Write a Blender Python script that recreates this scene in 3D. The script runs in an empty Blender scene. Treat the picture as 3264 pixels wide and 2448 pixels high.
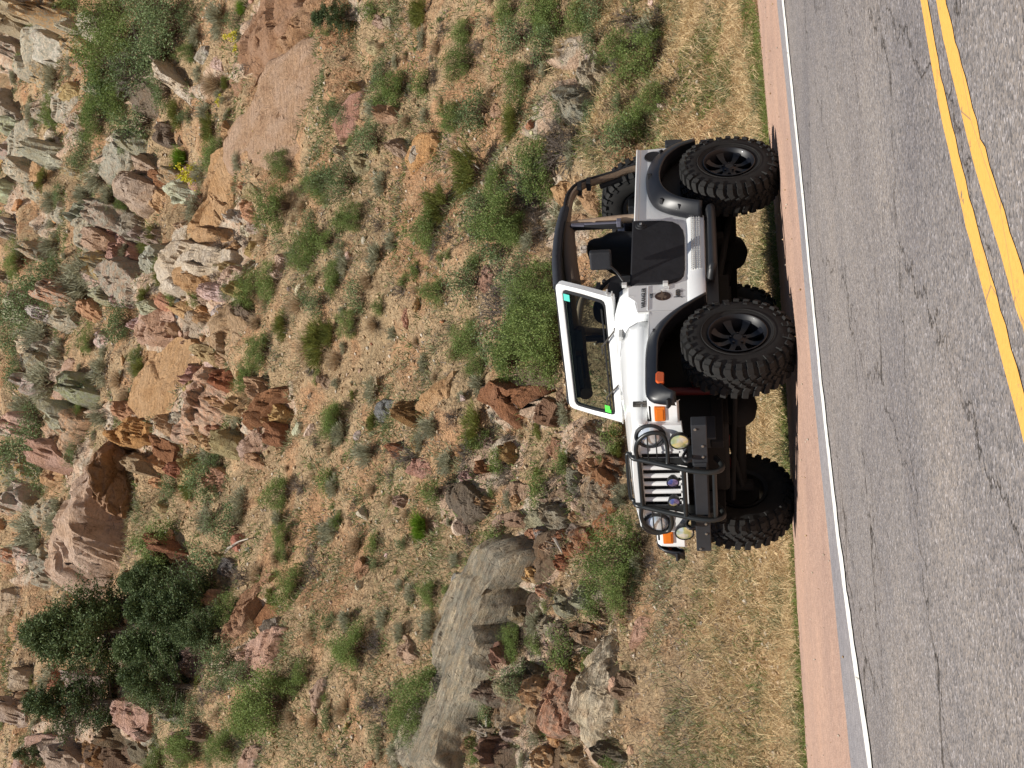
import bpy, math, random
import numpy as np
from mathutils import Vector, Matrix, noise as mnoise
random.seed(7); rng = np.random.default_rng(7)
R_ = math.radians
sc = bpy.context.scene
col = sc.collection

# ------------------------------------------------------------------ camera (phone held on its side: rolled by 90 degrees)
FPX = 4800.0
CAM = np.array([-8.92, -8.18, 0.60])
_yaw, _pit, _rol = R_(49.4), R_(7.74), R_(-1.92)
_f0 = np.array([math.sin(_yaw), math.cos(_yaw), 0.0]); _r0 = np.array([math.cos(_yaw), -math.sin(_yaw), 0.0])
FW = _f0*math.cos(_pit) + np.array([0, 0, 1.0])*math.sin(_pit)
_u = np.cross(_r0, FW)
RT = _r0*math.cos(_rol) + _u*math.sin(_rol)
UP = _u*math.cos(_rol) - _r0*math.sin(_rol)
cd = bpy.data.cameras.new('camera'); cam = bpy.data.objects.new('camera', cd); col.objects.link(cam)
cd.sensor_fit = 'HORIZONTAL'; cd.sensor_width = 36.0; cd.lens = FPX/3264*36.0
cd.clip_start = 0.1; cd.clip_end = 2000
m = Matrix.Identity(4)
for i in range(3):
    m[i][0] = -UP[i]; m[i][1] = RT[i]; m[i][2] = -FW[i]; m[i][3] = CAM[i]
cam.matrix_world = m
sc.camera = cam

# ------------------------------------------------------------------ light
SUN = Vector((-0.43, -0.15, 0.90)).normalized()
w = bpy.data.worlds.new('World'); sc.world = w; w.use_nodes = True
nt = w.node_tree; bg = nt.nodes['Background']
sky = nt.nodes.new('ShaderNodeTexSky'); sky.sky_type = 'NISHITA'; sky.sun_disc = False
sky.sun_elevation = math.asin(SUN.z); sky.sun_rotation = math.atan2(SUN.x, SUN.y); sky.altitude = 2000
nt.links.new(sky.outputs[0], bg.inputs[0]); bg.inputs[1].default_value = 0.05
sd = bpy.data.lights.new('sun', 'SUN'); sd.energy = 4.9; sd.angle = R_(0.5); sd.color = (1.0, 0.955, 0.88)
so = bpy.data.objects.new('sun', sd); col.objects.link(so); so.rotation_euler = SUN.to_track_quat('Z', 'Y').to_euler()
sc.view_settings.view_transform = 'Standard'; sc.view_settings.look = 'None'; sc.view_settings.gamma = 1
sc.view_settings.exposure = 0.34
sc.render.film_transparent = False
sc.cycles.max_bounces = 6; sc.cycles.transparent_max_bounces = 12

# ------------------------------------------------------------------ materials
def lin(r, g, b):
    f = lambda c: (c/255/12.92) if c/255 <= 0.04045 else ((c/255+0.055)/1.055)**2.4
    return (f(r), f(g), f(b), 1)
def newmat(name):
    m = bpy.data.materials.new(name); m.use_nodes = True
    t = m.node_tree; b = t.nodes['Principled BSDF']
    return m, t, b
def N(t, typ, **kw):
    n = t.nodes.new(typ)
    for k, v in kw.items():
        if k.startswith('i_'): n.inputs[k[2:].replace('_', ' ')].default_value = v
        else: setattr(n, k, v)
    return n
def L(t, a, b): t.links.new(a, b)
def ramp(t, stops, fac, interp='LINEAR'):
    n = t.nodes.new('ShaderNodeValToRGB'); cr = n.color_ramp; cr.interpolation = interp
    while len(cr.elements) < len(stops): cr.elements.new(0.5)
    for e, (p, c) in zip(cr.elements, stops):
        e.position = p; e.color = c if len(c) == 4 else (*c, 1)
    if fac is not None: L(t, fac, n.inputs[0])
    return n
def nz(t, vec, scale, detail=4, rough=0.55, dist=0.0):
    n = N(t, 'ShaderNodeTexNoise'); n.inputs['Scale'].default_value = scale; n.inputs['Detail'].default_value = detail
    n.inputs['Roughness'].default_value = rough; n.inputs['Distortion'].default_value = dist
    if vec is not None: L(t, vec, n.inputs['Vector'])
    return n.outputs['Fac']
def mix(t, fac, a, b, mode='MIX'):
    n = t.nodes.new('ShaderNodeMix'); n.data_type = 'RGBA'; n.blend_type = mode
    for s, v in ((n.inputs[0], fac), (n.inputs[6], a), (n.inputs[7], b)):
        if isinstance(v, (int, float)): s.default_value = v
        elif isinstance(v, tuple): s.default_value = v
        else: L(t, v, s)
    return n.outputs[2]
def bump(t, b, h, strength, dist):
    n = N(t, 'ShaderNodeBump'); n.inputs['Strength'].default_value = strength; n.inputs['Distance'].default_value = dist
    L(t, h, n.inputs['Height']); L(t, n.outputs[0], b.inputs['Normal']); return n
def plain(name, c, rough=0.5, metal=0.0, coat=0.0, bumpy=None, spec=None, vary=0.0):
    m, t, b = newmat(name)
    b.inputs['Base Color'].default_value = c if len(c) == 4 else (*c, 1)
    b.inputs['Roughness'].default_value = rough; b.inputs['Metallic'].default_value = metal
    b.inputs['Coat Weight'].default_value = coat; b.inputs['Coat Roughness'].default_value = 0.06
    if spec is not None: b.inputs['Specular IOR Level'].default_value = spec
    g = N(t, 'ShaderNodeNewGeometry')
    if vary:
        f = nz(t, g.outputs['Position'], 5.0, 5)
        cc = c if len(c) == 4 else (*c, 1)
        r = ramp(t, [(0.3, tuple(x*(1-vary) for x in cc[:3])), (0.7, tuple(min(1, x*(1+vary)) for x in cc[:3]))], f)
        L(t, r.outputs[0], b.inputs['Base Color'])
    if bumpy:
        bump(t, b, nz(t, g.outputs['Position'], bumpy[0], 3), bumpy[1], bumpy[2])
    return m
M = {}
# white paint with a film of dust low down
def paint():
    m, t, b = newmat('white_paint')
    g = N(t, 'ShaderNodeNewGeometry')
    d = nz(t, g.outputs['Position'], 3.0, 6, 0.6)
    r = ramp(t, [(0.45, (0.80, 0.81, 0.81)), (0.85, (0.74, 0.735, 0.71))], d)
    L(t, r.outputs[0], b.inputs['Base Color'])
    b.inputs['Roughness'].default_value = 0.3; b.inputs['Coat Weight'].default_value = 0.5; b.inputs['Coat Roughness'].default_value = 0.06
    bump(t, b, nz(t, g.outputs['Position'], 2.2, 1), 0.05, 0.02)
    return m
M['white'] = paint()
M['whiteline'] = plain('white_trim', (0.6, 0.6, 0.58), 0.4)
M['seam'] = plain('panel_gap', (0.10, 0.10, 0.10), 0.8)
M['flare'] = plain('black_flare_plastic', (0.010, 0.011, 0.014), 0.40, spec=0.5, vary=0.25)
M['blk'] = plain('black_powder_coat', (0.014, 0.015, 0.017), 0.45, bumpy=(300, 0.15, 0.002), vary=0.3)
M['tube'] = plain('black_tube_coat', (0.014, 0.016, 0.016), 0.38, vary=0.2)
M['bumper'] = plain('bumper_steel', (0.024, 0.027, 0.032), 0.5, bumpy=(200, 0.2, 0.002), vary=0.2)
M['under'] = plain('shaded_chassis_black', (0.0035, 0.0032, 0.003), 0.9, vary=0.4)  # black underbody, deepened so the colour carries the shade below the car
M['inner'] = plain('black_trim', (0.008, 0.0085, 0.011), 0.75, vary=0.3)
M['seatm'] = plain('seat_cloth', (0.007, 0.008, 0.014), 0.9)
M['vinyl'] = plain('black_vinyl', (0.012, 0.013, 0.017), 0.6, bumpy=(30, 0.3, 0.01), vary=0.3)
M['doorblk'] = plain('door_fabric', (0.009, 0.009, 0.012), 0.75, bumpy=(6, 0.35, 0.03), vary=0.3)
M['topout'] = plain('top_canvas', (0.022, 0.026, 0.036), 0.85, bumpy=(8, 0.4, 0.03))
M['topin'] = plain('top_lining', (0.020, 0.017, 0.014), 0.9)
M['tanshade'] = plain('shaded_tan_padding', (0.085, 0.060, 0.042), 0.9, bumpy=(25, 0.3, 0.01))  # darker copy of the tan padding, shade put into the colour
M['tan'] = plain('tan_padding', (0.34, 0.245, 0.17), 0.85, bumpy=(25, 0.3, 0.01), vary=0.12)
M['amber'] = plain('amber_lens', (0.70, 0.17, 0.012), 0.25, coat=0.4)
M['redlens'] = plain('red_orange_lens', (0.62, 0.10, 0.015), 0.25, coat=0.4)
M['chrome'] = plain('reflector_chrome', (0.8, 0.8, 0.8), 0.08, 1.0)
M['latch'] = plain('latch_metal', (0.10, 0.09, 0.08), 0.5, 0.6, vary=0.5)
M['redshock'] = plain('red_shock_paint', (0.10, 0.008, 0.008), 0.6)
M['steel'] = plain('worn_steel', (0.16, 0.13, 0.11), 0.6, 0.5, vary=0.4)
M['handle'] = plain('silver_metal', (0.5, 0.5, 0.5), 0.3, 0.9)
M['belt'] = plain('grey_webbing', (0.12, 0.12, 0.16), 0.7)
M['rim'] = plain('black_alloy', (0.0022, 0.003, 0.006), 0.5, 0.0, coat=0.05)
M['teal'] = plain('teal_sticker', (0.10, 0.62, 0.50), 0.5)
M['green'] = plain('green_sticker', (0.10, 0.72, 0.08), 0.5)
M['ink'] = plain('dark_ink', (0.055, 0.06, 0.065), 0.5)
M['brownink'] = plain('brown_ink', (0.045, 0.018, 0.010), 0.5, vary=0.4)
M['tanink'] = plain('tan_ink', (0.16, 0.11, 0.075), 0.5)
M['goldink'] = plain('gold_ink', (0.25, 0.16, 0.07), 0.5)
M['purpleink'] = plain('purple_ink', (0.16, 0.05, 0.14), 0.5)
M['boxm'] = plain('navy_box', (0.010, 0.014, 0.03), 0.7)

def tyre_mat():
    m, t, b = newmat('tyre_rubber')
    g = N(t, 'ShaderNodeNewGeometry')
    f = nz(t, g.outputs['Position'], 14, 5, 0.65)
    r = ramp(t, [(0.35, (0.0045, 0.0044, 0.0042)), (0.62, (0.010, 0.0092, 0.0082)), (0.8, (0.026, 0.022, 0.018))], f)
    L(t, r.outputs[0], b.inputs['Base Color']); b.inputs['Roughness'].default_value = 0.82
    bump(t, b, nz(t, g.outputs['Position'], 90, 3), 0.25, 0.004)
    return m
M['tyre'] = tyre_mat()

def glass_mat():
    m, t, b = newmat('windshield_glass')
    t.nodes.remove(b)
    o = t.nodes['Material Output']
    tr = N(t, 'ShaderNodeBsdfTransparent'); tr.inputs[0].default_value = (0.50, 0.57, 0.52, 1)
    gl = N(t, 'ShaderNodeBsdfGlossy'); gl.inputs['Roughness'].default_value = 0.015; gl.inputs[0].default_value = (1, 1, 1, 1)
    fr = N(t, 'ShaderNodeFresnel'); gg = N(t, 'ShaderNodeNewGeometry'); mr = N(t, 'ShaderNodeMapRange'); mr.inputs[3].default_value = 1.5; mr.inputs[4].default_value = 0.6667; L(t, gg.outputs['Backfacing'], mr.inputs[0]); L(t, mr.outputs[0], fr.inputs[0]); sc_ = N(t, 'ShaderNodeMath'); sc_.operation = 'MULTIPLY'; sc_.inputs[1].default_value = 0.45
    mx = N(t, 'ShaderNodeMixShader')
    L(t, fr.outputs[0], sc_.inputs[0]); L(t, sc_.outputs[0], mx.inputs[0]); L(t, tr.outputs[0], mx.inputs[1]); L(t, gl.outputs[0], mx.inputs[2]); L(t, mx.outputs[0], o.inputs[0])
    return m
M['glass'] = glass_mat()
def lens_mat(name, tint, reflt):
    m, t, b = newmat(name)
    g = N(t, 'ShaderNodeNewGeometry'); tc = N(t, 'ShaderNodeTexCoord')
    f = nz(t, tc.outputs['Object'], 9, 2, 0.5)
    r = ramp(t, tint, f)
    L(t, r.outputs[0], b.inputs['Base Color'])
    b.inputs['Roughness'].default_value = 0.08; b.inputs['Metallic'].default_value = reflt; b.inputs['Coat Weight'].default_value = 1.0
    wv = N(t, 'ShaderNodeTexWave'); wv.inputs['Scale'].default_value = 18; L(t, tc.outputs['Object'], wv.inputs['Vector'])
    bump(t, b, wv.outputs['Fac'], 0.3, 0.004)
    return m
M['foglens'] = lens_mat('rainbow_fog_lens', [(0.30, (0.75, 0.78, 0.76)), (0.45, (0.78, 0.74, 0.35)), (0.52, (0.55, 0.62, 0.30)), (0.62, (0.85, 0.86, 0.80))], 0.55)
M['bluelens'] = lens_mat('ion_blue_lens', [(0.35, (0.03, 0.03, 0.20)), (0.5, (0.30, 0.30, 0.65)), (0.62, (0.75, 0.75, 0.25)), (0.7, (0.85, 0.85, 0.9))], 0.8)
M['headlens'] = lens_mat('headlight_glass', [(0.3, (0.45, 0.52, 0.58)), (0.5, (0.80, 0.86, 0.92)), (0.7, (0.55, 0.56, 0.60))], 0.45)

def rock_mat(name, strata=False, lichen=0.0, groove=1.0):
    m, t, b = newmat(name)
    oi = N(t, 'ShaderNodeObjectInfo'); g = N(t, 'ShaderNodeNewGeometry')
    P = g.outputs['Position']
    f1 = nz(t, P, 1.6, 8, 0.65, 0.6); f2 = nz(t, P, 11, 7, 0.7, 0.4); f3 = nz(t, P, 55, 4, 0.7)
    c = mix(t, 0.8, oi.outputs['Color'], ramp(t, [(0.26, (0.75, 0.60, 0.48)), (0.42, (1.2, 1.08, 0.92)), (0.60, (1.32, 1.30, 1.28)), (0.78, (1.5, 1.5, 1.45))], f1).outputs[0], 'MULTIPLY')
    c = mix(t, 0.85, c, ramp(t, [(0.30, (0.55, 0.48, 0.42)), (0.43, (0.98, 0.96, 0.94)), (0.62, (1.18, 1.16, 1.12))], f2).outputs[0], 'MULTIPLY')
    c = mix(t, 0.5, c, ramp(t, [(0.36, (0.55, 0.52, 0.50)), (0.55, (1.08, 1.08, 1.08))], f3).outputs[0], 'MULTIPLY')
    # iron stain patches
    fs = nz(t, P, 2.7, 5, 0.6, 1.2)
    c = mix(t, ramp(t, [(0.58, (0, 0, 0)), (0.72, (0.4, 0.4, 0.4))], fs).outputs[0], c, (0.36, 0.18, 0.085, 1))
    at_ = N(t, 'ShaderNodeAttribute'); at_.attribute_name = 'grain'
    mp = N(t, 'ShaderNodeMapping'); mp.inputs['Scale'].default_value = (0.55, 5.5, 3.5)
    L(t, at_.outputs['Vector'], mp.inputs['Vector'])
    st = nz(t, mp.outputs[0], 2.6, 9, 0.75, 0.12)
    if strata:
        c = mix(t, 0.9, c, ramp(t, [(0.37, (0.32, 0.27, 0.23)), (0.47, (0.95, 0.92, 0.88)), (0.57, (1.35, 1.30, 1.2))], st).outputs[0], 'MULTIPLY')
    if lichen:
        fl = nz(t, P, 6.5, 8, 0.75)
        c = mix(t, ramp(t, [(0.46, (0, 0, 0)), (0.56, (lichen,)*3)], fl).outputs[0], c, (0.40, 0.395, 0.32, 1))
    # cracks
    v = N(t, 'ShaderNodeTexVoronoi'); v.feature = 'DISTANCE_TO_EDGE'; v.inputs['Scale'].default_value = 1.5
    dn = N(t, 'ShaderNodeTexNoise'); dn.inputs['Scale'].default_value = 2.5; dn.inputs['Detail'].default_value = 5; L(t, P, dn.inputs['Vector'])
    ad = N(t, 'ShaderNodeVectorMath'); ad.operation = 'MULTIPLY_ADD'; ad.inputs[1].default_value = (0.9, 0.9, 0.9)
    L(t, dn.outputs['Color'], ad.inputs[0]); L(t, P, ad.inputs[2]); L(t, ad.outputs[0], v.inputs['Vector'])
    v.inputs['Scale'].default_value = 0.9
    mk_ = ramp(t, [(0.47, (0, 0, 0)), (0.60, (0.8, 0.8, 0.8))], nz(t, P, 1.9, 5, 0.7))
    cr0 = ramp(t, [(0.0, (0.30, 0.26, 0.24)), (0.006, (0.7, 0.68, 0.66)), (0.014, (1, 1, 1))], v.outputs['Distance'])
    crn = N(t, 'ShaderNodeMix'); crn.data_type = 'RGBA'; crn.inputs[6].default_value = (1, 1, 1, 1); L(t, mk_.outputs[0], crn.inputs[0]); L(t, cr0.outputs[0], crn.inputs[7])
    class _o: outputs = [crn.outputs[2]]
    cr = _o
    c = mix(t, 1.0, c, cr.outputs[0], 'MULTIPLY')
    L(t, c, b.inputs['Base Color']); b.inputs['Roughness'].default_value = 0.9; b.inputs['Specular IOR Level'].default_value = 0.2
    hs = N(t, 'ShaderNodeMath'); hs.operation = 'MULTIPLY_ADD'; hs.inputs[1].default_value = 0.6/groove; L(t, f2, hs.inputs[0]); L(t, st, hs.inputs[2])
    h2 = N(t, 'ShaderNodeMath'); h2.operation = 'MULTIPLY_ADD'; h2.inputs[1].default_value = 0.5; L(t, cr.outputs[0], h2.inputs[0]); L(t, hs.outputs[0], h2.inputs[2])
    h3 = N(t, 'ShaderNodeMath'); h3.operation = 'MULTIPLY_ADD'; h3.inputs[1].default_value = 0.15; L(t, f3, h3.inputs[0]); L(t, h2.outputs[0], h3.inputs[2])
    bump(t, b, h3.outputs[0], 1.0, 0.16*groove)
    return m
M['rock'] = rock_mat('weathered_rock'); M['strata'] = rock_mat('layered_rock', True, 0.35); M['lichen'] = rock_mat('lichen_rock', False, 0.8); M['logrock'] = rock_mat('striated_lichen_rock', True, 0.5, 2.2)

def leaf_mat(name, dark, light, trans=0.25, spread=0.25):
    m, t, b = newmat(name)
    oi = N(t, 'ShaderNodeObjectInfo'); g = N(t, 'ShaderNodeNewGeometry')
    f = N(t, 'ShaderNodeMath'); f.operation = 'MULTIPLY_ADD'; f.inputs[1].default_value = 0.75
    L(t, g.outputs['Random Per Island'], f.inputs[0])
    f2 = N(t, 'ShaderNodeMath'); f2.operation = 'MULTIPLY'; f2.inputs[1].default_value = spread; L(t, oi.outputs['Random'], f2.inputs[0])
    L(t, f2.outputs[0], f.inputs[2])
    c = ramp(t, [(0.0, dark), (1.0, light)], f.outputs[0]).outputs[0]
    L(t, c, b.inputs['Base Color']); b.inputs['Roughness'].default_value = 0.65; b.inputs['Specular IOR Level'].default_value = 0.25
    o = t.nodes['Material Output']; tl = N(t, 'ShaderNodeBsdfTranslucent'); L(t, c, tl.inputs[0])
    mx = N(t, 'ShaderNodeMixShader'); mx.inputs[0].default_value = trans
    L(t, b.outputs[0], mx.inputs[1]); L(t, tl.outputs[0], mx.inputs[2]); L(t, mx.outputs[0], o.inputs[0])
    return m
M['leaf'] = leaf_mat('green_leaves', (0.075, 0.12, 0.03), (0.29, 0.37, 0.115), 0.35)
M['leafblue'] = leaf_mat('blue_green_leaves', (0.075, 0.12, 0.045), (0.24, 0.31, 0.14), 0.3)
M['sage'] = leaf_mat('sage_leaves', (0.20, 0.205, 0.13), (0.48, 0.47, 0.33), 0.3)
M['olive'] = leaf_mat('olive_needles', (0.085, 0.11, 0.025), (0.27, 0.28, 0.07), 0.3)
M['vivid'] = leaf_mat('vivid_blades', (0.10, 0.20, 0.015), (0.26, 0.42, 0.05), 0.35)
M['conifer'] = leaf_mat('conifer_needles', (0.022, 0.046, 0.020), (0.17, 0.225, 0.09), 0.18)
M['twig'] = leaf_mat('dry_twigs', (0.05, 0.04, 0.034), (0.22, 0.18, 0.15), 0.0)
M['stem'] = plain('brown_stem', (0.13, 0.085, 0.055), 0.9)
M['bark'] = plain('grey_bark', (0.11, 0.085, 0.065), 0.95, bumpy=(20, 0.6, 0.02))
M['deadwood'] = plain('bleached_wood', (0.36, 0.32, 0.27), 0.9, vary=0.2)
M['yellow'] = leaf_mat('yellow_flowers', (0.42, 0.38, 0.02), (0.72, 0.66, 0.05), 0.2)
M['straw'] = leaf_mat('straw_blades', (0.22, 0.15, 0.09), (0.66, 0.51, 0.33), 0.3)
M['scrub'] = leaf_mat('low_scrub_leaves', (0.10, 0.115, 0.05), (0.34, 0.35, 0.19), 0.25)
M['scrubgreen'] = leaf_mat('low_green_leaves', (0.07, 0.11, 0.03), (0.25, 0.31, 0.10), 0.3)
M['golden'] = leaf_mat('golden_blades', (0.29, 0.195, 0.10), (0.88, 0.69, 0.40), 0.3)
M['grassgreen'] = leaf_mat('roadside_green_blades', (0.085, 0.12, 0.025), (0.26, 0.30, 0.085), 0.3)
def pebble_mat():
    m, t, b = newmat('pebble_stone')
    g = N(t, 'ShaderNodeNewGeometry')
    r = ramp(t, [(0.0, (0.26, 0.17, 0.09)), (0.3, (0.42, 0.29, 0.17)), (0.6, (0.48, 0.35, 0.22)), (0.85, (0.38, 0.34, 0.28)), (1.0, (0.58, 0.50, 0.40))], g.outputs['Random Per Island'])
    L(t, r.outputs[0], b.inputs['Base Color']); b.inputs['Roughness'].default_value = 0.95; b.inputs['Specular IOR Level'].default_value = 0.15
    return m
M['pebble'] = pebble_mat()
def soil_mat():
    m, t, b = newmat('dry_soil')
    g = N(t, 'ShaderNodeNewGeometry'); P = g.outputs['Position']
    f1 = nz(t, P, 0.42, 9, 0.68, 0.8); f2 = nz(t, P, 4.5, 8, 0.7); f3 = nz(t, P, 30, 6, 0.7)
    c = ramp(t, [(0.30, (0.24, 0.185, 0.12)), (0.40, (0.39, 0.29, 0.18)), (0.49, (0.44, 0.325, 0.205)), (0.56, (0.45, 0.285, 0.17)), (0.64, (0.42, 0.245, 0.14)), (0.76, (0.54, 0.42, 0.30))], f1).outputs[0]
    c = mix(t, 0.9, c, ramp(t, [(0.30, (0.46, 0.42, 0.38)), (0.46, (0.92, 0.90, 0.86)), (0.66, (1.22, 1.2, 1.16))], f2).outputs[0], 'MULTIPLY')
    c = mix(t, 0.9, c, ramp(t, [(0.34, (0.45, 0.42, 0.38)), (0.5, (1.0, 1.0, 1.0)), (0.66, (1.3, 1.28, 1.25))], f3).outputs[0], 'MULTIPLY')
    v = N(t, 'ShaderNodeTexVoronoi'); v.inputs['Scale'].default_value = 14; L(t, P, v.inputs['Vector'])
    c = mix(t, 0.35, c, ramp(t, [(0.0, (0.55, 0.45, 0.38)), (0.5, (1, 1, 1)), (1.0, (1.35, 1.2, 1.05))], v.outputs['Color']).outputs[0], 'MULTIPLY')
    ra = N(t, 'ShaderNodeAttribute'); ra.attribute_name = 'rocky'
    mp = N(t, 'ShaderNodeMapping'); mp.inputs['Rotation'].default_value = (0, 0, R_(-30)); mp.inputs['Scale'].default_value = (0.5, 1.0, 2.6); L(t, P, mp.inputs['Vector'])
    sr = nz(t, mp.outputs[0], 1.7, 8, 0.72, 0.4)
    rc = ramp(t, [(0.28, (0.22, 0.15, 0.11)), (0.38, (0.42, 0.30, 0.22)), (0.48, (0.56, 0.40, 0.29)), (0.56, (0.50, 0.42, 0.33)), (0.68, (0.62, 0.53, 0.43))], sr).outputs[0]
    rc = mix(t, 0.9, rc, ramp(t, [(0.30, (0.45, 0.40, 0.36)), (0.44, (0.95, 0.93, 0.9)), (0.66, (1.2, 1.18, 1.15))], f2).outputs[0], 'MULTIPLY')
    ad_ = N(t, 'ShaderNodeMath'); ad_.operation = 'MULTIPLY_ADD'; ad_.inputs[1].default_value = 1.2; L(t, f2, ad_.inputs[0]); L(t, ra.outputs['Fac'], ad_.inputs[2])
    c = mix(t, ramp(t, [(0.80, (0, 0, 0)), (1.0, (1, 1, 1))], ad_.outputs[0]).outputs[0], c, rc)
    L(t, c, b.inputs['Base Color']); b.inputs['Roughness'].default_value = 1.0; b.inputs['Specular IOR Level'].default_value = 0.1
    hh = N(t, 'ShaderNodeMath'); hh.operation = 'MULTIPLY_ADD'; hh.inputs[1].default_value = 0.35; L(t, f3, hh.inputs[0]); L(t, f2, hh.inputs[2])
    h3 = N(t, 'ShaderNodeMath'); h3.operation = 'MULTIPLY_ADD'; h3.inputs[1].default_value = -0.25; L(t, v.outputs['Distance'], h3.inputs[0]); L(t, hh.outputs[0], h3.inputs[2])
    bump(t, b, h3.outputs[0], 1.0, 0.12)
    return m
M['soil'] = soil_mat()
def asphalt_mat(name, base, warm, crack, speck=1.0):
    m, t, b = newmat(name)
    g = N(t, 'ShaderNodeNewGeometry'); P = g.outputs['Position']
    v = N(t, 'ShaderNodeTexVoronoi'); v.inputs['Scale'].default_value = 120; L(t, P, v.inputs['Vector'])
    sp = N(t, 'ShaderNodeSeparateColor'); L(t, v.outputs['Color'], sp.inputs[0])
    lo = tuple(x*(1-0.5*speck) for x in base); hi = tuple(min(1, x*(1+1.0*speck)) for x in base)
    c = ramp(t, [(0.0, lo), (0.35, base), (0.62, warm), (0.86, base), (1.0, hi)], sp.outputs[0]).outputs[0]
    f = nz(t, P, 0.9, 6, 0.6); f2 = nz(t, P, 22, 5, 0.75)
    c = mix(t, 0.8, c, ramp(t, [(0.3, (0.80, 0.80, 0.83)), (0.5, (1, 1, 1)), (0.7, (1.14, 1.10, 1.05))], f).outputs[0], 'MULTIPLY')
    c = mix(t, 0.8, c, ramp(t, [(0.3, (0.62, 0.62, 0.62)), (0.5, (1, 1, 1)), (0.7, (1.3, 1.3, 1.3))], f2).outputs[0], 'MULTIPLY')
    # wheel-track bands along the road
    mp = N(t, 'ShaderNodeMapping'); mp.inputs['Scale'].default_value = (0.12, 1.6, 1); L(t, P, mp.inputs['Vector'])
    c = mix(t, 0.7, c, ramp(t, [(0.35, (0.86, 0.86, 0.88)), (0.65, (1.1, 1.08, 1.05))], nz(t, mp.outputs[0], 1.0, 4)).outputs[0], 'MULTIPLY')
    h = v.outputs['Distance']
    if crack:
        dn = N(t, 'ShaderNodeTexNoise'); dn.inputs['Scale'].default_value = 3.0; dn.inputs['Detail'].default_value = 6; dn.inputs['Roughness'].default_value = 0.65; L(t, P, dn.inputs['Vector'])
        ad = N(t, 'ShaderNodeVectorMath'); ad.operation = 'MULTIPLY_ADD'; ad.inputs[1].default_value = (0.8, 0.5, 0.0)
        L(t, dn.outputs['Color'], ad.inputs[0]); L(t, P, ad.inputs[2])
        m2 = N(t, 'ShaderNodeMapping'); m2.inputs['Scale'].default_value = (0.55, 1.25, 1); L(t, ad.outputs[0], m2.inputs['Vector'])
        v2 = N(t, 'ShaderNodeTexVoronoi'); v2.feature = 'DISTANCE_TO_EDGE'; v2.inputs['Scale'].default_value = 0.85; L(t, m2.outputs[0], v2.inputs['Vector'])
        thr = ramp(t, [(0.36, (0, 0, 0)), (0.50, (1, 1, 1))], nz(t, P, 1.1, 4))
        cr = ramp(t, [(0.0, (0.12, 0.11, 0.10)), (0.0035, (0.4, 0.38, 0.35)), (0.008, (1, 1, 1))], v2.outputs['Distance'])
        c = mix(t, thr.outputs[0], c, mix(t, 0.95, c, cr.outputs[0], 'MULTIPLY'))
        m3 = N(t, 'ShaderNodeMapping'); m3.inputs['Scale'].default_value = (0.8, 2.6, 1); m3.inputs['Location'].default_value = (7, 3, 0); L(t, ad.outputs[0], m3.inputs['Vector'])
        v3 = N(t, 'ShaderNodeTexVoronoi'); v3.feature = 'DISTANCE_TO_EDGE'; v3.inputs['Scale'].default_value = 1.5; L(t, m3.outputs[0], v3.inputs['Vector'])
        th3 = ramp(t, [(0.47, (0, 0, 0)), (0.60, (1, 1, 1))], nz(t, P, 0.7, 5))
        c3 = ramp(t, [(0.0, (0.25, 0.23, 0.2)), (0.005, (0.6, 0.58, 0.55)), (0.010, (1, 1, 1))], v3.outputs['Distance'])
        c = mix(t, th3.outputs[0], c, mix(t, 0.9, c, c3.outputs[0], 'MULTIPLY'))
        c = mix(t, 1.0, c, ramp(t, [(0.36, (0.85, 0.86, 0.89)), (0.50, (1, 1, 1)), (0.7, (1.08, 1.06, 1.03))], nz(t, P, 0.35, 3)).outputs[0], 'MULTIPLY')
    L(t, c, b.inputs['Base Color']); b.inputs['Roughness'].default_value = 0.88; b.inputs['Specular IOR Level'].default_value = 0.3
    bump(t, b, h, 0.7, 0.010)
    return m
M['asphalt'] = asphalt_mat('asphalt', (0.222, 0.205, 0.202), (0.29, 0.25, 0.22), True)
M['shoulder'] = asphalt_mat('red_shoulder', (0.44, 0.285, 0.215), (0.50, 0.345, 0.27), False, 0.35)
M['gutter'] = asphalt_mat('grey_strip', (0.27, 0.255, 0.265), (0.30, 0.28, 0.28), False, 0.3)
def line_mat(name, c):
    m, t, b = newmat(name)
    g = N(t, 'ShaderNodeNewGeometry'); P = g.outputs['Position']
    f = nz(t, P, 9, 8, 0.75)
    mp = N(t, 'ShaderNodeMapping'); mp.inputs['Scale'].default_value = (0.6, 2.2, 1); L(t, P, mp.inputs['Vector'])
    dn = N(t, 'ShaderNodeTexVoronoi'); dn.feature = 'DISTANCE_TO_EDGE'; dn.inputs['Scale'].default_value = 2.6; L(t, mp.outputs[0], dn.inputs['Vector'])
    dark = (0.16, 0.14, 0.12, 1)
    cc = mix(t, ramp(t, [(0.35, (1, 1, 1)), (0.40, (0, 0, 0))], f).outputs[0], c, dark)
    cc = mix(t, ramp(t, [(0.0, (0.8, 0.8, 0.8)), (0.012, (0, 0, 0))], dn.outputs['Distance']).outputs[0], cc, dark)
    cc = mix(t, 0.5, cc, ramp(t, [(0.3, (0.8, 0.8, 0.8)), (0.6, (1.05, 1.05, 1.05))], nz(t, P, 60, 4)).outputs[0], 'MULTIPLY')
    L(t, cc, b.inputs['Base Color']); b.inputs['Roughness'].default_value = 0.7
    bump(t, b, nz(t, P, 120, 3), 0.4, 0.005)
    return m
M['yline'] = line_mat('yellow_road_paint', (0.76, 0.40, 0.085, 1)); M['wline'] = line_mat('white_road_paint', (0.80, 0.78, 0.72, 1))

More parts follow.
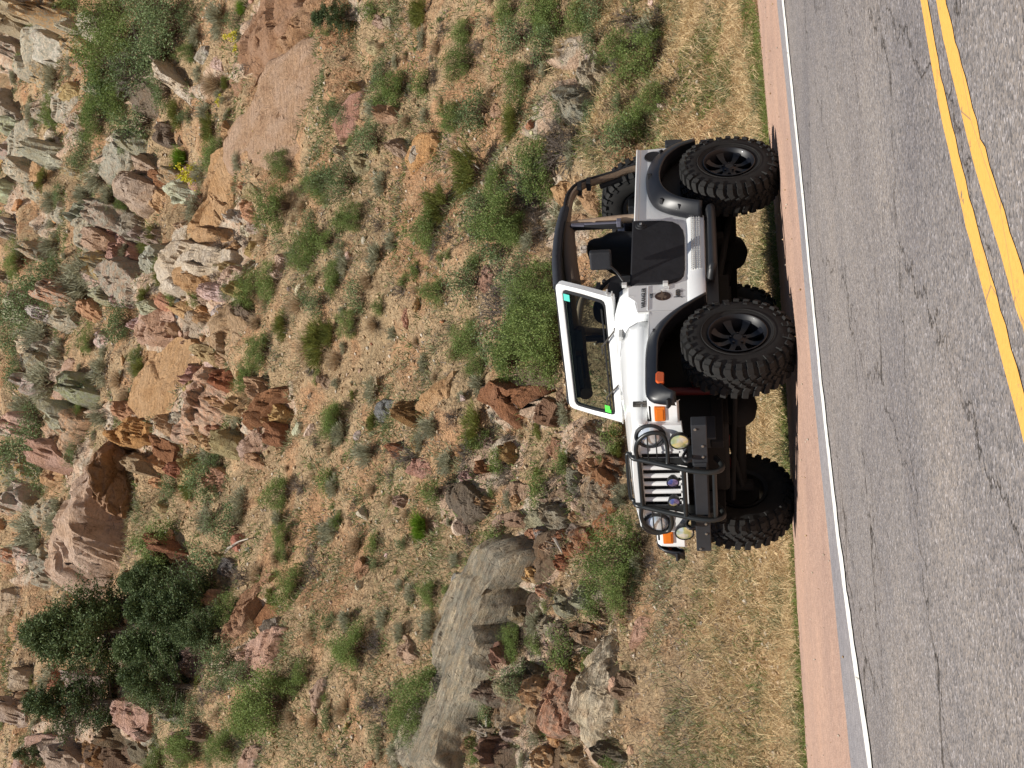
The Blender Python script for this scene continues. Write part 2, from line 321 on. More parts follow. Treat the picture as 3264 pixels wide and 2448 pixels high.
# ------------------------------------------------------------------ mesh helpers
class MB:
    def __init__(s): s.v = []; s.f = []
    def add(s, vs, fs):
        o = len(s.v); s.v += [tuple(map(float, q)) for q in vs]; s.f += [tuple(i+o for i in f) for f in fs]; return s
    def box(s, x0, x1, y0, y1, z0, z1, M4=None):
        vs = [(x, y, z) for x in (x0, x1) for y in (y0, y1) for z in (z0, z1)]
        if M4 is not None: vs = [tuple(M4 @ Vector(q)) for q in vs]
        return s.add(vs, [(0, 1, 3, 2), (4, 6, 7, 5), (0, 4, 5, 1), (2, 3, 7, 6), (0, 2, 6, 4), (1, 5, 7, 3)])
    def tube(s, path, r, seg=12, closed=False, rr=None):
        P = [Vector(p) for p in path]; n = len(P); rings = []
        prev = None
        for i, p in enumerate(P):
            if closed: d = (P[(i+1) % n]-P[i-1])
            else: d = (P[min(i+1, n-1)]-P[max(i-1, 0)])
            d.normalize()
            if prev is None:
                a = Vector((0, 0, 1)) if abs(d.z) < 0.9 else Vector((1, 0, 0))
                u = (a-d*a.dot(d)).normalized()
            else: u = (prev-d*prev.dot(d)).normalized()
            prev = u; v = d.cross(u)
            q = rr[i] if rr else r
            rings.append([p+(u*math.cos(2*math.pi*k/seg)+v*math.sin(2*math.pi*k/seg))*q for k in range(seg)])
        vs = [q for g in rings for q in g]; fs = []
        for i in range(n if closed else n-1):
            j = (i+1) % n
            for k in range(seg): fs.append((i*seg+k, i*seg+(k+1) % seg, j*seg+(k+1) % seg, j*seg+k))
        if not closed: fs += [tuple(range(seg))[::-1], tuple((n-1)*seg+k for k in range(seg))]
        return s.add(vs, fs)
    def lathe(s, prof, c, ax='y', seg=48, ang=None):
        # prof: list of (r, h) along axis
        vs = []; fs = []; n = len(prof)
        for k in range(seg):
            a = 2*math.pi*k/seg
            for r, h in prof:
                if ax == 'y': vs.append((c[0]+r*math.cos(a), c[1]+h, c[2]+r*math.sin(a)))
                elif ax == 'x': vs.append((c[0]+h, c[1]+r*math.cos(a), c[2]+r*math.sin(a)))
                else: vs.append((c[0]+r*math.cos(a), c[1]+r*math.sin(a), c[2]+h))
        for k in range(seg):
            k2 = (k+1) % seg
            for i in range(n-1): fs.append((k*n+i, k*n+i+1, k2*n+i+1, k2*n+i))
        return s.add(vs, fs)
    def prism(s, poly, f3, d):
        # poly: 2D pts; f3 maps (a,b,depth)->3D
        n = len(poly); vs = [f3(a, b, 0) for a, b in poly]+[f3(a, b, d) for a, b in poly]
        fs = [tuple(range(n)), tuple(range(2*n-1, n-1, -1))]+[(i, (i+1) % n, n+(i+1) % n, n+i) for i in range(n)]
        return s.add(vs, fs)
    def sheet(s, rows):
        n = len(rows[0]); vs = [q for r in rows for q in r]
        return s.add(vs, [(i*n+k, i*n+k+1, (i+1)*n+k+1, (i+1)*n+k) for i in range(len(rows)-1) for k in range(n-1)])
    def mirror(s):
        o = MB(); o.v = [(x, -y, z) for x, y, z in s.v]; o.f = [f[::-1] for f in s.f]; return o
    def build(s, name, mat, parent=None, base=None, smooth=False, bevel=0, solid=0, autosmooth=None, segs=2):
        me = bpy.data.meshes.new(name)
        b = base
        if b is None and parent is not None: b = WB(parent)
        if b is None: b = (0, 0, 0)
        me.from_pydata([(x-b[0], y-b[1], z-b[2]) for x, y, z in s.v], [], s.f)
        me.validate(); me.update()
        import bmesh
        bm = bmesh.new(); bm.from_mesh(me); bmesh.ops.remove_doubles(bm, verts=bm.verts, dist=1e-5)
        bmesh.ops.recalc_face_normals(bm, faces=bm.faces); bm.to_mesh(me); bm.free()
        me.materials.append(mat)
        if smooth:
            me.polygons.foreach_set('use_smooth', [True]*len(me.polygons))
            try: me.set_sharp_from_angle(angle=R_(autosmooth or 40))
            except Exception: pass
        o = bpy.data.objects.new(name, me); col.objects.link(o)
        if parent is None: o.location = b
        else: o.parent = parent
        if solid:
            md = o.modifiers.new('solid', 'SOLIDIFY'); md.thickness = solid; md.offset = 0
        if bevel:
            md = o.modifiers.new('bevel', 'BEVEL'); md.width = bevel; md.segments = segs; md.limit_method = 'ANGLE'; md.angle_limit = R_(35); md.harden_normals = False
        return o
BASES = {}
def WB(o):
    # world base of an object whose ancestors carry no rotation
    p = Vector((0, 0, 0))
    while o is not None: p += o.location; o = o.parent
    return tuple(p)
def tag(o, label=None, cat=None, group=None, kind=None):
    if label: o['label'] = label
    if cat: o['category'] = cat
    if group: o['group'] = group
    if kind: o['kind'] = kind
    return o
def empty(name, loc):
    o = bpy.data.objects.new(name, None); o.location = loc; o.empty_display_size = 0.2; col.objects.link(o); return o
def npmesh(name, V, F, mat, smooth=False):
    me = bpy.data.meshes.new(name); V = np.asarray(V, np.float32); F = np.asarray(F, np.int32)
    me.vertices.add(len(V)); me.vertices.foreach_set('co', V.ravel())
    k = F.shape[1]; me.loops.add(F.size); me.loops.foreach_set('vertex_index', F.ravel())
    me.polygons.add(len(F)); me.polygons.foreach_set('loop_start', np.arange(0, F.size, k, dtype=np.int32))
    try: me.polygons.foreach_set('loop_total', np.full(len(F), k, np.int32))
    except Exception: pass
    if smooth: me.polygons.foreach_set('use_smooth', np.ones(len(F), bool))
    me.update(calc_edges=True); me.materials.append(mat); return me

# ------------------------------------------------------------------ terrain height
_LAT = rng.random((256, 256))
def vnoise(x, y):
    xi = np.floor(x).astype(int); yi = np.floor(y).astype(int); fx = x-xi; fy = y-yi
    fx = fx*fx*(3-2*fx); fy = fy*fy*(3-2*fy)
    a = _LAT[xi & 255, yi & 255]; b = _LAT[(xi+1) & 255, yi & 255]; c = _LAT[xi & 255, (yi+1) & 255]; d = _LAT[(xi+1) & 255, (yi+1) & 255]
    return (a*(1-fx)+b*fx)*(1-fy)+(c*(1-fx)+d*fx)*fy-0.5
EX = np.array([-60, -14, -8, -4.5, -1.9, -0.9, -0.1, 0.5, 1.0, 2.3, 4.4, 7.0, 12, 30, 80.0])
EY = np.array([3.2, 2.9, 2.5, 2.15, 1.86, 1.62, 1.33, 0.98, 0.62, 0.22, -0.08, -0.18, -0.3, -0.6, -1.0])
def edge(x): return np.interp(x, EX, EY)
HN = (math.sin(R_(38)), math.cos(R_(38)))
def T0(x, y):
    x = np.asarray(x, float); y = np.asarray(y, float)
    v = y-edge(x)
    vp = np.maximum(v, 0)
    z = -0.035+0.05*vp+0.24*np.maximum(vp-0.9, 0)*np.clip((vp-0.9)/1.5, 0, 1)
    s = HN[0]*x+HN[1]*y
    k = 0.9; q = (s-6.0)/k
    z = z+0.62*k*np.logaddexp(0, np.clip(q, -30, 60))
    return z
PITS = []
BLOB = []
_H3 = rng.random((256, 256, 5))
def cells(x, y):
    # blocky stepped surface: nearest-cell offset plus tilt
    xi = np.floor(x).astype(int); yi = np.floor(y).astype(int); best = np.full(np.shape(x), 9.0); out = np.zeros(np.shape(x))
    for a in (-1, 0, 1):
        for b_ in (-1, 0, 1):
            h = _H3[(xi+a) & 255, (yi+b_) & 255]; px = xi+a+h[..., 0]; py = yi+b_+h[..., 1]; dx = x-px; dy = y-py; d = dx*dx+dy*dy
            k = d < best; best = np.where(k, d, best); out = np.where(k, (h[..., 2]-0.5)+(h[..., 3]-0.5)*dx*1.3+(h[..., 4]-0.5)*dy*1.3, out)
    return out
def rocky(x, y):
    m_ = np.zeros(np.shape(x))
    for cx, cy, r_ in BLOB: m_ = np.maximum(m_, np.exp(-(((x-cx)**2+(y-cy)**2)/r_**2)**2))
    return m_
def pits(x, y):
    z = 0
    for cx, cy, r_, d_ in PITS: z = z+d_*np.exp(-(((x-cx)**2+(y-cy)**2)/r_**2)**1.6)
    return z
def T(x, y):
    x = np.asarray(x, float); y = np.asarray(y, float)
    z = T0(x, y); v = np.clip((y-edge(x)-0.1)/2.5, 0, 1)
    s = HN[0]*x+HN[1]*y; h = np.clip((s-5)/3, 0, 1)
    n = 1.6*vnoise(x*0.16+3, y*0.16)*h+0.9*vnoise(x*0.45+9, y*0.45+5)*h+(0.10+0.28*h)*vnoise(x*1.3, y*1.3+7)+(0.05+0.08*h)*vnoise(x*3.1+2, y*3.1)+(0.025+0.05*h)*vnoise(x*8.3, y*8.3+4)
    rk_ = 0
    if BLOB:
        m_ = np.clip(rocky(x, y)*1.6-0.15, 0, 1); a_ = x*0.86+y*0.5; b_ = -x*0.5+y*0.86
        rk_ = m_*(0.62*cells(a_*0.62, b_*1.05+5)+0.26*cells(a_*1.9+7, b_*2.9)+0.10*cells(a_*5+3, b_*7)+0.12)
    # low rock steps running obliquely across the slope
    t = (-HN[1]*x+HN[0]*y); w = (z*1.0+0.38*t)/2.3+0.35*vnoise(x*0.3, y*0.3); fr = w-np.floor(w)
    led = np.clip((fr-0.80)/0.08, 0, 1)-fr
    mk = np.clip((vnoise(x*0.21+40, y*0.21+11))*5+0.15, 0, 1)*h
    return z+n*v*0.9+led*0.75*mk-pits(x, y)+rk_
def ray(px, py):
    # px, py: full-size photograph coordinates
    U = 2448-py; V = px
    d = FW+RT*(U-1224)/FPX-UP*(V-1632)/FPX
    return d/np.linalg.norm(d)
_ts = np.concatenate([np.arange(8.5, 40, 0.12), np.arange(40, 130, 0.4)])
def hit(px, py, smooth=False):
    d = ray(px, py); P = CAM[None, :]+d[None, :]*_ts[:, None]
    Z = (T0 if smooth else T)(P[:, 0], P[:, 1]); below = np.nonzero(P[:, 2] < Z)[0]
    if len(below) == 0: return None
    i = below[0]
    if i == 0: return P[0]
    a = P[i-1, 2]-Z[i-1]; b = Z[i]-P[i, 2]; k = a/(a+b+1e-9)
    return P[i-1]*(1-k)+P[i]*k
def D(x, y): return (x*3264/2212, y*3264/2212)      # overview coordinates -> photograph coordinates
TILE = {1: (0, 0), 2: (1000, 0), 3: (0, 816), 4: (1000, 816), 5: (0, 1632), 6: (1000, 1632)}
def TL(k, x, y): o = TILE[k]; return (o[0]+x*0.4973, o[1]+y*0.4973)
def dist(p): return float(np.dot(np.asarray(p)-CAM, FW))

PP = []
for x_, y_, r_, d_ in ((318, 1030, 56, 2.3), (345, 985, 34, 1.2), (385, 1290, 85, 1.1), (440, 1200, 50, 0.8), (556, 430, 24, 0.55), (548, 480, 20, 0.4), (1115, 1285, 26, 0.38), (1075, 1390, 26, 0.38), (1095, 1250, 20, 0.3), (1290, 262, 26, 0.35), (1150, 850, 26, 0.35), (985, 850, 22, 0.3), (640, 55, 26, 0.8), (270, 175, 40, 0.8), (300, 270, 34, 0.7), (1180, 1440, 40, 0.3), (1300, 1330, 24, 0.25), (610, 900, 22, 0.35), (640, 870, 16, 0.3), (455, 720, 16, 0.4), (920, 1130, 30, 0.4), (50, 900, 50, 0.8), (610, 1490, 30, 0.4)):
    q_ = hit(*D(x_, y_))
    PP.append((q_[0], q_[1], r_*3264/2212/(FPX/dist(q_)), d_))
PITS += PP
# bedrock zones (photograph coordinates of their middles, radius in photograph pixels)
for x_, y_, r_ in ((60, 100, 90), (70, 260, 80), (150, 290, 60), (40, 420, 60), (260, 320, 70), (300, 420, 70), (250, 480, 60), (200, 560, 70), (120, 480, 50), (330, 600, 70), (430, 620, 60), (500, 640, 60), (470, 560, 60), (520, 470, 50), (380, 700, 80), (480, 730, 60), (430, 820, 80), (350, 900, 80), (280, 960, 70), (240, 900, 40),
                   (180, 1000, 60), (150, 930, 60), (110, 1010, 50), (200, 1120, 80), (250, 1230, 60), (150, 1180, 50), (90, 1220, 50), (560, 120, 60), (640, 60, 60), (580, 20, 60), (330, 200, 60), (450, 180, 40), (590, 900, 60), (640, 860, 40),
                   (1110, 860, 70), (1180, 880, 50), (1060, 1010, 70), (1010, 1080, 60), (1180, 1080, 60), (1260, 960, 60), (1280, 1040, 50), (1230, 1120, 50), (1120, 1180, 50), (1170, 1260, 60), (1130, 1340, 70), (1200, 1400, 70), (1140, 1480, 60), (1210, 1540, 70), (1160, 1610, 70), (1290, 1400, 50), (1310, 1500, 50), (1300, 1610, 60), (1110, 1400, 40),
                   (260, 1480, 60), (200, 1600, 70), (90, 1600, 60), (300, 1560, 50), (560, 1330, 40), (520, 1420, 50), (560, 1450, 40), (250, 1350, 60), (350, 1330, 60), (1250, 200, 50), (1200, 260, 40), (1270, 110, 40), (1230, 520, 50), (1190, 420, 60), (780, 20, 30)):
    q_ = hit(*D(x_, y_))
    if q_ is not None: BLOB.append((q_[0], q_[1], r_*0.9*3264/2212/(FPX/dist(q_))))
# hillside sheet
nx, ny = 760, 560
u = np.linspace(-1, 1, nx); xs = 9+u*16+np.sign(u)*np.abs(u)**3*60
v = np.linspace(0, 1, ny); X, Vv = np.meshgrid(xs, v); Y = edge(X)-0.02+(0.12*Vv+0.88*Vv**2)*85
Z = T(X, Y); Z[0, :] = -0.045
P = np.stack([X, Y, Z], -1).reshape(-1, 3)
i = (np.arange(ny-1)[:, None]*nx+np.arange(nx-1)[None, :]).ravel()
F = np.stack([i, i+1, i+nx+1, i+nx], 1)
me_ = npmesh('hillside', P, F, M['soil'], True); me_.attributes.new('rocky', 'FLOAT', 'POINT').data.foreach_set('value', rocky(X, Y).ravel().astype(np.float32))
try: me_.set_sharp_from_angle(angle=R_(30))
except Exception: pass
o = bpy.data.objects.new('hillside', me_); col.objects.link(o)
tag(o, 'steep dry hillside of tan soil and rock rising behind the car', kind='structure')
# wide ground sheet to the horizon
mb = MB(); mb.sheet([[(x, y, -0.06) for x in (-900, -100, 0, 100, 900)] for y in (-900, -100, -14, 3.0)])
o = mb.build('ground', M['soil']); tag(o, 'dry ground around the road', kind='structure')

YO = lambda x: float(np.interp(x, [-40, -9, -6.6, -5.9, -5.4, -5.0, -4.6, 0, 60], [-0.2, -0.06, -0.02, 0.0, -0.03, -0.11, -0.17, -0.30, -0.9]))
WO = lambda x: float(np.interp(x, [-40, -8, -5, -4.2, -3.4, -2.2, -1.2, -0.5, 1.7, 6, 60], [-2.9, -2.75, -2.62, -2.46, -2.36, -2.38, -2.48, -2.58, -2.76, -2.9, -3.2]))
GO = lambda x: float(np.interp(x, [-40, -5, -4.4, -3.3, -1.7, -0.9, -0.1, 1.3, 6, 60], [-2.05, -1.80, -1.73, -1.80, -1.86, -2.02, -2.16, -2.26, -2.42, -2.75]))
# ------------------------------------------------------------------ road surfaces (each sheet 4 mm above the one below)
def strip(y0, y1, z, x0=-60, x1=120, n=900, jag0=0.0, jag1=0.0, sc_=6.0, seed=0):
    xs = np.linspace(x0, x1, n)
    # finer near the camera
    uu = np.linspace(-1, 1, n); xs = -2+uu*9+np.sign(uu)*np.abs(uu)**3*(90)
    rows = []
    for k in range(3):
        t = k/2; r = []
        for x in xs:
            a = y0(x) if callable(y0) else y0; b = y1(x) if callable(y1) else y1
            if k == 0: a += jag0*mnoise.noise((x*sc_, seed, 0))+jag0*0.6*mnoise.noise((x*sc_*3.3, seed+5, 0))
            if k == 2: b += jag1*mnoise.noise((x*sc_, seed+9, 0))+jag1*0.6*mnoise.noise((x*sc_*3.3, seed+7, 0))
            r.append((x, a if k == 0 else (b if k == 2 else (a+b)/2), z))
        rows.append(r)
    m_ = MB(); m_.sheet(rows); return m_
o = strip(-9.8, -2.2, 0.0).build('road', M['asphalt']); tag(o, 'worn cracked grey asphalt road', kind='structure')
mb = strip(lambda x: WO(x)+0.02, lambda x: float(edge(x)), 0.002, jag1=0.09, sc_=4.5, seed=3)
n3 = len(mb.v)//3; top = mb.v[2*n3:]
mb.sheet([top, [(x, y+0.004, -0.075) for x, y, z in top]])
o = mb.build('shoulder', M['shoulder']); tag(o, 'reddish chip sealed road shoulder', kind='structure')
o = strip(lambda x: WO(x)+0.04, GO, 0.004, jag1=0.02, sc_=1.5, seed=4).build('edge_strip', M['gutter']); tag(o, 'grey strip of newer sealant beside the white line', kind='structure')
o = strip(lambda x: WO(x)-0.075, lambda x: WO(x)+0.075, 0.006, jag0=0.025, jag1=0.010, sc_=5, seed=11).build('white_edge_line', M['wline']); tag(o, 'white painted edge line', kind='structure')
o = strip(lambda x: -6.120+YO(x), lambda x: -6.035+YO(x), 0.002, jag0=0.012, jag1=0.005, sc_=14, seed=21).build('yellow_line', M['yline']); tag(o, 'yellow centre line nearer the car', kind='structure')
o = strip(lambda x: -6.322+YO(x), lambda x: -6.222+YO(x), 0.002, jag0=0.012, jag1=0.010, sc_=14, seed=31).build('yellow_line', M['yline']); tag(o, 'yellow centre line nearer the camera', kind='structure')

# ================================================================== THE CAR (front axle at x=0, faces -x, left side at -y)
car = empty('off_road_car', (1.2, 0, 0))
tag(car, 'white lifted open-top off-road car with black fender flares parked on the red shoulder', 'car')
def arc(cx, cz, r, a0, a1, n): return [(cx+r*math.cos(R_(a0+(a1-a0)*k/n)), cz+r*math.sin(R_(a0+(a1-a0)*k/n))) for k in range(n+1)]
def fy(y0):   # prism mapper in the xz plane, depth along y
    return lambda a, b, d: (a, y0+d, b)
def smoothpath(pts, n=6, closed=False):
    P = [Vector(p) for p in pts]; out = []
    m_ = len(P)
    for i in range(m_ if closed else m_-1):
        p0 = P[(i-1) % m_] if closed or i > 0 else P[0]; p1 = P[i]; p2 = P[(i+1) % m_]; p3 = P[(i+2) % m_] if closed or i+2 < m_ else P[-1]
        for k in range(n):
            t = k/n
            out.append(0.5*((2*p1)+(-p0+p2)*t+(2*p0-5*p1+4*p2-p3)*t*t+(-p0+3*p1-3*p2+p3)*t**3))
    if not closed: out.append(P[-1])
    return out
TW = 0.73
# ---- tub
rear_arch = [(2.93, 0.72), (2.90, 0.84), (2.80, 0.96), (2.66, 1.03), (2.45, 1.08), (2.25, 1.06), (2.10, 1.00), (2.0, 0.90), (1.90, 0.76), (1.86, 0.665)]
side = [(0.605, 1.215), (0.72, 1.222), (0.745, 1.235), (0.80, 1.285), (0.83, 1.292), (0.935, 1.295), (0.955, 1.26), (3.0, 1.26), (3.02, 1.235), (3.035, 0.99), (3.06, 0.74)] + rear_arch + [(0.70, 0.665), (0.605, 0.81)]
b = MB()
for s in (-1, 1):
    b.prism(side, lambda a, c, d, s=s: (a, s*(TW-d), c), 0.03)
    # top rail rolled outwards
    b.box(0.97, 3.01, *sorted((s*(TW-0.035), s*(TW+0.010))), 1.222, 1.262)
    b.box(0.97, 3.01, *sorted((s*(TW-0.032), s*(TW+0.016))), 1.248, 1.2585)
b.box(3.0, 3.035, -TW+0.031, TW-0.031, 0.78, 1.258)
body = b.build('body', M['white'], car, smooth=True, bevel=0.008, autosmooth=30)
# rockers: lower body turned slightly upwards
for s in (-1, 1):
    b = MB(); b.sheet([[(x, s*y, z) for x in (0.60, 1.0, 1.4, 1.87)] for y, z in ((TW+0.002, 0.812), (TW+0.024, 0.785), (TW+0.042, 0.70), (TW+0.034, 0.664), (TW-0.03, 0.655))])
    b.v = [(x if not (x < 0.61) else (0.60 if z > 0.8 else 0.60+(0.812-z)*0.7), y, z) for x, y, z in b.v]
    b.build('rocker_panel', M['white'], car, smooth=True, autosmooth=50)
b = MB()   # embossed grip dashes
for s in (-1,):
    for i, z in enumerate((0.70, 0.722, 0.744, 0.766)):
        for k in range(26):
            x = 1.10+k*0.029
            b.box(x, x+0.017, -(TW+0.047), -(TW+0.030), z, z+0.009)
b.build('grip_pattern', M['whiteline'], car)
# floor, firewall, underside
b = MB(); b.box(0.66, 3.0, -TW+0.032, TW-0.032, 0.66, 0.70); b.box(0.63, 0.66, -0.60, 0.60, 0.60, 1.22); b.box(0.63, 0.66, -TW+0.04, TW-0.04, 0.60, 1.08)
b.box(1.95, 2.85, -TW+0.032, -0.48, 0.70, 1.12); b.box(1.95, 2.85, 0.48, TW-0.032, 0.70, 1.12)
b.build('floor', M['inner'], car, bevel=0.01)
# cowl and windshield base
def hoodprof(x, hw, hs, zt, zb, rise):
    zs = zb; pr = [(1.0, zs), (1.0, zs+rise*0.8), (0.993, zs+rise), (0.97, zs+rise+0.022), (0.915, zs+rise+0.022+(zt-zs-rise)*0.30), (0.83, zs+rise+(zt-zs-rise)*0.60), (0.68, zs+rise+(zt-zs-rise)*0.83), (0.45, zs+rise+(zt-zs-rise)*0.96), (0.2, zt-0.001)]
    L_ = [(x, -hw*a, z) for a, z in pr]; return L_+[(x, 0, zt)]+[(x, -p[1], p[2]) for p in L_[::-1]]
b = MB(); b.sheet([hoodprof(0.603, 0.633, 0, 1.388, 1.10, 0.11), hoodprof(0.66, 0.665, 0, 1.400, 1.13, 0.095), hoodprof(0.74, 0.700, 0, 1.415, 1.17, 0.07), hoodprof(0.80, 0.718, 0, 1.428, 1.24, 0.045), hoodprof(0.87, 0.724, 0, 1.440, 1.26, 0.035), hoodprof(0.957, 0.728, 0, 1.445, 1.27, 0.028)])
for s in (-1, 1):
    b.sheet([[(x, s*y, z) for y, z in ((0.60, 1.08), (0.729, 1.08))] for x, z in ((0.604, 0), (0.604, 0))]) if False else None
    b.add([(0.607, s*0.60, 1.10), (0.607, s*0.729, 1.10), (0.607, s*0.729, 1.214), (0.607, s*0.60, 1.214), (0.607, s*0.60, 1.214), (0.75, s*0.60, 1.236), (0.75, s*0.729, 1.232), (0.607, s*0.729, 1.214)], [(0, 1, 2, 3), (4, 5, 6, 7)])
b.build('cowl', M['white'], car, smooth=True, autosmooth=60, solid=0.004)
# ---- hood
b = MB(); rows = []
def hoodrow(x):
    t = (x+0.565)/(0.60+0.565); hw = 0.575+0.055*t; zt = 1.285+0.10*t-0.02*(1-t)**3; zs = 1.125
    rise = 0.075+0.01*t
    prof = [(1.0, zs), (1.0, zs+rise*0.8), (0.993, zs+rise), (0.97, zs+rise+0.022), (0.915, zs+rise+0.022+(zt-zs-rise)*0.30), (0.83, zs+rise+(zt-zs-rise)*0.60), (0.68, zs+rise+(zt-zs-rise)*0.83), (0.45, zs+rise+(zt-zs-rise)*0.96), (0.2, zt-0.001)]
    L_ = [(x, -hw*a, z) for a, z in prof]; return L_+[(x, 0, zt)]+[(x, -p[1], p[2]) for p in L_[::-1]]
for x in (-0.578, -0.568, -0.55, -0.50, -0.3, 0, 0.3, 0.50, 0.598):
    r = hoodrow(x)
    if x < -0.54:
        k = {-0.578: 0.055, -0.568: 0.022, -0.55: 0.006}[x]; r = [(a, c*(1-k*0.2), d-k*(1 if d > 1.16 else 0)) for a, c, d in r]
    rows.append(r)
b.sheet(rows)
hood = b.build('hood', M['white'], car, smooth=True, autosmooth=55, solid=0.004)
# hood catches on both sides, hinges, washers nozzles
for s in (-1, 1):
    b = MB(); b.box(-0.385, -0.335, *sorted((s*0.590, s*0.612)), 1.115, 1.16); b.box(-0.39, -0.345, *sorted((s*0.594, s*0.618)), 1.175, 1.235)
    b.tube([(-0.365, s*0.612, 1.135), (-0.370, s*0.622, 1.17), (-0.372, s*0.612, 1.21)], 0.011, 8)
    b.build('hood_latch', M['latch'], hood, bevel=0.004)
for y in (-0.50, 0.14, 0.50):
    b = MB(); b.box(0.56, 0.66, y-0.03, y+0.03, 1.372, 1.405) if abs(y) < 0.3 else b.box(0.55, 0.65, y-0.025, y+0.025, 1.345, 1.375)
    b.build('hood_hinge', M['whiteline'], hood, bevel=0.006)
# ---- fenders
FX = lambda x: 0.73+0.055*min(1, max(0, (0.45-x)/0.55))
for s in (-1, 1):
    b = MB()
    fs = [(0.602, 1.118), (0.602, 0.815), (0.5, 0.93), (0.39, 1.02), (0.24, 1.075), (0.0, 1.09), (-0.25, 1.09), (-0.40, 1.085), (-0.50, 1.06), (-0.53, 1.085), (-0.50, 1.112), (-0.25, 1.118), (0.0, 1.118), (0.3, 1.118)]
    b.prism(fs, lambda a, c, d, s=s: (a, s*(FX(a)-d), c), 0.02)
    b.sheet([[(x, s*(0.545+(FX(x)+0.001-0.545)*t_), z-0.012*(t_ > 0.97)) for x, z in ((0.602, 1.120), (0.3, 1.121), (0.0, 1.121), (-0.25, 1.121), (-0.46, 1.120), (-0.505, 1.112), (-0.530, 1.088), (-0.537, 1.05), (-0.548, 0.90), (-0.53, 0.885))] for t_ in (0, 0.4, 0.8, 0.96, 1.0)])
    fd = b.build('fender', M['white'], car, smooth=True, autosmooth=35, solid=0.004)
    b = MB(); b.box(-0.560, -0.535, s*0.665-0.070, s*0.665+0.070, 0.985, 1.068)
    o = b.build('turn_signal', M['amber'], fd, bevel=0.008)
    b = MB(); b.box(-0.564, -0.555, s*0.665-0.053, s*0.665+0.053, 1.0, 1.053)
    b.build('lens_rib', M['amber'], o, bevel=0.004)
    # belt ridge + seams
    b = MB(); b.box(0.0+0.62, 0.935, *sorted((s*TW, s*(TW+0.006))), 1.124, 1.132)
    b.build('belt_ridge', M['white'], car, bevel=0.003)
    b = MB(); b.box(0.6, 0.607, *sorted((s*(TW-0.012), s*(TW+0.0022))), 0.83, 1.21); b.build('panel_seam', M['whiteline'], car); b = MB(); b.box(0.81, 0.815, *sorted((s*(TW-0.01), s*(TW+0.0022))), 1.24, 1.29)
    b.build('panel_seam', M['whiteline'], car)
# ---- grille with seven slots
gx = -0.575
b = MB()
def gy(a): return a
# outer shell: polygon with top curve; slots cut by building bars
top = [(-0.575, 1.13), (-0.57, 1.19), (-0.54, 1.222), (-0.45, 1.240), (-0.25, 1.258), (0, 1.264), (0.25, 1.258), (0.45, 1.240), (0.54, 1.222), (0.57, 1.19), (0.575, 1.13)]
sl = [(-0.2565+0.0855*k) for k in range(7)]; hw_ = 0.021; z0, z1 = 0.90, 1.185
def G(y, z, d): return (gx+d-0.10*(1.24-z)*0.12, y, z)
b.prism([(-0.575, 0.87), (-0.575, 1.13), (-0.57, 1.19), (-0.54, 1.222), (-0.45, 1.240), (-0.32, 1.254), (-0.32, 0.85)], G, 0.05)
b.prism([(0.575, 0.87), (0.575, 1.13), (0.57, 1.19), (0.54, 1.222), (0.45, 1.240), (0.32, 1.254), (0.32, 0.85)], G, 0.05)
b.prism([(-0.32, z1), (-0.32, 1.254), (0, 1.264), (0.32, 1.254), (0.32, z1)], G, 0.05)
b.prism([(-0.32, 0.85), (-0.32, z0), (0.32, z0), (0.32, 0.85)], G, 0.05)
ys = [-0.32]+[y for c in sl for y in (c-hw_, c+hw_)]+[0.32]
for k in range(0, len(ys), 2):
    a_, c_ = ys[k], ys[k+1]; mid = (a_+c_)/2; w2 = (c_-a_)/2
    rows = [[(gx-0.018*math.cos(t)*1.0-0.10*(1.24-z)*0.12+0.012, mid+w2*math.sin(t), z) for t in np.linspace(-math.pi/2, math.pi/2, 7)] for z in (z0, z0+0.02, 1.0, 1.1, z1-0.02, z1)]
    b.sheet(rows)
grille = b.build('grille', M['white'], car, smooth=True, autosmooth=35, bevel=0.004)
b = MB(); b.box(gx+0.052, gx+0.07, -0.56, 0.56, 0.86, 1.20); b.build('radiator', M['inner'], grille)
for s in (-1, 1):
    c = (gx-0.006, s*0.475, 1.108)
    b = MB(); b.lathe([(0.118, 0.004), (0.120, -0.010), (0.108, -0.018), (0.095, -0.012), (0.093, 0.03)], c, 'x', 40)
    hl = b.build('headlight', M['blk'], car, smooth=True)
    b = MB(); b.lathe([(0.0, -0.034), (0.03, -0.033), (0.06, -0.027), (0.085, -0.016), (0.094, -0.004)], c, 'x', 40)
    b.build('lens', M['headlens'], hl, smooth=True)
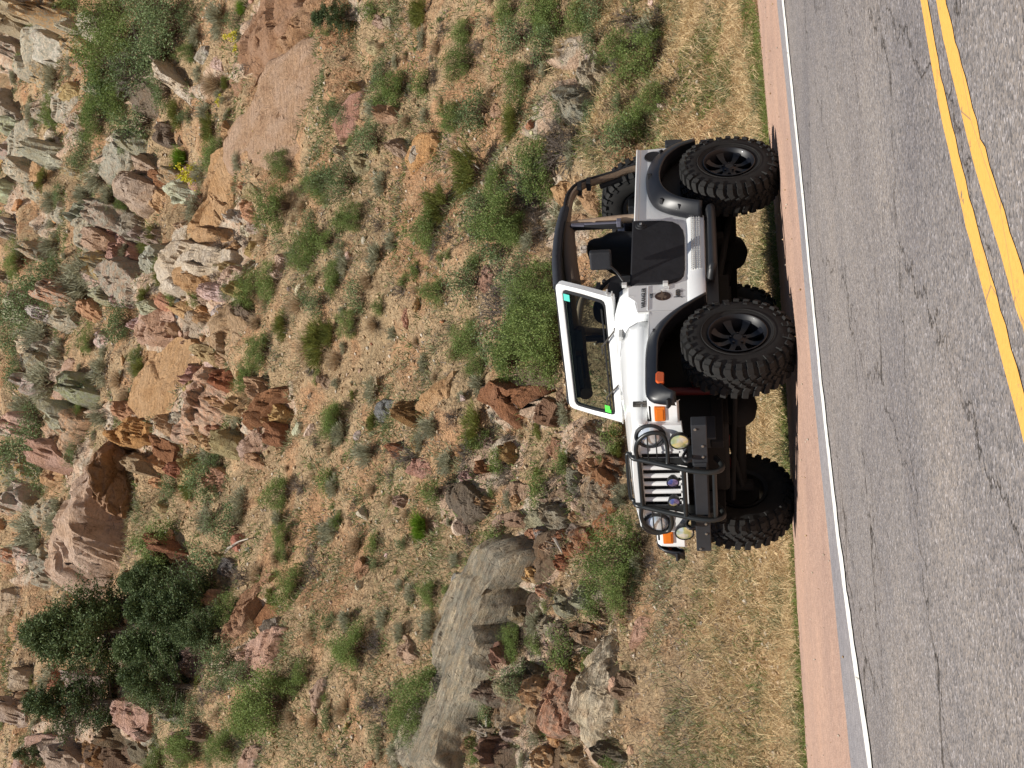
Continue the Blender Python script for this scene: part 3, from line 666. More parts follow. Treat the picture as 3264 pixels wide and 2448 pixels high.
# ---- flares (loft from body joint curve to outer lip, with return)
def flare(A, B, s, bul=0.03, front=False):
    n = 40
    def rs(P):
        P = [Vector((p[0], 0, p[1])) for p in P]; d = [0]
        for i in range(1, len(P)): d.append(d[-1]+(P[i]-P[i-1]).length)
        out = []
        sp = smoothpath([tuple(p) for p in P], 8); dd = [0]
        for i in range(1, len(sp)): dd.append(dd[-1]+(sp[i]-sp[i-1]).length)
        for k in range(n+1):
            t = dd[-1]*k/n; j = max(1, min(len(dd)-1, int(np.searchsorted(dd, t)))); q = (t-dd[j-1])/max(1e-9, dd[j]-dd[j-1]); p = sp[j-1].lerp(sp[j], q); out.append((p.x, p.z))
        return out
    a = rs(A); c = rs(B); cx = sum(p[0] for p in c)/len(c); cz = 0.55
    rows = []
    prof = [(0.0, 0.0, 0.732), (0.06, 0.75, 0.755), (0.30, 1.0, 0.80), (0.58, 0.92, 0.852), (0.82, 0.62, 0.888), (0.95, 0.25, 0.900), (1.0, 0.15, 0.898), (1.0, 0.0, 0.890), (1.0, 0.0, 0.80), (0.97, 0.0, 0.74)]
    for t, h, y in prof:
        r = []
        for (ax, az), (bx, bz) in zip(a, c):
            px, pz = ax+(bx-ax)*t, az+(bz-az)*t; dx, dz = px-cx, pz-cz; l = math.hypot(dx, dz); dx /= l; dz /= l
            yy = (FX(px)+0.002+(y-0.732)*(0.90-FX(px)-0.002)/0.168) if front and y < 0.90 else y
            r.append((px+dx*bul*h, s*yy, pz+dz*bul*h))
        rows.append(r)
    mb_ = MB(); mb_.sheet(rows); return mb_
rA = [(3.09, 0.74), (3.02, 0.93), (2.90, 1.05), (2.75, 1.12), (2.55, 1.155), (2.40, 1.155), (2.22, 1.135), (2.07, 1.085), (1.97, 0.98), (1.89, 0.82), (1.84, 0.67)]
rB = [(2.86, 0.72), (2.78, 0.86), (2.64, 0.97), (2.48, 1.02), (2.33, 1.035), (2.18, 1.015), (2.06, 0.955), (1.98, 0.87), (1.93, 0.77), (1.90, 0.67)]
fA = [(-0.60, 0.90), (-0.58, 1.02), (-0.545, 1.09), (-0.46, 1.118), (-0.2, 1.122), (0.05, 1.12), (0.24, 1.10), (0.40, 1.035), (0.52, 0.94), (0.62, 0.81), (0.71, 0.665)]
fB = [(-0.57, 0.90), (-0.52, 0.97), (-0.45, 1.015), (-0.34, 1.035), (-0.12, 1.035), (0.04, 1.03), (0.16, 1.00), (0.30, 0.93), (0.42, 0.84), (0.52, 0.74), (0.59, 0.66)]
for s in (-1, 1):
    for A_, B_, nm in ((fA, fB, 'f'), (rA, rB, 'r')):
        o = flare(A_, B_, s, 0.020, nm == 'f').build('fender_flare', M['flare'], car, smooth=True, autosmooth=70, solid=0.004)
        pk = MB()   # bolt pockets
        sp = [(-0.60, 0.955, -35), (-0.36, 1.085, 88), (-0.05, 1.085, 90), (0.22, 1.06, 70)] if nm == 'f' else [(2.02, 1.02, 50), (1.93, 0.87, 25), (1.89, 0.72, 15), (2.42, 1.13, 90), (2.80, 1.03, 130)]
        for px, pz, an in sp:
            mm = Matrix.Translation((px, s*0.825, pz)) @ Matrix.Rotation(R_(-(an-90)), 4, 'Y')
            pk.box(-0.011, 0.011, -0.030, 0.052, -0.02, 0.019, mm)
        pk.build('bolt_pocket', M['inner'], o, bevel=0.006)
    b = MB(); b.prism([(-0.47, 0.985), (-0.475, 1.03), (-0.45, 1.048), (-0.37, 1.048), (-0.345, 1.03), (-0.36, 0.985)], lambda a, c, d, s=s: (a, s*(0.912-d), c), 0.03)
    b.build('side_marker', M['redlens'], car, bevel=0.008)
# inner wheel wells
for s in (-1, 1):
    b = MB()
    b.box(-0.54, 0.60, *sorted((s*0.40, s*0.43)), 0.62, 1.10); b.box(-0.53, 0.60, *sorted((s*0.40, s*0.72)), 1.095, 1.108)
    b.box(0.61, 0.63, *sorted((s*0.40, s*0.715)), 0.60, 1.10)
    b.build('wheel_well', M['under'], car); b = MB()
    b.box(1.93, 2.95, *sorted((s*0.47, s*0.722)), 1.125, 1.135); b.box(1.92, 1.94, *sorted((s*0.47, s*0.72)), 0.66, 1.12)
    b.build('wheel_well', M['under'], car)
b = MB(); b.box(-0.35, 0.55, -0.36, 0.36, 0.52, 1.12); b.build('engine', M['under'], car, bevel=0.03)
# ---- windshield frame
def ws(y, t): # t: 0 base .. 1 top
    return (0.865+0.22*t, y, 1.44+0.465*t)
outer = [(-0.69, 0.0), (-0.695, 0.5), (-0.692, 0.93), (-0.675, 0.985), (-0.64, 1.0), (0.64, 1.0), (0.675, 0.985), (0.692, 0.93), (0.695, 0.5), (0.69, 0.0)]
inner = [(-0.63, 0.20), (-0.645, 0.5), (-0.645, 0.82), (-0.63, 0.865), (-0.60, 0.885), (0.60, 0.885), (0.63, 0.865), (0.645, 0.82), (0.645, 0.5), (0.63, 0.20)]
inner = [(-0.585, 0.105), (-0.62, 0.125), (-0.635, 0.17)]+inner[1:-1]+[(0.635, 0.17), (0.62, 0.125), (0.585, 0.105)]
outer2 = [(-0.60, -0.03), (-0.65, -0.03), (-0.69, -0.02)]+outer[1:-1]+[(0.69, -0.02), (0.65, -0.03), (0.60, -0.03)]
b = MB(); n = len(inner)
def off(p, d): return (p[0]+d*0.90, p[1], p[2]-d*0.42)
rows = [[off(ws(*p), 0.0) for p in outer2], [off(ws(*p), -0.006) for p in [((a[0]*0.75+c[0]*0.25), (a[1]*0.75+c[1]*0.25)) for a, c in zip(outer2, inner)]], [off(ws(*p), -0.004) for p in [((a[0]*0.25+c[0]*0.75), (a[1]*0.25+c[1]*0.75)) for a, c in zip(outer2, inner)]], [off(ws(*p), 0.006) for p in inner], [off(ws(*p), 0.05) for p in inner], [off(ws(*p), 0.055) for p in outer2]]
for r in rows: r.append(r[0])
rows.append(rows[0]); b.sheet(rows)
wf = b.build('windshield_frame', M['white'], car, smooth=True, autosmooth=45)
b = MB(); ins = [(a*0.955, 0.49+(c-0.49)*0.93) for a, c in inner]
rr = [[off(ws(*p), 0.002) for p in inner], [off(ws(*p), 0.0) for p in ins], [off(ws(*p), 0.012) for p in ins]]
for r in rr: r.append(r[0])
b.sheet(rr); b.build('rubber_seal', M['inner'], wf, smooth=True)
b = MB(); b.add([off(ws(*p), 0.008) for p in ins], [tuple(range(len(ins)))]); b.build('glass', M['glass'], wf)
# header strip (rubber) and top edge
b = MB(); b.tube([(1.105, -0.665, 1.905), (1.105, 0.665, 1.905)], 0.014, 8); b.build('header_seal', M['inner'], wf)
def stick(name, y0, y1, t0, t1, mat, d=-0.003):
    b = MB(); b.add([off(ws(y0, t0), d), off(ws(y1, t0), d), off(ws(y1, t1), d), off(ws(y0, t1), d), off(ws(y0, t0), d+0.002), off(ws(y1, t0), d+0.002), off(ws(y1, t1), d+0.002), off(ws(y0, t1), d+0.002)], [(0, 1, 2, 3), (7, 6, 5, 4), (0, 4, 5, 1), (1, 5, 6, 2), (2, 6, 7, 3), (3, 7, 4, 0)])
    return b.build(name, mat, wf)
stick('sticker', -0.605, -0.535, 0.755, 0.865, M['teal'])['label'] = 'small teal sticker in the upper windshield corner'
stick('sticker', 0.535, 0.615, 0.175, 0.29, M['green'])['label'] = 'small bright green sticker in the lower windshield corner'
# hinge seams at windshield sides
for s in (-1, 1):
    b = MB(); b.box(0.895, 0.965, *sorted((s*0.690, s*0.702)), 1.46, 1.475); b.box(0.86, 0.93, *sorted((s*0.69, s*0.706)), 1.42, 1.432)
    b.build('windshield_hinge', M['whiteline'], wf, bevel=0.003)
# wipers
for y0, y1, b0, b1 in ((-0.39, -0.16, -0.55, 0.06), (0.20, 0.41, 0.02, 0.56)):
    b = MB(); p0 = Vector((0.835, y0, 1.405)); p1 = Vector(off(ws(y1, 0.20), -0.03)); p2 = Vector(off(ws(y1+0.09, 0.215), -0.02))
    b.tube([p0, p0.lerp(p1, 0.35)+Vector((-0.01, 0, 0.005)), p1, p2], 0.0075, 8); b.tube([p0+Vector((0.02, 0, -0.015)), p0+Vector((-0.02, 0, 0.012))], 0.017, 10)
    wp = b.build('wiper', M['latch'], car)
    b = MB(); b.tube([off(ws(b0, 0.17), -0.010), off(ws((b0+b1)/2, 0.16), -0.013), off(ws(b1, 0.17), -0.010)], 0.0065, 6); b.build('blade', M['inner'], wp)
# ---- doors (black fabric half doors)
dp = [(0.955, 1.275), (0.955, 0.96), (0.975, 0.90), (1.01, 0.862), (1.06, 0.838), (1.15, 0.828), (1.60, 0.828), (1.70, 0.84), (1.78, 0.875), (1.83, 0.93), (1.855, 1.02), (1.87, 1.275)]
for s in (-1, 1):
    b = MB(); b.prism(dp, lambda a, c, d, s=s: (a, s*(TW+0.016-d), c), 0.04)
    dr = b.build('door', M['doorblk'], car, bevel=0.012, smooth=True, autosmooth=30)
    b = MB(); b.lathe([(0.0, -0.022), (0.026, -0.020), (0.032, -0.010), (0.046, -0.006), (0.050, 0.002)], (1.775, s*(TW+0.018), 1.20), 'y', 24)
    if s > 0: b.v = [(x, 2*(TW+0.018)-y, z) for x, y, z in b.v]
    hd = b.build('handle', M['inner'], dr, smooth=True)
    b = MB(); b.box(1.762, 1.790, *sorted((s*(TW+0.036), s*(TW+0.044))), 1.190, 1.212); b.build('handle_glint', M['handle'], hd, bevel=0.005)  # pale metal piece standing in for the highlight on the handle
    for z in (1.30, 0.965):
        b = MB(); b.box(0.925, 0.965, *sorted((s*(TW+0.002), s*(TW+0.034))), z, z+0.042)
        if z < 1: b.box(0.885, 0.892, *sorted((s*(TW+0.0), s*(TW+0.008))), z-0.01, z+0.055); b.box(0.892, 0.93, *sorted((s*(TW+0.0), s*(TW+0.008))), z-0.01, z-0.003)
        b.build('hinge', M['whiteline'], dr, bevel=0.004)
# fuel filler recess (left side)
b = MB(); b.lathe([(0.0, -0.004), (0.055, -0.0035), (0.072, -0.006), (0.084, -0.008), (0.088, 0.004)], (2.885, -TW-0.002, 1.105), 'y', 32); b.v = [(2.885+(x-2.885)*1.0, y, 1.105+(z-1.105)*0.95) for x, y, z in b.v]
b.build('fuel_filler', M['inner'], car, smooth=True)
# ---- lettering and badges
def text(body, x, z, size, mat, name, parent, wx=1.0, y=-TW-0.003, bold=0.0, shear=0.0, flip=False):
    cu = bpy.data.curves.new(name, 'FONT'); cu.body = body; cu.size = size; cu.extrude = 0.0012; cu.offset = bold; cu.shear = shear; cu.resolution_u = 3
    ob = bpy.data.objects.new('tmp', cu); col.objects.link(ob); bpy.context.view_layer.update()
    dg = bpy.context.evaluated_depsgraph_get(); me = bpy.data.meshes.new_from_object(ob.evaluated_get(dg)); bpy.data.objects.remove(ob)
    bx = WB(parent)
    for v_ in me.vertices:
        a, c, d = v_.co; v_.co = (x+a*wx-bx[0], y-d-bx[1], z+c-bx[2])
    me.materials.clear(); me.materials.append(mat)
    oo = bpy.data.objects.new(name, me); col.objects.link(oo); oo.parent = parent; return oo
text('WRANGLER', 0.655, 1.148, 0.047, M['ink'], 'lettering', car, 1.02, bold=0.0010)
text('4.0L', 0.775, 1.088, 0.036, M['ink'], 'lettering', car, 1.05, bold=0.0003, shear=0.3)
text('Jeep', 0.772, 0.868, 0.075, M['ink'], 'badge', car, 0.85, bold=0.0012)

b = MB(); b.box(0.80, 0.868, -TW-0.0012, -TW-0.0004, 0.871, 0.905); b.build('badge', M['goldink'], car)
b = MB(); b.lathe([(0.0, -0.003), (0.058, -0.003), (0.062, -0.002), (0.062, 0.002)], (0.80, -TW, 1.008), 'y', 32); b.v = [(0.80+(x-0.80)*0.92, y, 1.008+(z-1.008)*1.05) for x, y, z in b.v]
dc = b.build('round_decal', M['brownink'], car); dc['label'] = 'round dark brown decal with a pale crest'
b = MB(); b.prism([(0.765, 0.985), (0.785, 1.035), (0.80, 1.055), (0.825, 1.03), (0.842, 0.99), (0.81, 0.998), (0.79, 0.975)], fy(-TW-0.0045), 0.001)
b.prism([(0.73, 1.005), (0.76, 1.012), (0.80, 1.0), (0.85, 1.01), (0.875, 1.028), (0.845, 1.022), (0.80, 1.018), (0.755, 1.022)], fy(-TW-0.0060), 0.001)
b.build('crest', M['tanink'], dc)
# ---- roll cage
b = MB(); rc = 0.040
for s in (-1, 1):
    y = s*0.60
    b.tube(smoothpath([(2.04, s*0.66, 0.75), (2.04, s*0.65, 1.30), (2.045, s*0.625, 1.62), (2.05, s*0.60, 1.80), (2.05, s*0.555, 1.875), (2.05, s*0.47, 1.895), (2.05, 0, 1.90)], 6), rc*0.98, 14)
hoop = b.build('roll_bar', M['tan'], car, smooth=True)
b = MB()
for s in (-1, 1):
    y = s*0.60
    b.tube(smoothpath([(2.05, s*0.58, 1.87), (2.35, s*0.585, 1.865), (2.52, s*0.59, 1.845), (2.63, s*0.60, 1.79), (2.70, s*0.60, 1.70), (2.80, s*0.61, 1.46), (2.87, s*0.63, 1.27), (2.90, s*0.64, 0.9)], 6), 0.031, 12)
    b.build('rear_bar', M['tan'], hoop, smooth=True)
for s in (-1, 1):
    b = MB()
    path = smoothpath([(2.05, s*0.60, 1.905), (2.35, s*0.605, 1.90), (2.52, s*0.61, 1.885), (2.655, s*0.62, 1.82), (2.735, s*0.62, 1.715), (2.835, s*0.63, 1.46), (2.90, s*0.65, 1.28)], 6)
    b.tube(path, 0.016, 8)
    for q, yy in (((2.70, 1.70), 0.60), ((2.63, 1.78), 0.60)):
        b.box(q[0]-0.05, q[0]+0.04, *sorted((s*(yy-0.045), s*(yy+0.045))), q[1]-0.02, q[1]+0.02)
    b.tube([(2.72, s*0.55, 1.60), (2.80, s*0.57, 1.40)], 0.025, 8)
    b.build('bar_cover', M['inner'], hoop, smooth=True)
# side pads from hoop to windshield
for s in (-1, 1):
    b = MB(); b.tube(smoothpath([(2.30, s*0.60, 1.895), (2.05, s*0.625, 1.915), (1.8, s*0.635, 1.925), (1.5, s*0.635, 1.92), (1.2, s*0.635, 1.895), (1.10, s*0.635, 1.885)], 5), 0.042, 14, rr=None)
    b.build('side_pad', M['topout'], hoop, smooth=True)
for s in (-1, 1):   # safety belts on the hoop
    b = MB(); b.box(1.955, 1.995, *sorted((s*0.625, s*0.66)), 1.70, 1.82); b.box(1.95, 1.975, *sorted((s*0.66, s*0.675)), 1.40, 1.70); b.box(1.94, 2.0, *sorted((s*0.63, s*0.69)), 1.38, 1.42)
    b.build('seat_belt', M['belt'], hoop, bevel=0.006)
    b = MB(); b.box(1.955, 1.99, *sorted((s*0.60, s*0.655)), 1.36, 1.83); b.build('belt_guide', M['inner'], hoop, bevel=0.012)
# canvas top between windshield header and hoop
b = MB(); rows = []
for x, z in ((1.095, 1.895), (1.3, 1.905), (1.6, 1.915), (1.85, 1.915), (2.06, 1.90)):
    rows.append([(x, y, z+0.025*(1-(y/0.66)**2)-(0.035 if abs(y) > 0.65 else 0)) for y in (-0.66, -0.655, -0.5, -0.25, 0, 0.25, 0.5, 0.655, 0.66)])
b.sheet(rows); b.build('canvas_top', M['topin'], car, smooth=True, solid=0.008)
for s in (-1, 1):   # padded bars from the hoop forward to the windshield corners
    b = MB(); b.tube(smoothpath([(2.04, s*0.585, 1.86), (1.75, s*0.59, 1.835), (1.45, s*0.595, 1.80), (1.15, s*0.60, 1.755)], 4), 0.062, 14); b.build('front_bar', M['tanshade'], hoop, smooth=True)
    b = MB(); b.tube(smoothpath([(1.90, s*0.535, 1.835), (1.6, s*0.54, 1.80), (1.3, s*0.545, 1.765)], 4), 0.012, 8); b.build('wiring', M['inner'], hoop)
b = MB(); b.box(1.10, 1.16, -0.60, 0.60, 1.80, 1.885); b.box(1.12, 1.15, 0.14, 0.50, 1.76, 1.80); b.build('sun_visor', M['inner'], car, bevel=0.01)
# ---- seats
def seat(yc, parent):
    b = MB()
    # cushion
    b.prism([(1.28, 0.86), (1.25, 0.98), (1.32, 1.04), (1.70, 1.00), (1.80, 0.93), (1.80, 0.84)], lambda a, c, d: (a, yc-0.24+d, c), 0.48)
    # back: leaning rows
    rows = []
    for x, z, hw, th in ((1.74, 0.92, 0.20, 0.08), (1.77, 1.05, 0.235, 0.10), (1.83, 1.25, 0.245, 0.10), (1.875, 1.40, 0.235, 0.095), (1.905, 1.50, 0.20, 0.085), (1.925, 1.57, 0.145, 0.07), (1.945, 1.64, 0.125, 0.06), (1.955, 1.69, 0.095, 0.045), (1.96, 1.705, 0.03, 0.02)):
        r = []
        for k in range(16):
            a = 2*math.pi*k/16; cx, sy = math.cos(a), math.sin(a)
            r.append((x+0.06+th*math.copysign(abs(cx)**0.6, cx), yc+hw*math.copysign(abs(sy)**0.6, sy), z))
        r.append(r[0]); rows.append(r)
    b.sheet(rows)
    return b.build('seat', M['inner'], parent, smooth=True, bevel=0.02)
for yc in (-0.34, 0.34): seat(yc, car)
b = MB(); b.box(2.25, 2.40, -0.44, 0.44, 0.95, 1.38); b.box(1.98, 2.35, -0.44, 0.44, 0.82, 0.97); b.build('rear_bench', M['seatm'], car, bevel=0.04, segs=3)
b = MB(); b.lathe([(0.0, 0.20), (0.17, 0.20), (0.20, 0.17), (0.20, -0.35), (0.0, -0.35)], (2.72, 0.10, 1.27), 'z', 28); b.build('cargo_bucket', M['boxm'], car, smooth=True, autosmooth=50)
# dash, steering wheel, mirrors
b = MB(); b.prism([(0.93, 1.14), (0.93, 1.44), (1.03, 1.47), (1.16, 1.45), (1.20, 1.40), (1.18, 1.22), (1.10, 1.12)], lambda a, c, d: (a, -0.66+d, c), 1.32)
b.tube([(1.1, -0.66, 1.50), (1.14, -0.66, 1.50)], 0.02, 8)
b.build('dashboard', M['inner'], car, bevel=0.02)
b = MB(); mm = Matrix.Translation((1.33, -0.36, 1.42)) @ Matrix.Rotation(R_(62), 4, 'Y')
b.tube([mm @ Vector((0.185*math.cos(a), 0.185*math.sin(a), 0)) for a in np.linspace(0, 2*math.pi, 33)[:-1]], 0.016, 8, closed=True)
for a in (0.3, math.pi-0.3, -math.pi/2): b.tube([mm @ Vector((0.03*math.cos(a), 0.03*math.sin(a), 0.02)), mm @ Vector((0.18*math.cos(a), 0.18*math.sin(a), 0))], 0.012, 6)
b.tube([mm @ Vector((0, 0, 0.03)), mm @ Vector((0, 0, -0.22))], 0.028, 10)
b.build('steering_wheel', M['inner'], car, smooth=True)
b = MB(); b.box(1.14, 1.16, -0.13, 0.09, 1.735, 1.80); b.tube([(1.15, -0.02, 1.80), (1.12, -0.02, 1.86)], 0.008, 6); b.build('rear_view_mirror', M['inner'], car, bevel=0.01)
def sidemirror(s):
    b = MB(); mm = Matrix.Translation((1.10, s*0.90, 1.51)) @ Matrix.Rotation(R_(-s*8), 4, 'Z')
    b.box(-0.03, 0.03, -0.085, 0.085, -0.09, 0.09, mm)
    mr = b.build('side_mirror', M['vinyl'], car, bevel=0.018, segs=3)
    b = MB(); b.tube(smoothpath([(1.07, s*0.86, 1.44), (1.05, s*0.80, 1.38), (1.0, s*0.745, 1.33)], 4), 0.011, 8); b.box(0.98, 1.07, *sorted((s*0.715, s*0.75)), 1.275, 1.36); b.build('mirror_arm', M['blk'], mr)
#@MIRROR
sidemirror(-1)
# ---- bumper, grille guard, lamps
b = MB(); b.box(-0.70, -0.60, -0.675, 0.675, 0.685, 0.80); b.box(-0.715, -0.699, -0.30, 0.30, 0.692, 0.793)
for s in (-1, 1):
    b.box(-0.60, -0.35, s*0.40-0.05, s*0.40+0.05, 0.62, 0.78)
bump_ = b.build('front_bumper', M['bumper'], car, bevel=0.006)
b = MB()
for y in (-0.64, -0.47, 0.47, 0.64, -0.36, 0.36):
    b.lathe([(0, -0.008), (0.010, -0.008), (0.012, 0.0)], (-0.703, y, 0.77 if abs(y) > 0.5 else 0.72), 'x', 8)
b.build('bolt', M['handle'], bump_)
b = MB(); gh = 0.255
for s in (-1, 1):
    b.tube(smoothpath([(-0.60, s*gh, 0.63), (-0.69, s*gh, 0.58), (-0.745, s*gh, 0.60), (-0.765, s*gh, 0.68), (-0.745, s*gh, 0.80), (-0.70, s*gh, 0.94), (-0.65, s*gh, 1.08), (-0.61, s*gh, 1.19), (-0.59, s*gh, 1.245), (-0.55, s*gh*1.02, 1.27)], 6), 0.021, 12)
    b.tube(smoothpath([(-0.60, s*gh, 1.215), (-0.61, s*0.36, 1.222), (-0.612, s*0.45, 1.20), (-0.612, s*0.515, 1.14), (-0.615, s*0.535, 1.07), (-0.62, s*0.51, 1.01), (-0.635, s*0.42, 0.985), (-0.66, s*0.30, 0.985), (-0.675, s*gh, 0.99)], 6), 0.017, 12)
    for z in (1.13, 1.065): b.tube([(-0.64, s*gh, z), (-0.615, s*0.52, z)], 0.005, 6)
b.tube([(-0.60, -gh, 1.205), (-0.60, gh, 1.205)], 0.018, 12)
b.tube([(-0.725, -gh, 0.868), (-0.725, gh, 0.868)], 0.018, 12)
b.tube([(-0.745, -gh, 0.64), (-0.745, gh, 0.64)], 0.018, 12)
b.tube(smoothpath([(-0.585, -gh, 1.235), (-0.53, -gh*0.97, 1.285), (-0.53, -gh*0.85, 1.298), (-0.53, 0, 1.302), (-0.53, gh*0.85, 1.298), (-0.53, gh*0.97, 1.285), (-0.585, gh, 1.235)], 5), 0.016, 12)
guard = b.build('grille_guard', M['tube'], car, smooth=True)
b = MB()
for s in (-1, 1):
    b.prism([(-0.60, 0.70), (-0.60, 1.20), (-0.585, 1.20), (-0.73, 0.70)], lambda a, c, d, s=s: (a, s*gh-0.004+d, c), 0.008)
b.build('guard_plate', M['tube'], guard)
def lamp(name, c, r, mat, rim=0.012, ti=0.0):
    b = MB(); b.lathe([(0.0, 0.06), (r*0.6, 0.055), (r*0.95, 0.03), (r+rim*0.6, 0.0), (r+rim*0.6, -0.012), (r, -0.014)], c, 'x', 32)
    b.tube([(c[0]+0.03, c[1], c[2]-r), (c[0]+0.03, c[1], c[2]-r-0.04)], 0.008, 8)
    l = b.build(name, M['blk'], car, smooth=True)
    b = MB(); b.lathe([(0.0, -0.024), (r*0.5, -0.021), (r*0.85, -0.014), (r, -0.008)], c, 'x', 32)
    b.build('lens', mat, l, smooth=True); return l
for s in (-1, 1): lamp('fog_lamp', (-0.665, s*0.490, 0.890), 0.070, M['foglens'])
for s in (-1, 1): lamp('driving_lamp', (-0.705, s*0.105, 0.955), 0.044, M['bluelens'], 0.008)
# tow hooks
b = MB()
for s in (-1, 1):
    b.box(-0.74, -0.60, s*0.36-0.02, s*0.36+0.02, 0.80, 0.835); b.tube(smoothpath([(-0.62, s*0.36, 0.835), (-0.70, s*0.36, 0.87), (-0.75, s*0.36, 0.845), (-0.74, s*0.36, 0.81)], 4), 0.012, 8)
b.build('tow_hook', M['blk'], bump_)
# ---- side steps and rear bumper
for s in (-1, 1):
    b = MB(); b.tube(smoothpath([(1.88, s*0.76, 0.62), (1.86, s*0.83, 0.61), (1.78, s*0.855, 0.60), (1.1, s*0.855, 0.60), (1.02, s*0.83, 0.605), (0.99, s*0.74, 0.62)], 5), 0.036, 12)
    b.box(0.68, 2.0, *sorted((s*0.68, s*0.72)), 0.56, 0.655)
    b.build('side_step', M['blk'], car, smooth=True, autosmooth=40)
b = MB(); b.box(3.06, 3.20, -0.70, 0.70, 0.56, 0.68); b.box(3.05, 3.14, -0.755, -0.60, 0.84, 1.00); b.box(3.05, 3.14, 0.60, 0.755, 0.84, 1.00)
b.build('rear_bumper', M['bumper'], car, bevel=0.012)
# ---- wheels
TR, TWd = 0.432, 0.31
def tyre_mb(c, s, lug=True, ax='y'):
    # s: side the outer face points to
    b = MB(); hw = TWd/2
    prof = [(0.215, -hw+0.045), (0.222, -hw+0.022), (0.245, -hw+0.008), (0.30, -hw-0.002), (0.345, -hw+0.002), (0.385, -hw+0.012), (0.405, -hw+0.03), (0.413, -hw+0.06), (0.417, 0.0)]
    prof = prof+[(r, -h) for r, h in prof[:-1][::-1]]
    b.lathe(prof, c, ax, 72)
    NL = 32
    def addbox(a, r, h, la, lh, lr, skew=0, tilt=0, dz=0):
        # box centred at angle a, radius r, axial h ; sizes: tangential la, axial lh, radial lr
        rad = Vector((math.cos(a), 0, math.sin(a))); tan = Vector((-math.sin(a), 0, math.cos(a))); axx = Vector((0, 1, 0))
        t2 = (tan*math.cos(skew)+axx*math.sin(skew)); a2 = (axx*math.cos(skew)-tan*math.sin(skew))
        r2 = rad*math.cos(tilt)+a2*math.sin(tilt); a3 = a2*math.cos(tilt)-rad*math.sin(tilt)
        C = Vector(c) + rad*r+axx*h
        vs = []
        for i in (-1, 1):
            for j in (-1, 1):
                for k in (-1, 1):
                    q = 0.86 if k > 0 else 1.0
                    vs.append(C+t2*(la/2*i*q)+a3*(lh/2*j*q)+r2*(lr/2*k))
        b.add(vs, [(0, 1, 3, 2), (4, 6, 7, 5), (0, 4, 5, 1), (2, 3, 7, 6), (0, 2, 6, 4), (1, 5, 7, 3)])
    if lug:
        for k in range(NL):
            a = 2*math.pi*k/NL; st = 2*math.pi/NL
            for q in (-1, 1):
                o_ = 0 if q < 0 else st*0.5
                ln = 0.062 if k % 2 else 0.072
                addbox(a+o_, 0.418, q*(hw-0.045), 0.050, ln, 0.026, skew=q*0.12)
                addbox(a+o_, 0.397, q*(hw-0.012), 0.046, 0.050, 0.022, tilt=q*0.95)      # shoulder block wrapping down
                if k % 2: addbox(a+o_, 0.362, q*(hw-0.0005), 0.036, 0.048, 0.010, tilt=q*1.42)  # side biters
                addbox(a+o_+st*0.15, 0.4215, q*0.062, 0.048, 0.050, 0.022, skew=q*0.55)
            addbox(a+st*0.3, 0.4215, 0.020, 0.042, 0.034, 0.020, skew=0.5)
            addbox(a+st*0.8, 0.4215, -0.020, 0.042, 0.034, 0.020, skew=-0.5)
    b.lathe([(0.268, -0.002), (0.272, -0.006), (0.276, -0.002)], (c[0], c[1]+s*(hw+0.001), c[2]), ax, 60)
    return b
def rim_mb(c, s):
    b = MB(); hw = TWd/2; f = lambda h: s*h
    b.lathe([(0.222, f(hw-0.012)), (0.226, f(hw-0.004)), (0.218, f(hw-0.002)), (0.208, f(hw-0.014)), (0.200, f(hw-0.05)), (0.185, f(hw-0.10)), (0.180, f(hw-0.17)), (0.190, f(-hw+0.02)), (0.222, f(-hw+0.01))], c, 'y', 56)
    # face: hub and eight spokes
    b.lathe([(0.0, f(hw-0.050)), (0.035, f(hw-0.050)), (0.042, f(hw-0.058)), (0.075, f(hw-0.075)), (0.085, f(hw-0.10)), (0.0, f(hw-0.11))], c, 'y', 32)
    for k in range(8):
        a = 2*math.pi*(k+0.5)/8
        rad = Vector((math.cos(a), 0, math.sin(a))); tan = Vector((-math.sin(a), 0, math.cos(a))); C = Vector(c)
        vs = []
        for r, h, w_ in ((0.065, hw-0.070, 0.020), (0.12, hw-0.078, 0.021), (0.17, hw-0.064, 0.027), (0.203, hw-0.040, 0.036)):
            for d in (0, -0.022):
                for q in (-1, 1): vs.append(C+rad*r+tan*(w_*q)+Vector((0, s*(h+d), 0)))
        fs = []
        for i in range(3):
            o_ = i*4
            fs += [(o_, o_+1, o_+5, o_+4), (o_+2, o_+6, o_+7, o_+3), (o_, o_+4, o_+6, o_+2), (o_+1, o_+3, o_+7, o_+5)]
        b.add(vs, fs)
    for k in range(5):
        a = 2*math.pi*k/5; b.lathe([(0, s*0.012), (0.009, s*0.012), (0.010, 0)], (c[0]+0.057*math.cos(a), c[1]+s*(hw-0.066), c[2]+0.057*math.sin(a)), 'y', 8)
    return b
def wheel(name, c, s, parent):
    b = MB(); hw = TWd/2
    b.lathe([(0.0, s*(hw-0.13)), (0.14, s*(hw-0.13)), (0.15, s*(hw-0.15)), (0.15, s*(-hw+0.06)), (0.0, s*(-hw+0.06))], c, 'y', 28)
    wo = b.build(name, M['under'], parent, smooth=True, autosmooth=40)
    rim_mb(c, s).build('rim', M['rim'], wo, smooth=True, autosmooth=35)
    tyre_mb(c, s).build('tyre', M['tyre'], wo, smooth=True, autosmooth=25)
    return wo
WY = 0.978-TWd/2
for x in (0.0, 2.373):
    for s in (-1, 1): wheel('wheel', (x, s*WY, TR), s, car)
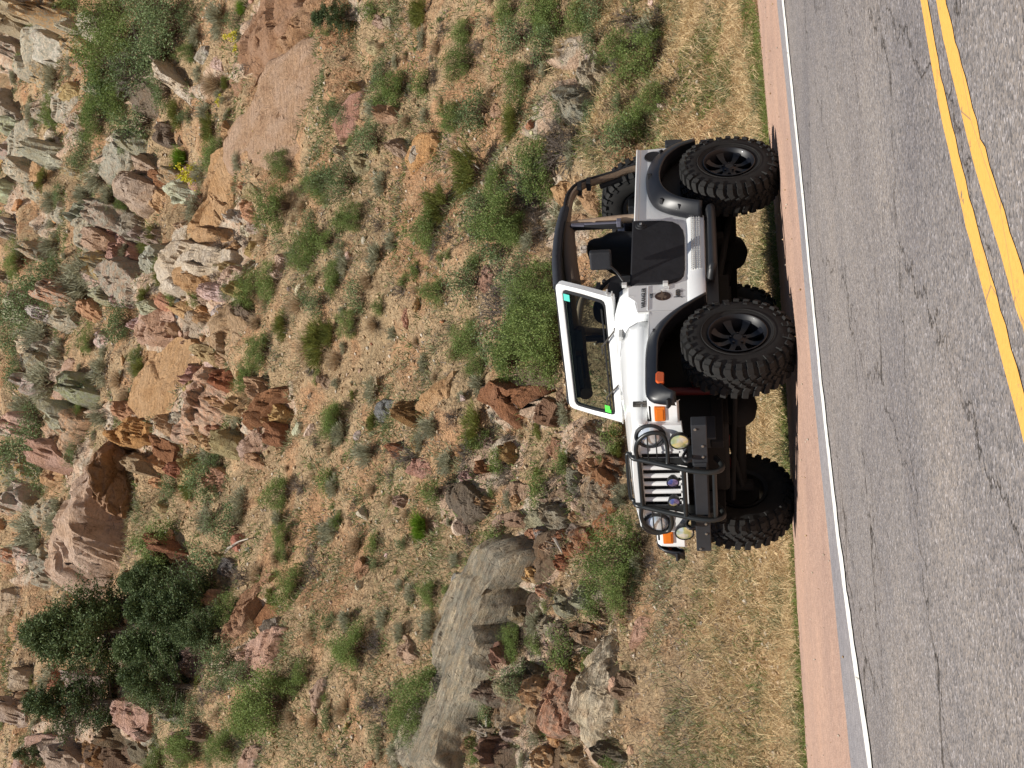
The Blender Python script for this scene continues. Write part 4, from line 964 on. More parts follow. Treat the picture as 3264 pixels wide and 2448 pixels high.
# spare: build like a wheel then turn to face the rear
def turned(mb_, c):
    o_ = MB(); o_.f = mb_.f
    o_.v = [(c[0]+(y-c[1])*-1, c[1]+(x-c[0]), z) for x, y, z in mb_.v]; return o_
cs = (3.30, 0.02, 1.215)
sb = MB(); sb.lathe([(0.0, 0.02), (0.15, 0.02), (0.15, -0.10), (0.0, -0.10)], cs, 'y', 28)
sp = turned(sb, cs).build('spare_wheel', M['steel'], car)
turned(rim_mb(cs, -1), cs).build('rim', M['rim'], sp, smooth=True, autosmooth=35)
turned(tyre_mb(cs, -1), cs).build('tyre', M['tyre'], sp, smooth=True, autosmooth=25)
b = MB(); b.box(3.035, 3.22, -0.10, 0.14, 1.05, 1.38); b.tube([(3.1, 0, 1.2), (3.3, 0.02, 1.215)], 0.03, 8); b.build('spare_carrier', M['blk'], car, bevel=0.01)
# ---- chassis
b = MB()
for s in (-1, 1):
    b.box(-0.62, 3.1, s*0.40-0.035, s*0.40+0.035, 0.56, 0.66)
b.box(0.55, 1.6, -0.20, 0.22, 0.45, 0.66); b.box(0.9, 1.5, -0.40, 0.40, 0.47, 0.56); b.box(2.5, 3.0, -0.38, 0.38, 0.42, 0.66); b.box(1.0, 1.9, 0.40, 0.70, 0.50, 0.66); b.box(1.9, 2.0, -0.5, 0.5, 0.5, 0.62)
ch = b.build('chassis', M['under'], car, bevel=0.01)
b = MB(); b.tube([(0, -0.66, 0.43), (0, -0.30, 0.425), (0, 0.66, 0.43)], 0.045, 14)
b.lathe([(0.0, -0.17), (0.08, -0.15), (0.125, -0.09), (0.14, 0), (0.125, 0.09), (0.07, 0.16), (0.0, 0.17)], (0.0, -0.22, 0.43), 'x', 20)
b.tube([(-0.16, -0.62, 0.46), (-0.18, 0.62, 0.50)], 0.020, 8); b.tube([(-0.10, 0.55, 0.42), (-0.13, -0.45, 0.60)], 0.018, 8)
for s in (-1, 1): b.tube([(0.0, s*0.5, 0.42), (0.85, s*0.36, 0.55)], 0.028, 8); b.tube([(0, s*0.64, 0.33), (0, s*0.64, 0.53)], 0.05, 10)
b.build('front_axle', M['under'], car, smooth=True)
b = MB(); b.tube([(2.373, -0.66, 0.43), (2.373, 0.66, 0.43)], 0.05, 14)
b.lathe([(0.0, -0.19), (0.08, -0.16), (0.13, -0.09), (0.15, 0), (0.13, 0.09), (0.07, 0.16), (0.0, 0.18)], (2.36, 0.0, 0.43), 'x', 20)
b.tube([(2.2, 0.0, 0.45), (1.5, 0.02, 0.55)], 0.035, 10)
for s in (-1, 1): b.tube([(2.37, s*0.5, 0.42), (1.5, s*0.36, 0.55)], 0.028, 8)
b.build('rear_axle', M['under'], car, smooth=True)
for x in (0.05, 2.40):
    for s in (-1, 1):
        b = MB(); b.tube([(x+0.02+0.055*math.cos(t), s*0.47+0.055*math.sin(t), 0.47+0.35*t/(2*math.pi*6)) for t in np.linspace(0, 2*math.pi*6, 90)], 0.010, 6)
        b.build('coil_spring', M['redshock'], car, smooth=True)
for s in (-1, 1):
    b = MB(); b.tube([(-0.12, s*0.50, 0.60), (-0.10, s*0.49, 0.98)], 0.032, 12); b.build('shock_absorber', M['redshock'], car, smooth=True)
b = MB(); b.tube([(-0.22, -0.12, 0.545), (-0.22, 0.24, 0.56)], 0.032, 12); sbz = b.build('steering_damper', M['redshock'], car, smooth=True)
b = MB(); b.tube([(-0.22, 0.24, 0.56), (-0.22, 0.46, 0.57)], 0.012, 8); b.build('damper_rod', M['handle'], sbz)

# ================================================================== ROCKS
def tnormal(x, y, e=0.6):
    f = lambda a, b: float(T0(a, b))
    n_ = Vector((-(f(x+e, y)-f(x-e, y))/(2*e), -(f(x, y+e)-f(x, y-e))/(2*e), 1)); return n_.normalized()
LAND = []      # (short name, photo x, photo y, radius)
def resample(P, n):
    P = [np.array(p, float) for p in P]; P.append(P[0]); d = [0]
    for i in range(1, len(P)): d.append(d[-1]+np.linalg.norm(P[i]-P[i-1]))
    out = []
    for k in range(n):
        t = d[-1]*k/n; j = max(1, int(np.searchsorted(d, t, side='right'))); j = min(j, len(P)-1); q = (t-d[j-1])/max(1e-9, d[j]-d[j-1]); out.append(P[j-1]*(1-q)+P[j]*q)
    return out
ROCKN = 0
BIGP = []
def rock(poly, colr, label, H=0.35, mat='rock', name='boulder', short=None, k=3.6, tiltc=0.15, facets=8, nring=17, M_=72, strat=0.0, sdir=(1, 0.35), cat='rock', group=None, amp=1.0, lift=0.0):
    if M_ >= 90: BIGP.append(poly)
    global ROCKN; ROCKN += 1; seed = ROCKN*13.7
    rr = random.Random(ROCKN)
    pc = np.mean(poly, axis=0); base = hit(*pc)
    if base is None: return None
    nrm = tnormal(base[0], base[1]); toc = Vector(CAM-base).normalized(); nrm = (nrm+toc*tiltc).normalized()
    n_np = np.array(nrm)
    def onplane(px, py):
        d = ray(px, py); t = np.dot(base-CAM, n_np)/np.dot(d, n_np); return CAM+d*t
    W = [onplane(*p) for p in resample(poly, M_)]
    c = np.mean(W, axis=0)
    ex = Vector(RT); ex = (ex-nrm*ex.dot(nrm)).normalized(); ey = nrm.cross(ex)
    loc = [((w_-c) @ np.array(ex), (w_-c) @ np.array(ey)) for w_ in W]
    size = math.sqrt(np.mean([a*a+b_*b_ for a, b_ in loc])); Hh = H*size*1.3
    planes = []
    for i in range(facets):
        a = rr.uniform(0, 2*math.pi); g = rr.uniform(0.3, 1.3); planes.append((math.cos(a)*g/size, math.sin(a)*g/size, rr.uniform(0.8, 1.5)))
    sd = Vector((sdir[0], sdir[1])).normalized(); V_ = []; F_ = []
    nse = lambda a, b_, s_, o_=0: mnoise.noise((a*s_+seed, b_*s_, o_+seed*0.3))
    rings = [0.0]+[(i/(nring-1))**0.8 for i in range(1, nring)]+[1.03, 1.05]
    for i, q in enumerate(rings[1:]):
        for a, b_ in loc:
            jag = 1+0.05*nse(a, b_, 3.5/size*1.0+1)+0.06*nse(a, b_, 9/size)*(q > 0.6)
            x, y = a*q*jag, b_*q*jag
            h = min(1.0, (1-min(q, 1))*k)**0.75
            for gx_, gy_, o_ in planes: h = min(h, max(0.0, o_+gx_*x+gy_*y))
            h *= Hh
            ed = min(1, (1-min(q, 1))*6)
            n_ = amp*Hh*(0.16*nse(x, y, 1.3/size, 1)+0.05*nse(x, y, 7/size, 3))+0.010*nse(x, y, 13, 4)
            for f_, am, ck in ((1.25/size, 0.26, 0.45), (3.4/size, 0.07, 0.0)):
                wx, wy = x*f_, y*f_*1.35
                dd_, pp_ = mnoise.voronoi((wx, wy, seed)); cp = pp_[0]; hv = mnoise.noise(cp*7.31)*1.8; hv2 = mnoise.noise(cp*5.17+Vector((3, 1, 2)))*1.8
                n_ += amp*Hh*am*(hv+1.6*(hv2*(wx-cp.x)+hv*(wy-cp.y))-(ck if dd_[1]-dd_[0] < 0.05 else 0))
            if strat:
                vv = (-sd.y*x+sd.x*y); uu_ = sd.x*x+sd.y*y
                f_ = max(4.5/size, 3.2); st = mnoise.noise((vv*f_+seed, uu_*f_*0.12, 0))+0.6*mnoise.noise((vv*f_*2.7+seed, uu_*f_*0.2, 3))
                st = math.copysign(abs(st)**0.6, st); n_ += strat*min(Hh*0.35, 0.07)*st
            h += n_*(0.35+0.65*ed)
            if i >= nring-1: h = -(0.25 if i == nring-1 else 1.0)*(0.12+0.35*size)
            V_.append(c+np.array(ex)*x+np.array(ey)*y+n_np*(h+lift*size))
    h0 = Hh*min([1.0]+[o_ for _, _, o_ in planes]); V_.append(c+n_np*(h0+lift*size)); ci = len(V_)-1; m_ = M_
    for i in range(len(rings)-2):
        for j in range(m_): F_.append((i*m_+j, i*m_+(j+1) % m_, (i+1)*m_+(j+1) % m_, (i+1)*m_+j))
    tri = [(ci, j, (j+1) % m_) for j in range(m_)]
    me = bpy.data.meshes.new(name); me.from_pydata([tuple(v_-base) for v_ in V_], [], F_+[t_[::-1] for t_ in tri][::-1]); me.update()
    import bmesh
    bm = bmesh.new(); bm.from_mesh(me); bmesh.ops.recalc_face_normals(bm, faces=bm.faces); bm.to_mesh(me); bm.free()
    at_ = me.attributes.new('grain', 'FLOAT_VECTOR', 'POINT'); exn, eyn = np.array(ex), np.array(ey); buf = []
    for v_ in V_:
        q_ = v_-c; a_, b_ = q_@exn, q_@eyn; buf += [sd.x*a_+sd.y*b_+seed, -sd.y*a_+sd.x*b_, q_@n_np]
    at_.data.foreach_set('vector', buf)
    me.polygons.foreach_set('use_smooth', [True]*len(me.polygons))
    try: me.set_sharp_from_angle(angle=R_(28))
    except Exception: pass
    me.materials.append(M[mat]); o_ = bpy.data.objects.new(name, me); col.objects.link(o_); o_.location = base; o_.color = (*colr, 1)
    tag(o_, label, cat, group)
    if short: LAND.append((short, pc[0], pc[1]))
    return o_
def TP(k, pts): return [TL(k, *p) for p in pts]
def DP(pts): return [D(*p) for p in pts]
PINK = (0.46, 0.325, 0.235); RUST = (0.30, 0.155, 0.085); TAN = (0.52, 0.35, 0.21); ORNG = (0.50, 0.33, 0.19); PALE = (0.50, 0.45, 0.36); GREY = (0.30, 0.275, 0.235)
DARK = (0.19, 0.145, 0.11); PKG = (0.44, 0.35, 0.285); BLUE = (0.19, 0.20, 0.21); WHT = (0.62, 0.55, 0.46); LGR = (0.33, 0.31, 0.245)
# ---- far upper part (photo left)
rock(DP([(548, 235), (590, 130), (660, 85), (720, 62), (755, 95), (768, 140), (738, 185), (728, 215), (742, 250), (705, 290), (682, 328), (640, 345), (570, 395), (500, 380), (480, 330), (505, 280)]), PINK, 'broad smooth pinkish red bedrock slab high on the slope', 0.10, short='broad pink slab', k=6, facets=2, tiltc=0.2, M_=90, nring=18, name='bedrock_slab', amp=0.7)
rock(DP([(490, 165), (535, 95), (552, 30), (570, -20), (640, -20), (672, 20), (640, 75), (600, 125), (560, 155), (545, 190), (508, 200)]), (0.38, 0.24, 0.16), 'rust brown jagged rock edge above the broad pink slab', 0.22, short='rust rock edge', strat=0.8, sdir=(1, 0.9), M_=80)
rock(DP([(600, 100), (660, 40), (690, -10), (720, -10), (700, 50), (650, 100), (615, 140)]), (0.42, 0.27, 0.17), 'orange brown overhanging rock lip against the rust rock edge', 0.4, k=4)
rock(DP([(718, 270), (762, 202), (792, 195), (779, 270), (738, 317)]), (0.42, 0.245, 0.20), 'purple red flat slab just below the broad pink slab', 0.16, short='purple slab', k=6, facets=2, name='bedrock_slab')
rock(DP([(455, 335), (500, 305), (560, 335), (570, 368), (532, 372), (520, 440), (500, 480), (508, 545), (470, 560), (425, 540), (430, 470), (440, 400)]), ORNG, 'long orange tan cliff band with a dark cleft beside it', 0.30, short='orange cliff band', k=5, M_=90, nring=16, strat=0.3, name='cliff_band', amp=0.7)
rock(DP([(425, 490), (475, 500), (478, 515), (440, 528), (424, 515)]), TAN, 'flat tan block set in the orange cliff band', 0.2, k=5, lift=0.3)
rock(DP([(355, 640), (372, 575), (400, 520), (455, 530), (500, 540), (485, 585), (430, 610), (395, 640)]), WHT, 'cream white cracked rock at the end of the orange cliff band', 0.35, short='cream cracked rock', k=4)
rock(DP([(398, 590), (450, 560), (478, 575), (470, 605), (415, 640), (400, 625)]), ORNG, 'orange tan cracked block overlapping the cream cracked rock', 0.45, k=4)
rock(DP([(472, 604), (505, 572), (525, 585), (510, 620), (485, 630)]), (0.55, 0.42, 0.35), 'pinkish white wedge below the cream cracked rock', 0.4)
rock(TP(1, [(640, 1040), (680, 960), (780, 885), (850, 935), (830, 1060), (770, 1170), (700, 1180), (645, 1110)]), (0.44, 0.41, 0.345), 'large pale grey rounded boulder with a flat face', 0.22, 'lichen', short='pale grey boulder', k=5, facets=3)
rock(TP(1, [(1250, 385), (1280, 300), (1345, 290), (1350, 340), (1300, 420)]), (0.42, 0.40, 0.36), 'small grey boulder between green shrubs high above the slab', 0.35)
rock(TP(1, [(1360, 440), (1390, 350), (1430, 370), (1420, 455)]), (0.60, 0.45, 0.40), 'blocky pink and white stone beside the small grey boulder', 0.35, k=5)
rock(TP(1, [(1030, 380), (1060, 370), (1180, 520), (1240, 580), (1205, 670), (1150, 590), (1060, 490)]), WHT, 'pointed pale shard of rock leaning out of the shade', 0.5, short='pale shard', k=2.5)
rock(TP(1, [(845, 600), (900, 510), (1000, 480), (1085, 540), (1130, 650), (1080, 760), (980, 770), (870, 720)]), (0.20, 0.165, 0.13), 'grey brown rock face darkened as shade under the tall green shrubs', 0.35, short='dark shaded rock', k=4)  # shade of the shrubs is put into this dark colour
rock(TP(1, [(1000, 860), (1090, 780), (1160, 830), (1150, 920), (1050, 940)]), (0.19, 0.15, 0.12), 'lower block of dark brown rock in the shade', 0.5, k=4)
rock(TP(1, [(70, 430), (130, 320), (250, 200), (340, 140), (410, 260), (455, 380), (380, 480), (230, 540), (120, 500)]), PALE, 'pale lichened outcrop near the upper corner', 0.30, 'lichen', short='corner outcrop', strat=0.5)
rock(TP(1, [(350, 700), (390, 620), (460, 580), (525, 620), (520, 700), (450, 800), (370, 790)]), (0.50, 0.44, 0.36), 'pale rock with a pink top behind the green shrubs', 0.35, 'lichen')
rock(TP(1, [(50, 900), (110, 790), (210, 760), (270, 850), (190, 1010), (100, 1100), (55, 1010)]), PALE, 'wide pale rock among grey shrubs near the top of the hill', 0.25, 'lichen', short='upper pale rock')
rock(TP(1, [(200, 1080), (240, 1000), (275, 1060), (270, 1180), (215, 1240)]), TAN, 'narrow tan rock below the wide upper pale rock', 0.3)
rock(TP(1, [(335, 1415), (370, 1310), (440, 1280), (455, 1370), (420, 1455)]), PALE, 'square pale rock high up in the sagebrush', 0.35, 'lichen')
rock(TP(1, [(465, 1545), (560, 1400), (640, 1380), (690, 1420), (640, 1510), (550, 1610)]), PALE, 'long pale lichened rock above the pink chunky boulders', 0.35, 'lichen', short='long lichened rock')
rock(TP(1, [(280, 870), (330, 790), (370, 850), (400, 940), (350, 960)]), WHT, 'cream rock peeping between two grey shrubs', 0.3)
rock(TP(1, [(-10, 560), (60, 580), (110, 760), (70, 860), (-10, 760)]), (0.36, 0.32, 0.27), 'grey tilted slab cut by the photo edge', 0.3, strat=0.6)
rock(TP(1, [(-10, 60), (60, 30), (150, 90), (140, 260), (60, 330), (-10, 300)]), (0.40, 0.34, 0.26), 'rough tan brown rocks in the upper corner of the photo', 0.4)
rock(TP(1, [(785, 1210), (840, 1100), (940, 1150), (985, 1190), (965, 1300), (880, 1380), (815, 1310)]), PKG, 'pinkish purple chunky boulder with a bright top', 0.5, short='pink chunky boulder')
rock(TP(1, [(960, 1120), (1020, 1090), (1095, 1110), (1105, 1165), (1040, 1210), (980, 1180)]), RUST, 'dark red block resting on the pink chunky boulder', 0.5, k=4)
rock(TP(1, [(985, 1310), (1020, 1220), (1070, 1210), (1095, 1290), (1040, 1400)]), TAN, 'bright tan block beside the pink chunky boulder', 0.5, k=4)
rock(TP(1, [(850, 1050), (880, 970), (960, 1040), (1000, 1110), (930, 1120)]), PKG, 'small pink grey rock above the dark red block', 0.4)
rock(TP(1, [(675, 1470), (740, 1460), (800, 1520), (870, 1660), (820, 1760), (760, 1680), (700, 1560)]), (0.46, 0.29, 0.25), 'rough dusty pink rock above the rounded pink boulder', 0.4, short='dusty pink rock')
rock(TP(1, [(1110, 1600), (1150, 1440), (1250, 1440), (1250, 1560), (1180, 1700)]), WHT, 'cream coloured rock at the foot of the orange cliff band', 0.35)
rock(TP(1, [(1400, 820), (1440, 760), (1490, 830), (1580, 900), (1540, 940), (1450, 900)]), TAN, 'small broken tan stones where cliff band meets slab', 0.4)
# ---- middle
rock(TP(3, [(690, 130), (720, 50), (790, 5), (900, 50), (965, 170), (935, 280), (840, 355), (760, 270)]), PKG, 'rounded pinkish grey boulder with fine cracks', 0.38, 'lichen', short='rounded pink boulder', facets=3)
rock(TP(3, [(1730, 125), (1780, 20), (1820, -20), (1865, 20), (1835, 170), (1760, 155)]), (0.60, 0.46, 0.39), 'pale pink upright block alone on the straw slope', 0.4, short='lone pale pink block', k=4)
rock(TP(3, [(1120, 400), (1135, 280), (1190, 275), (1180, 390)]), BLUE, 'small blue grey block under the cream cracked rock', 0.5, k=5)
rock(TP(3, [(870, 460), (920, 370), (1000, 320), (1080, 300), (1115, 400), (1095, 530), (1000, 560), (905, 575)]), (0.52, 0.36, 0.28), 'crumbly salmon pink rock mass below the rounded pink boulder', 0.32, short='salmon rock mass', strat=0.3)
rock(TP(3, [(900, 640), (960, 570), (1010, 600), (980, 700), (920, 720)]), TAN, 'small tan ledge under the salmon rock mass', 0.3)
rock(TP(3, [(1150, 500), (1200, 400), (1270, 340), (1340, 370), (1375, 500), (1290, 545), (1200, 540)]), (0.40, 0.33, 0.26), 'grey tan domed rock above the great tan slab', 0.35)
rock(TP(3, [(1370, 440), (1430, 320), (1510, 290), (1620, 400), (1615, 560), (1480, 700), (1400, 600)]), (0.45, 0.33, 0.22), 'broad olive tan rock with dark wedge shaped holes', 0.32, short='olive tan rock')
rock(TP(3, [(1520, 290), (1570, 280), (1650, 400), (1640, 460), (1570, 400)]), DARK, 'dark brown jagged rock on the edge of the olive tan rock', 0.5)
rock(TP(3, [(850, 985), (900, 800), (1000, 640), (1130, 520), (1230, 545), (1290, 640), (1270, 730), (1210, 850), (1175, 980), (1100, 1060), (1000, 1110), (940, 1100)]), ORNG, 'great smooth tan slab with a dark purple stain across it', 0.16, short='great tan slab', k=6, facets=3, M_=90, nring=18, name='bedrock_slab', amp=0.8)
rock(TP(3, [(1180, 980), (1225, 830), (1300, 700), (1400, 780), (1475, 860), (1545, 1040), (1450, 1060), (1380, 1120), (1280, 1170), (1170, 1200), (1090, 1180)]), (0.54, 0.37, 0.29), 'layered pink and white rock wall beside the great tan slab', 0.28, 'strata', short='layered pink wall', strat=1.0, sdir=(0.3, 1), M_=80, nring=16)
rock(TP(3, [(1060, 1120), (1110, 1000), (1180, 1000), (1150, 1110), (1090, 1190)]), (0.45, 0.42, 0.37), 'grey white seam of rock at the foot of the great tan slab', 0.4, 'strata', strat=1.0, sdir=(0.2, 1))
rock(TP(3, [(755, 1185), (800, 1080), (870, 1030), (965, 1080), (935, 1190), (860, 1225), (790, 1230)]), (0.50, 0.29, 0.13), 'rough orange rock at the lower end of the great tan slab', 0.5, short='rough orange rock', amp=1.6)
rock(DP([(238, 1092), (248, 1010), (262, 952), (290, 938), (306, 985), (302, 1040), (308, 1095), (288, 1125), (262, 1118)]), (0.36, 0.23, 0.15), 'brown rock roof over the black hollow', 1.5, short='rock roof', k=6, facets=3, tiltc=1.6, amp=0.5)
rock(TP(3, [(1045, 1300), (1100, 1240), (1200, 1240), (1210, 1330), (1110, 1400)]), ORNG, 'yellow tan rock at the rim of the black hollow', 0.4)
rock(DP([(155, 1112), (190, 1040), (205, 985), (250, 985), (275, 1010), (300, 1040), (302, 1090), (285, 1150), (292, 1215), (290, 1240), (266, 1268), (225, 1305), (199, 1311), (188, 1247), (160, 1190), (148, 1150)]), (0.54, 0.41, 0.33), 'huge pale pink boulder casting a black shadow', 0.50, short='huge pink boulder', k=3.0, facets=4, M_=100, nring=20)
rock(TP(3, [(700, 1480), (780, 1440), (880, 1500), (900, 1570), (840, 1620), (740, 1600)]), (0.45, 0.27, 0.20), 'knobbly brown pink shoulder on the huge pink boulder', 0.5, lift=0.5)
rock(TP(3, [(300, 740), (340, 660), (400, 640), (430, 720), (380, 820), (320, 800)]), PKG, 'pinkish block beside a taller pink slab high on the slope', 0.35)
rock(TP(3, [(330, 900), (400, 760), (480, 650), (560, 680), (570, 800), (480, 860), (400, 950)]), (0.47, 0.33, 0.26), 'salmon coloured slab half hidden by grey shrubs', 0.25, short='salmon slab', k=5)
rock(TP(3, [(330, 1120), (380, 1020), (450, 960), (550, 985), (575, 1060), (500, 1180), (440, 1320), (350, 1300)]), (0.46, 0.32, 0.23), 'tan ribbed rock with dark vertical cracks', 0.35, 'strata', short='ribbed tan rock', strat=0.9, sdir=(0.4, 1))
rock(TP(3, [(270, 1430), (330, 1320), (420, 1340), (400, 1420), (340, 1490)]), TAN, 'small tan ledge above the ribbed tan rock', 0.35)
rock(TP(3, [(225, 1640), (280, 1540), (340, 1510), (400, 1600), (330, 1720), (250, 1740)]), (0.46, 0.37, 0.26), 'dull tan rock between grey shrubs near the huge pink boulder', 0.3, 'lichen')
rock(TP(3, [(1558, 1085), (1620, 980), (1700, 920), (1800, 860), (1870, 830), (1915, 850), (1900, 905), (1810, 950), (1760, 1010), (1700, 1090), (1610, 1150)]), RUST, 'long rust brown boulder pointing downhill', 0.55, short='long rust boulder', k=2.6)
rock(TP(3, [(1750, 1180), (1765, 1000), (1800, 1020), (1845, 1120), (1800, 1225)]), (0.28, 0.26, 0.24), 'narrow grey fin of rock against the long rust boulder', 0.5)
rock(TP(3, [(1550, 1280), (1600, 1190), (1680, 1130), (1745, 1080), (1760, 1190), (1670, 1290), (1600, 1325)]), (0.47, 0.34, 0.28), 'pinkish grey ribbed boulder below the long rust boulder', 0.45, short='ribbed grey pink boulder', strat=0.5, sdir=(1, -0.4))
# ---- near middle (above the car)
rock(TP(4, [(400, 1005), (430, 940), (470, 915), (535, 925), (520, 1000), (450, 1090), (415, 1065)]), BLUE, 'isolated blue grey boulder on bare orange soil', 0.35, short='blue grey boulder')
rock(TP(4, [(660, 990), (720, 900), (800, 810), (890, 738), (897, 850), (872, 945), (780, 985), (720, 1010)]), ORNG, 'smooth tan ledge with a sharp shadowed lip', 0.30, short='smooth tan ledge', k=6, facets=2, tiltc=0.2)
rock(TP(4, [(1068, 935), (1120, 860), (1200, 778), (1260, 810), (1350, 850), (1485, 825), (1455, 905), (1400, 990), (1330, 1100), (1290, 1105), (1200, 1030), (1130, 960)]), (0.30, 0.15, 0.085), 'angular rust brown boulder with a pale edge above the car', 0.45, short='angular rust boulder', k=2.6, facets=6, M_=80)
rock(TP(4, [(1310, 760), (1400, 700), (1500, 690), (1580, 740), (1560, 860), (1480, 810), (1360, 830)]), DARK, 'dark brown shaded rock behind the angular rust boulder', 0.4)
rock(TP(4, [(1395, 1010), (1450, 940), (1500, 900), (1560, 960), (1500, 1080), (1420, 1070)]), (0.25, 0.15, 0.10), 'brown blocky rock between rust boulder and windshield', 0.4)
rock(TP(4, [(612, 1400), (650, 1310), (700, 1285), (765, 1320), (770, 1400), (690, 1430)]), (0.50, 0.30, 0.25), 'small pink boulder under a dry twiggy bush', 0.5, short='small pink boulder', k=3.5)
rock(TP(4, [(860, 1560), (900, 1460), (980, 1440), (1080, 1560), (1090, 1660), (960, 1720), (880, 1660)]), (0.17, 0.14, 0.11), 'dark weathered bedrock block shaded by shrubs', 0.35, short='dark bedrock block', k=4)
rock(TP(4, [(1655, 1260), (1700, 1130), (1760, 1050), (1810, 1110), (1860, 1210), (1870, 1290), (1790, 1290), (1710, 1340)]), (0.50, 0.35, 0.26), 'pale splintered outcrop beside the windshield', 0.35, 'strata', short='splintered outcrop', strat=1.0, sdir=(1, -0.6))
rock(TP(4, [(1820, 1290), (1880, 1290), (1965, 1400), (1930, 1450), (1850, 1380)]), RUST, 'rust brown broken rock just uphill of the hood', 0.5)
rock(TP(4, [(1700, 1480), (1780, 1400), (1860, 1420), (1905, 1500), (1890, 1640), (1800, 1700), (1730, 1640)]), (0.37, 0.30, 0.23), 'fluted grey tan rock uphill of the grille guard', 0.35, 'strata', short='fluted grey rock', strat=0.9, sdir=(1, -0.1))
rock(TP(4, [(1500, 1240), (1540, 1160), (1620, 1190), (1680, 1280), (1640, 1340), (1560, 1320)]), (0.42, 0.25, 0.17), 'reddish broken rock near the splintered outcrop', 0.45)
rock(TP(4, [(1520, 1480), (1600, 1400), (1700, 1430), (1700, 1560), (1600, 1640), (1530, 1590)]), (0.30, 0.22, 0.16), 'brown cracked rock beside the fluted grey rock', 0.4)
rock(TP(4, [(1210, 1500), (1280, 1440), (1380, 1470), (1400, 1560), (1300, 1620), (1220, 1580)]), (0.42, 0.31, 0.24), 'flat dusty brown rock among straw above the grille guard', 0.25)
rock(TP(4, [(1050, 190), (1080, 90), (1120, 45), (1160, 120), (1135, 210), (1085, 240)]), (0.42, 0.27, 0.22), 'dusty pink rock tucked behind leafy shrubs above the roll bar', 0.35)
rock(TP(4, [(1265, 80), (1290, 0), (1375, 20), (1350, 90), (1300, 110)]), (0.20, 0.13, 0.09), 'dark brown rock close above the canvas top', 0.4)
rock(TP(4, [(40, 790), (70, 760), (110, 800), (90, 860), (60, 850)]), PKG, 'thin upright stone on bare gravelly soil', 0.5)
rock(TP(4, [(570, 450), (600, 330), (625, 340), (605, 420), (590, 470)]), (0.47, 0.27, 0.21), 'narrow red stone standing out of the soil', 0.5)
rock(TP(4, [(1560, 880), (1600, 820), (1640, 900), (1620, 980), (1570, 950)]), (0.30, 0.20, 0.14), 'brown rock right behind the windshield corner', 0.4)
# ---- tail side (photo top)
rock(TP(2, [(1530, 722), (1570, 610), (1640, 545), (1720, 570), (1795, 640), (1810, 740), (1740, 825), (1670, 800), (1560, 742)]), LGR, 'big lichened grey green boulder uphill of the tailgate', 0.50, 'lichen', short='lichened grey boulder', k=3, facets=4)
rock(TP(2, [(1700, 485), (1740, 380), (1790, 320), (1850, 400), (1870, 470), (1820, 520), (1800, 600), (1760, 620), (1715, 570)]), (0.47, 0.42, 0.34), 'pale twisted rock leaning on the lichened grey boulder', 0.4, 'strata', short='pale twisted rock', strat=0.9, sdir=(1, 0.4))
rock(TP(2, [(1840, 280), (1880, 230), (1955, 235), (1955, 320), (1900, 370), (1860, 350)]), (0.45, 0.34, 0.22), 'tan rock wrapped in dry roots near the photo edge', 0.4)
rock(TP(2, [(580, 125), (620, 105), (665, 150), (690, 200), (650, 212)]), (0.50, 0.40, 0.30), 'tan split stone with a black hole beside it', 0.45)
rock(TP(2, [(585, 1045), (640, 930), (700, 845), (790, 850), (795, 930), (770, 1010), (700, 1070), (640, 1130)]), (0.56, 0.34, 0.17), 'bright orange tan rock patch in the middle of the slope', 0.22, short='orange rock patch', k=5)
rock(TP(2, [(640, 960), (680, 930), (700, 990), (680, 1080), (640, 1110)]), (0.50, 0.44, 0.37), 'crumbled grey white stones on the orange rock patch', 0.5, lift=0.25)
rock(TP(2, [(1130, 745), (1180, 655), (1225, 700), (1165, 765)]), (0.50, 0.34, 0.25), 'small pinkish stone between two green shrubs', 0.4)
rock(TP(2, [(1540, 1220), (1600, 1160), (1700, 1170), (1760, 1250), (1720, 1330), (1600, 1340)]), (0.55, 0.36, 0.20), 'orange rock seen through the rear roll bars', 0.4, short='orange rock behind the roll bars')
rock(TP(2, [(1720, 1180), (1830, 1150), (1860, 1250), (1830, 1380), (1760, 1370), (1740, 1280)]), (0.50, 0.33, 0.20), 'blocky tan rock seen through the rear roll bars above the spare wheel', 0.45)
rock(TP(2, [(1640, 1400), (1700, 1360), (1780, 1400), (1760, 1480), (1680, 1500)]), (0.45, 0.30, 0.19), 'brown rock seen between roll hoop and seat', 0.4)
rock(TP(2, [(1860, 1530), (1930, 1560), (1940, 1640), (1880, 1700), (1840, 1640)]), (0.52, 0.33, 0.19), 'orange rock seen past the front seat back', 0.4)
# ---- lower part of the photo: ridge side
rock(TP(5, [(1370, 935), (1430, 850), (1530, 760), (1600, 640), (1570, 560), (1650, 450), (1725, 370), (1735, 410), (1660, 520), (1640, 620), (1620, 720), (1530, 850), (1440, 960)]), (0.40, 0.25, 0.17), 'long narrow rusty ridge of rock running up the slope', 0.45, short='narrow rusty ridge', strat=0.7, sdir=(1, 0.8), M_=90)
rock(TP(5, [(1630, 640), (1680, 580), (1800, 590), (1810, 680), (1740, 760), (1640, 850), (1560, 820), (1590, 720)]), RUST, 'dark red flat rock between the ridge and pale pink slab', 0.25, k=5)
rock(TP(5, [(1545, 960), (1600, 850), (1700, 790), (1800, 720), (1855, 740), (1830, 860), (1785, 1010), (1700, 1045), (1600, 1015)]), (0.54, 0.36, 0.29), 'pale pink cracked slab beside the rusty ridge', 0.28, short='pale pink cracked slab', k=5, facets=3)
rock(TP(5, [(1690, 800), (1720, 690), (1800, 680), (1790, 800), (1740, 880)]), (0.25, 0.22, 0.19), 'dark grey block wedged on the pale pink cracked slab', 0.4, lift=0.25)
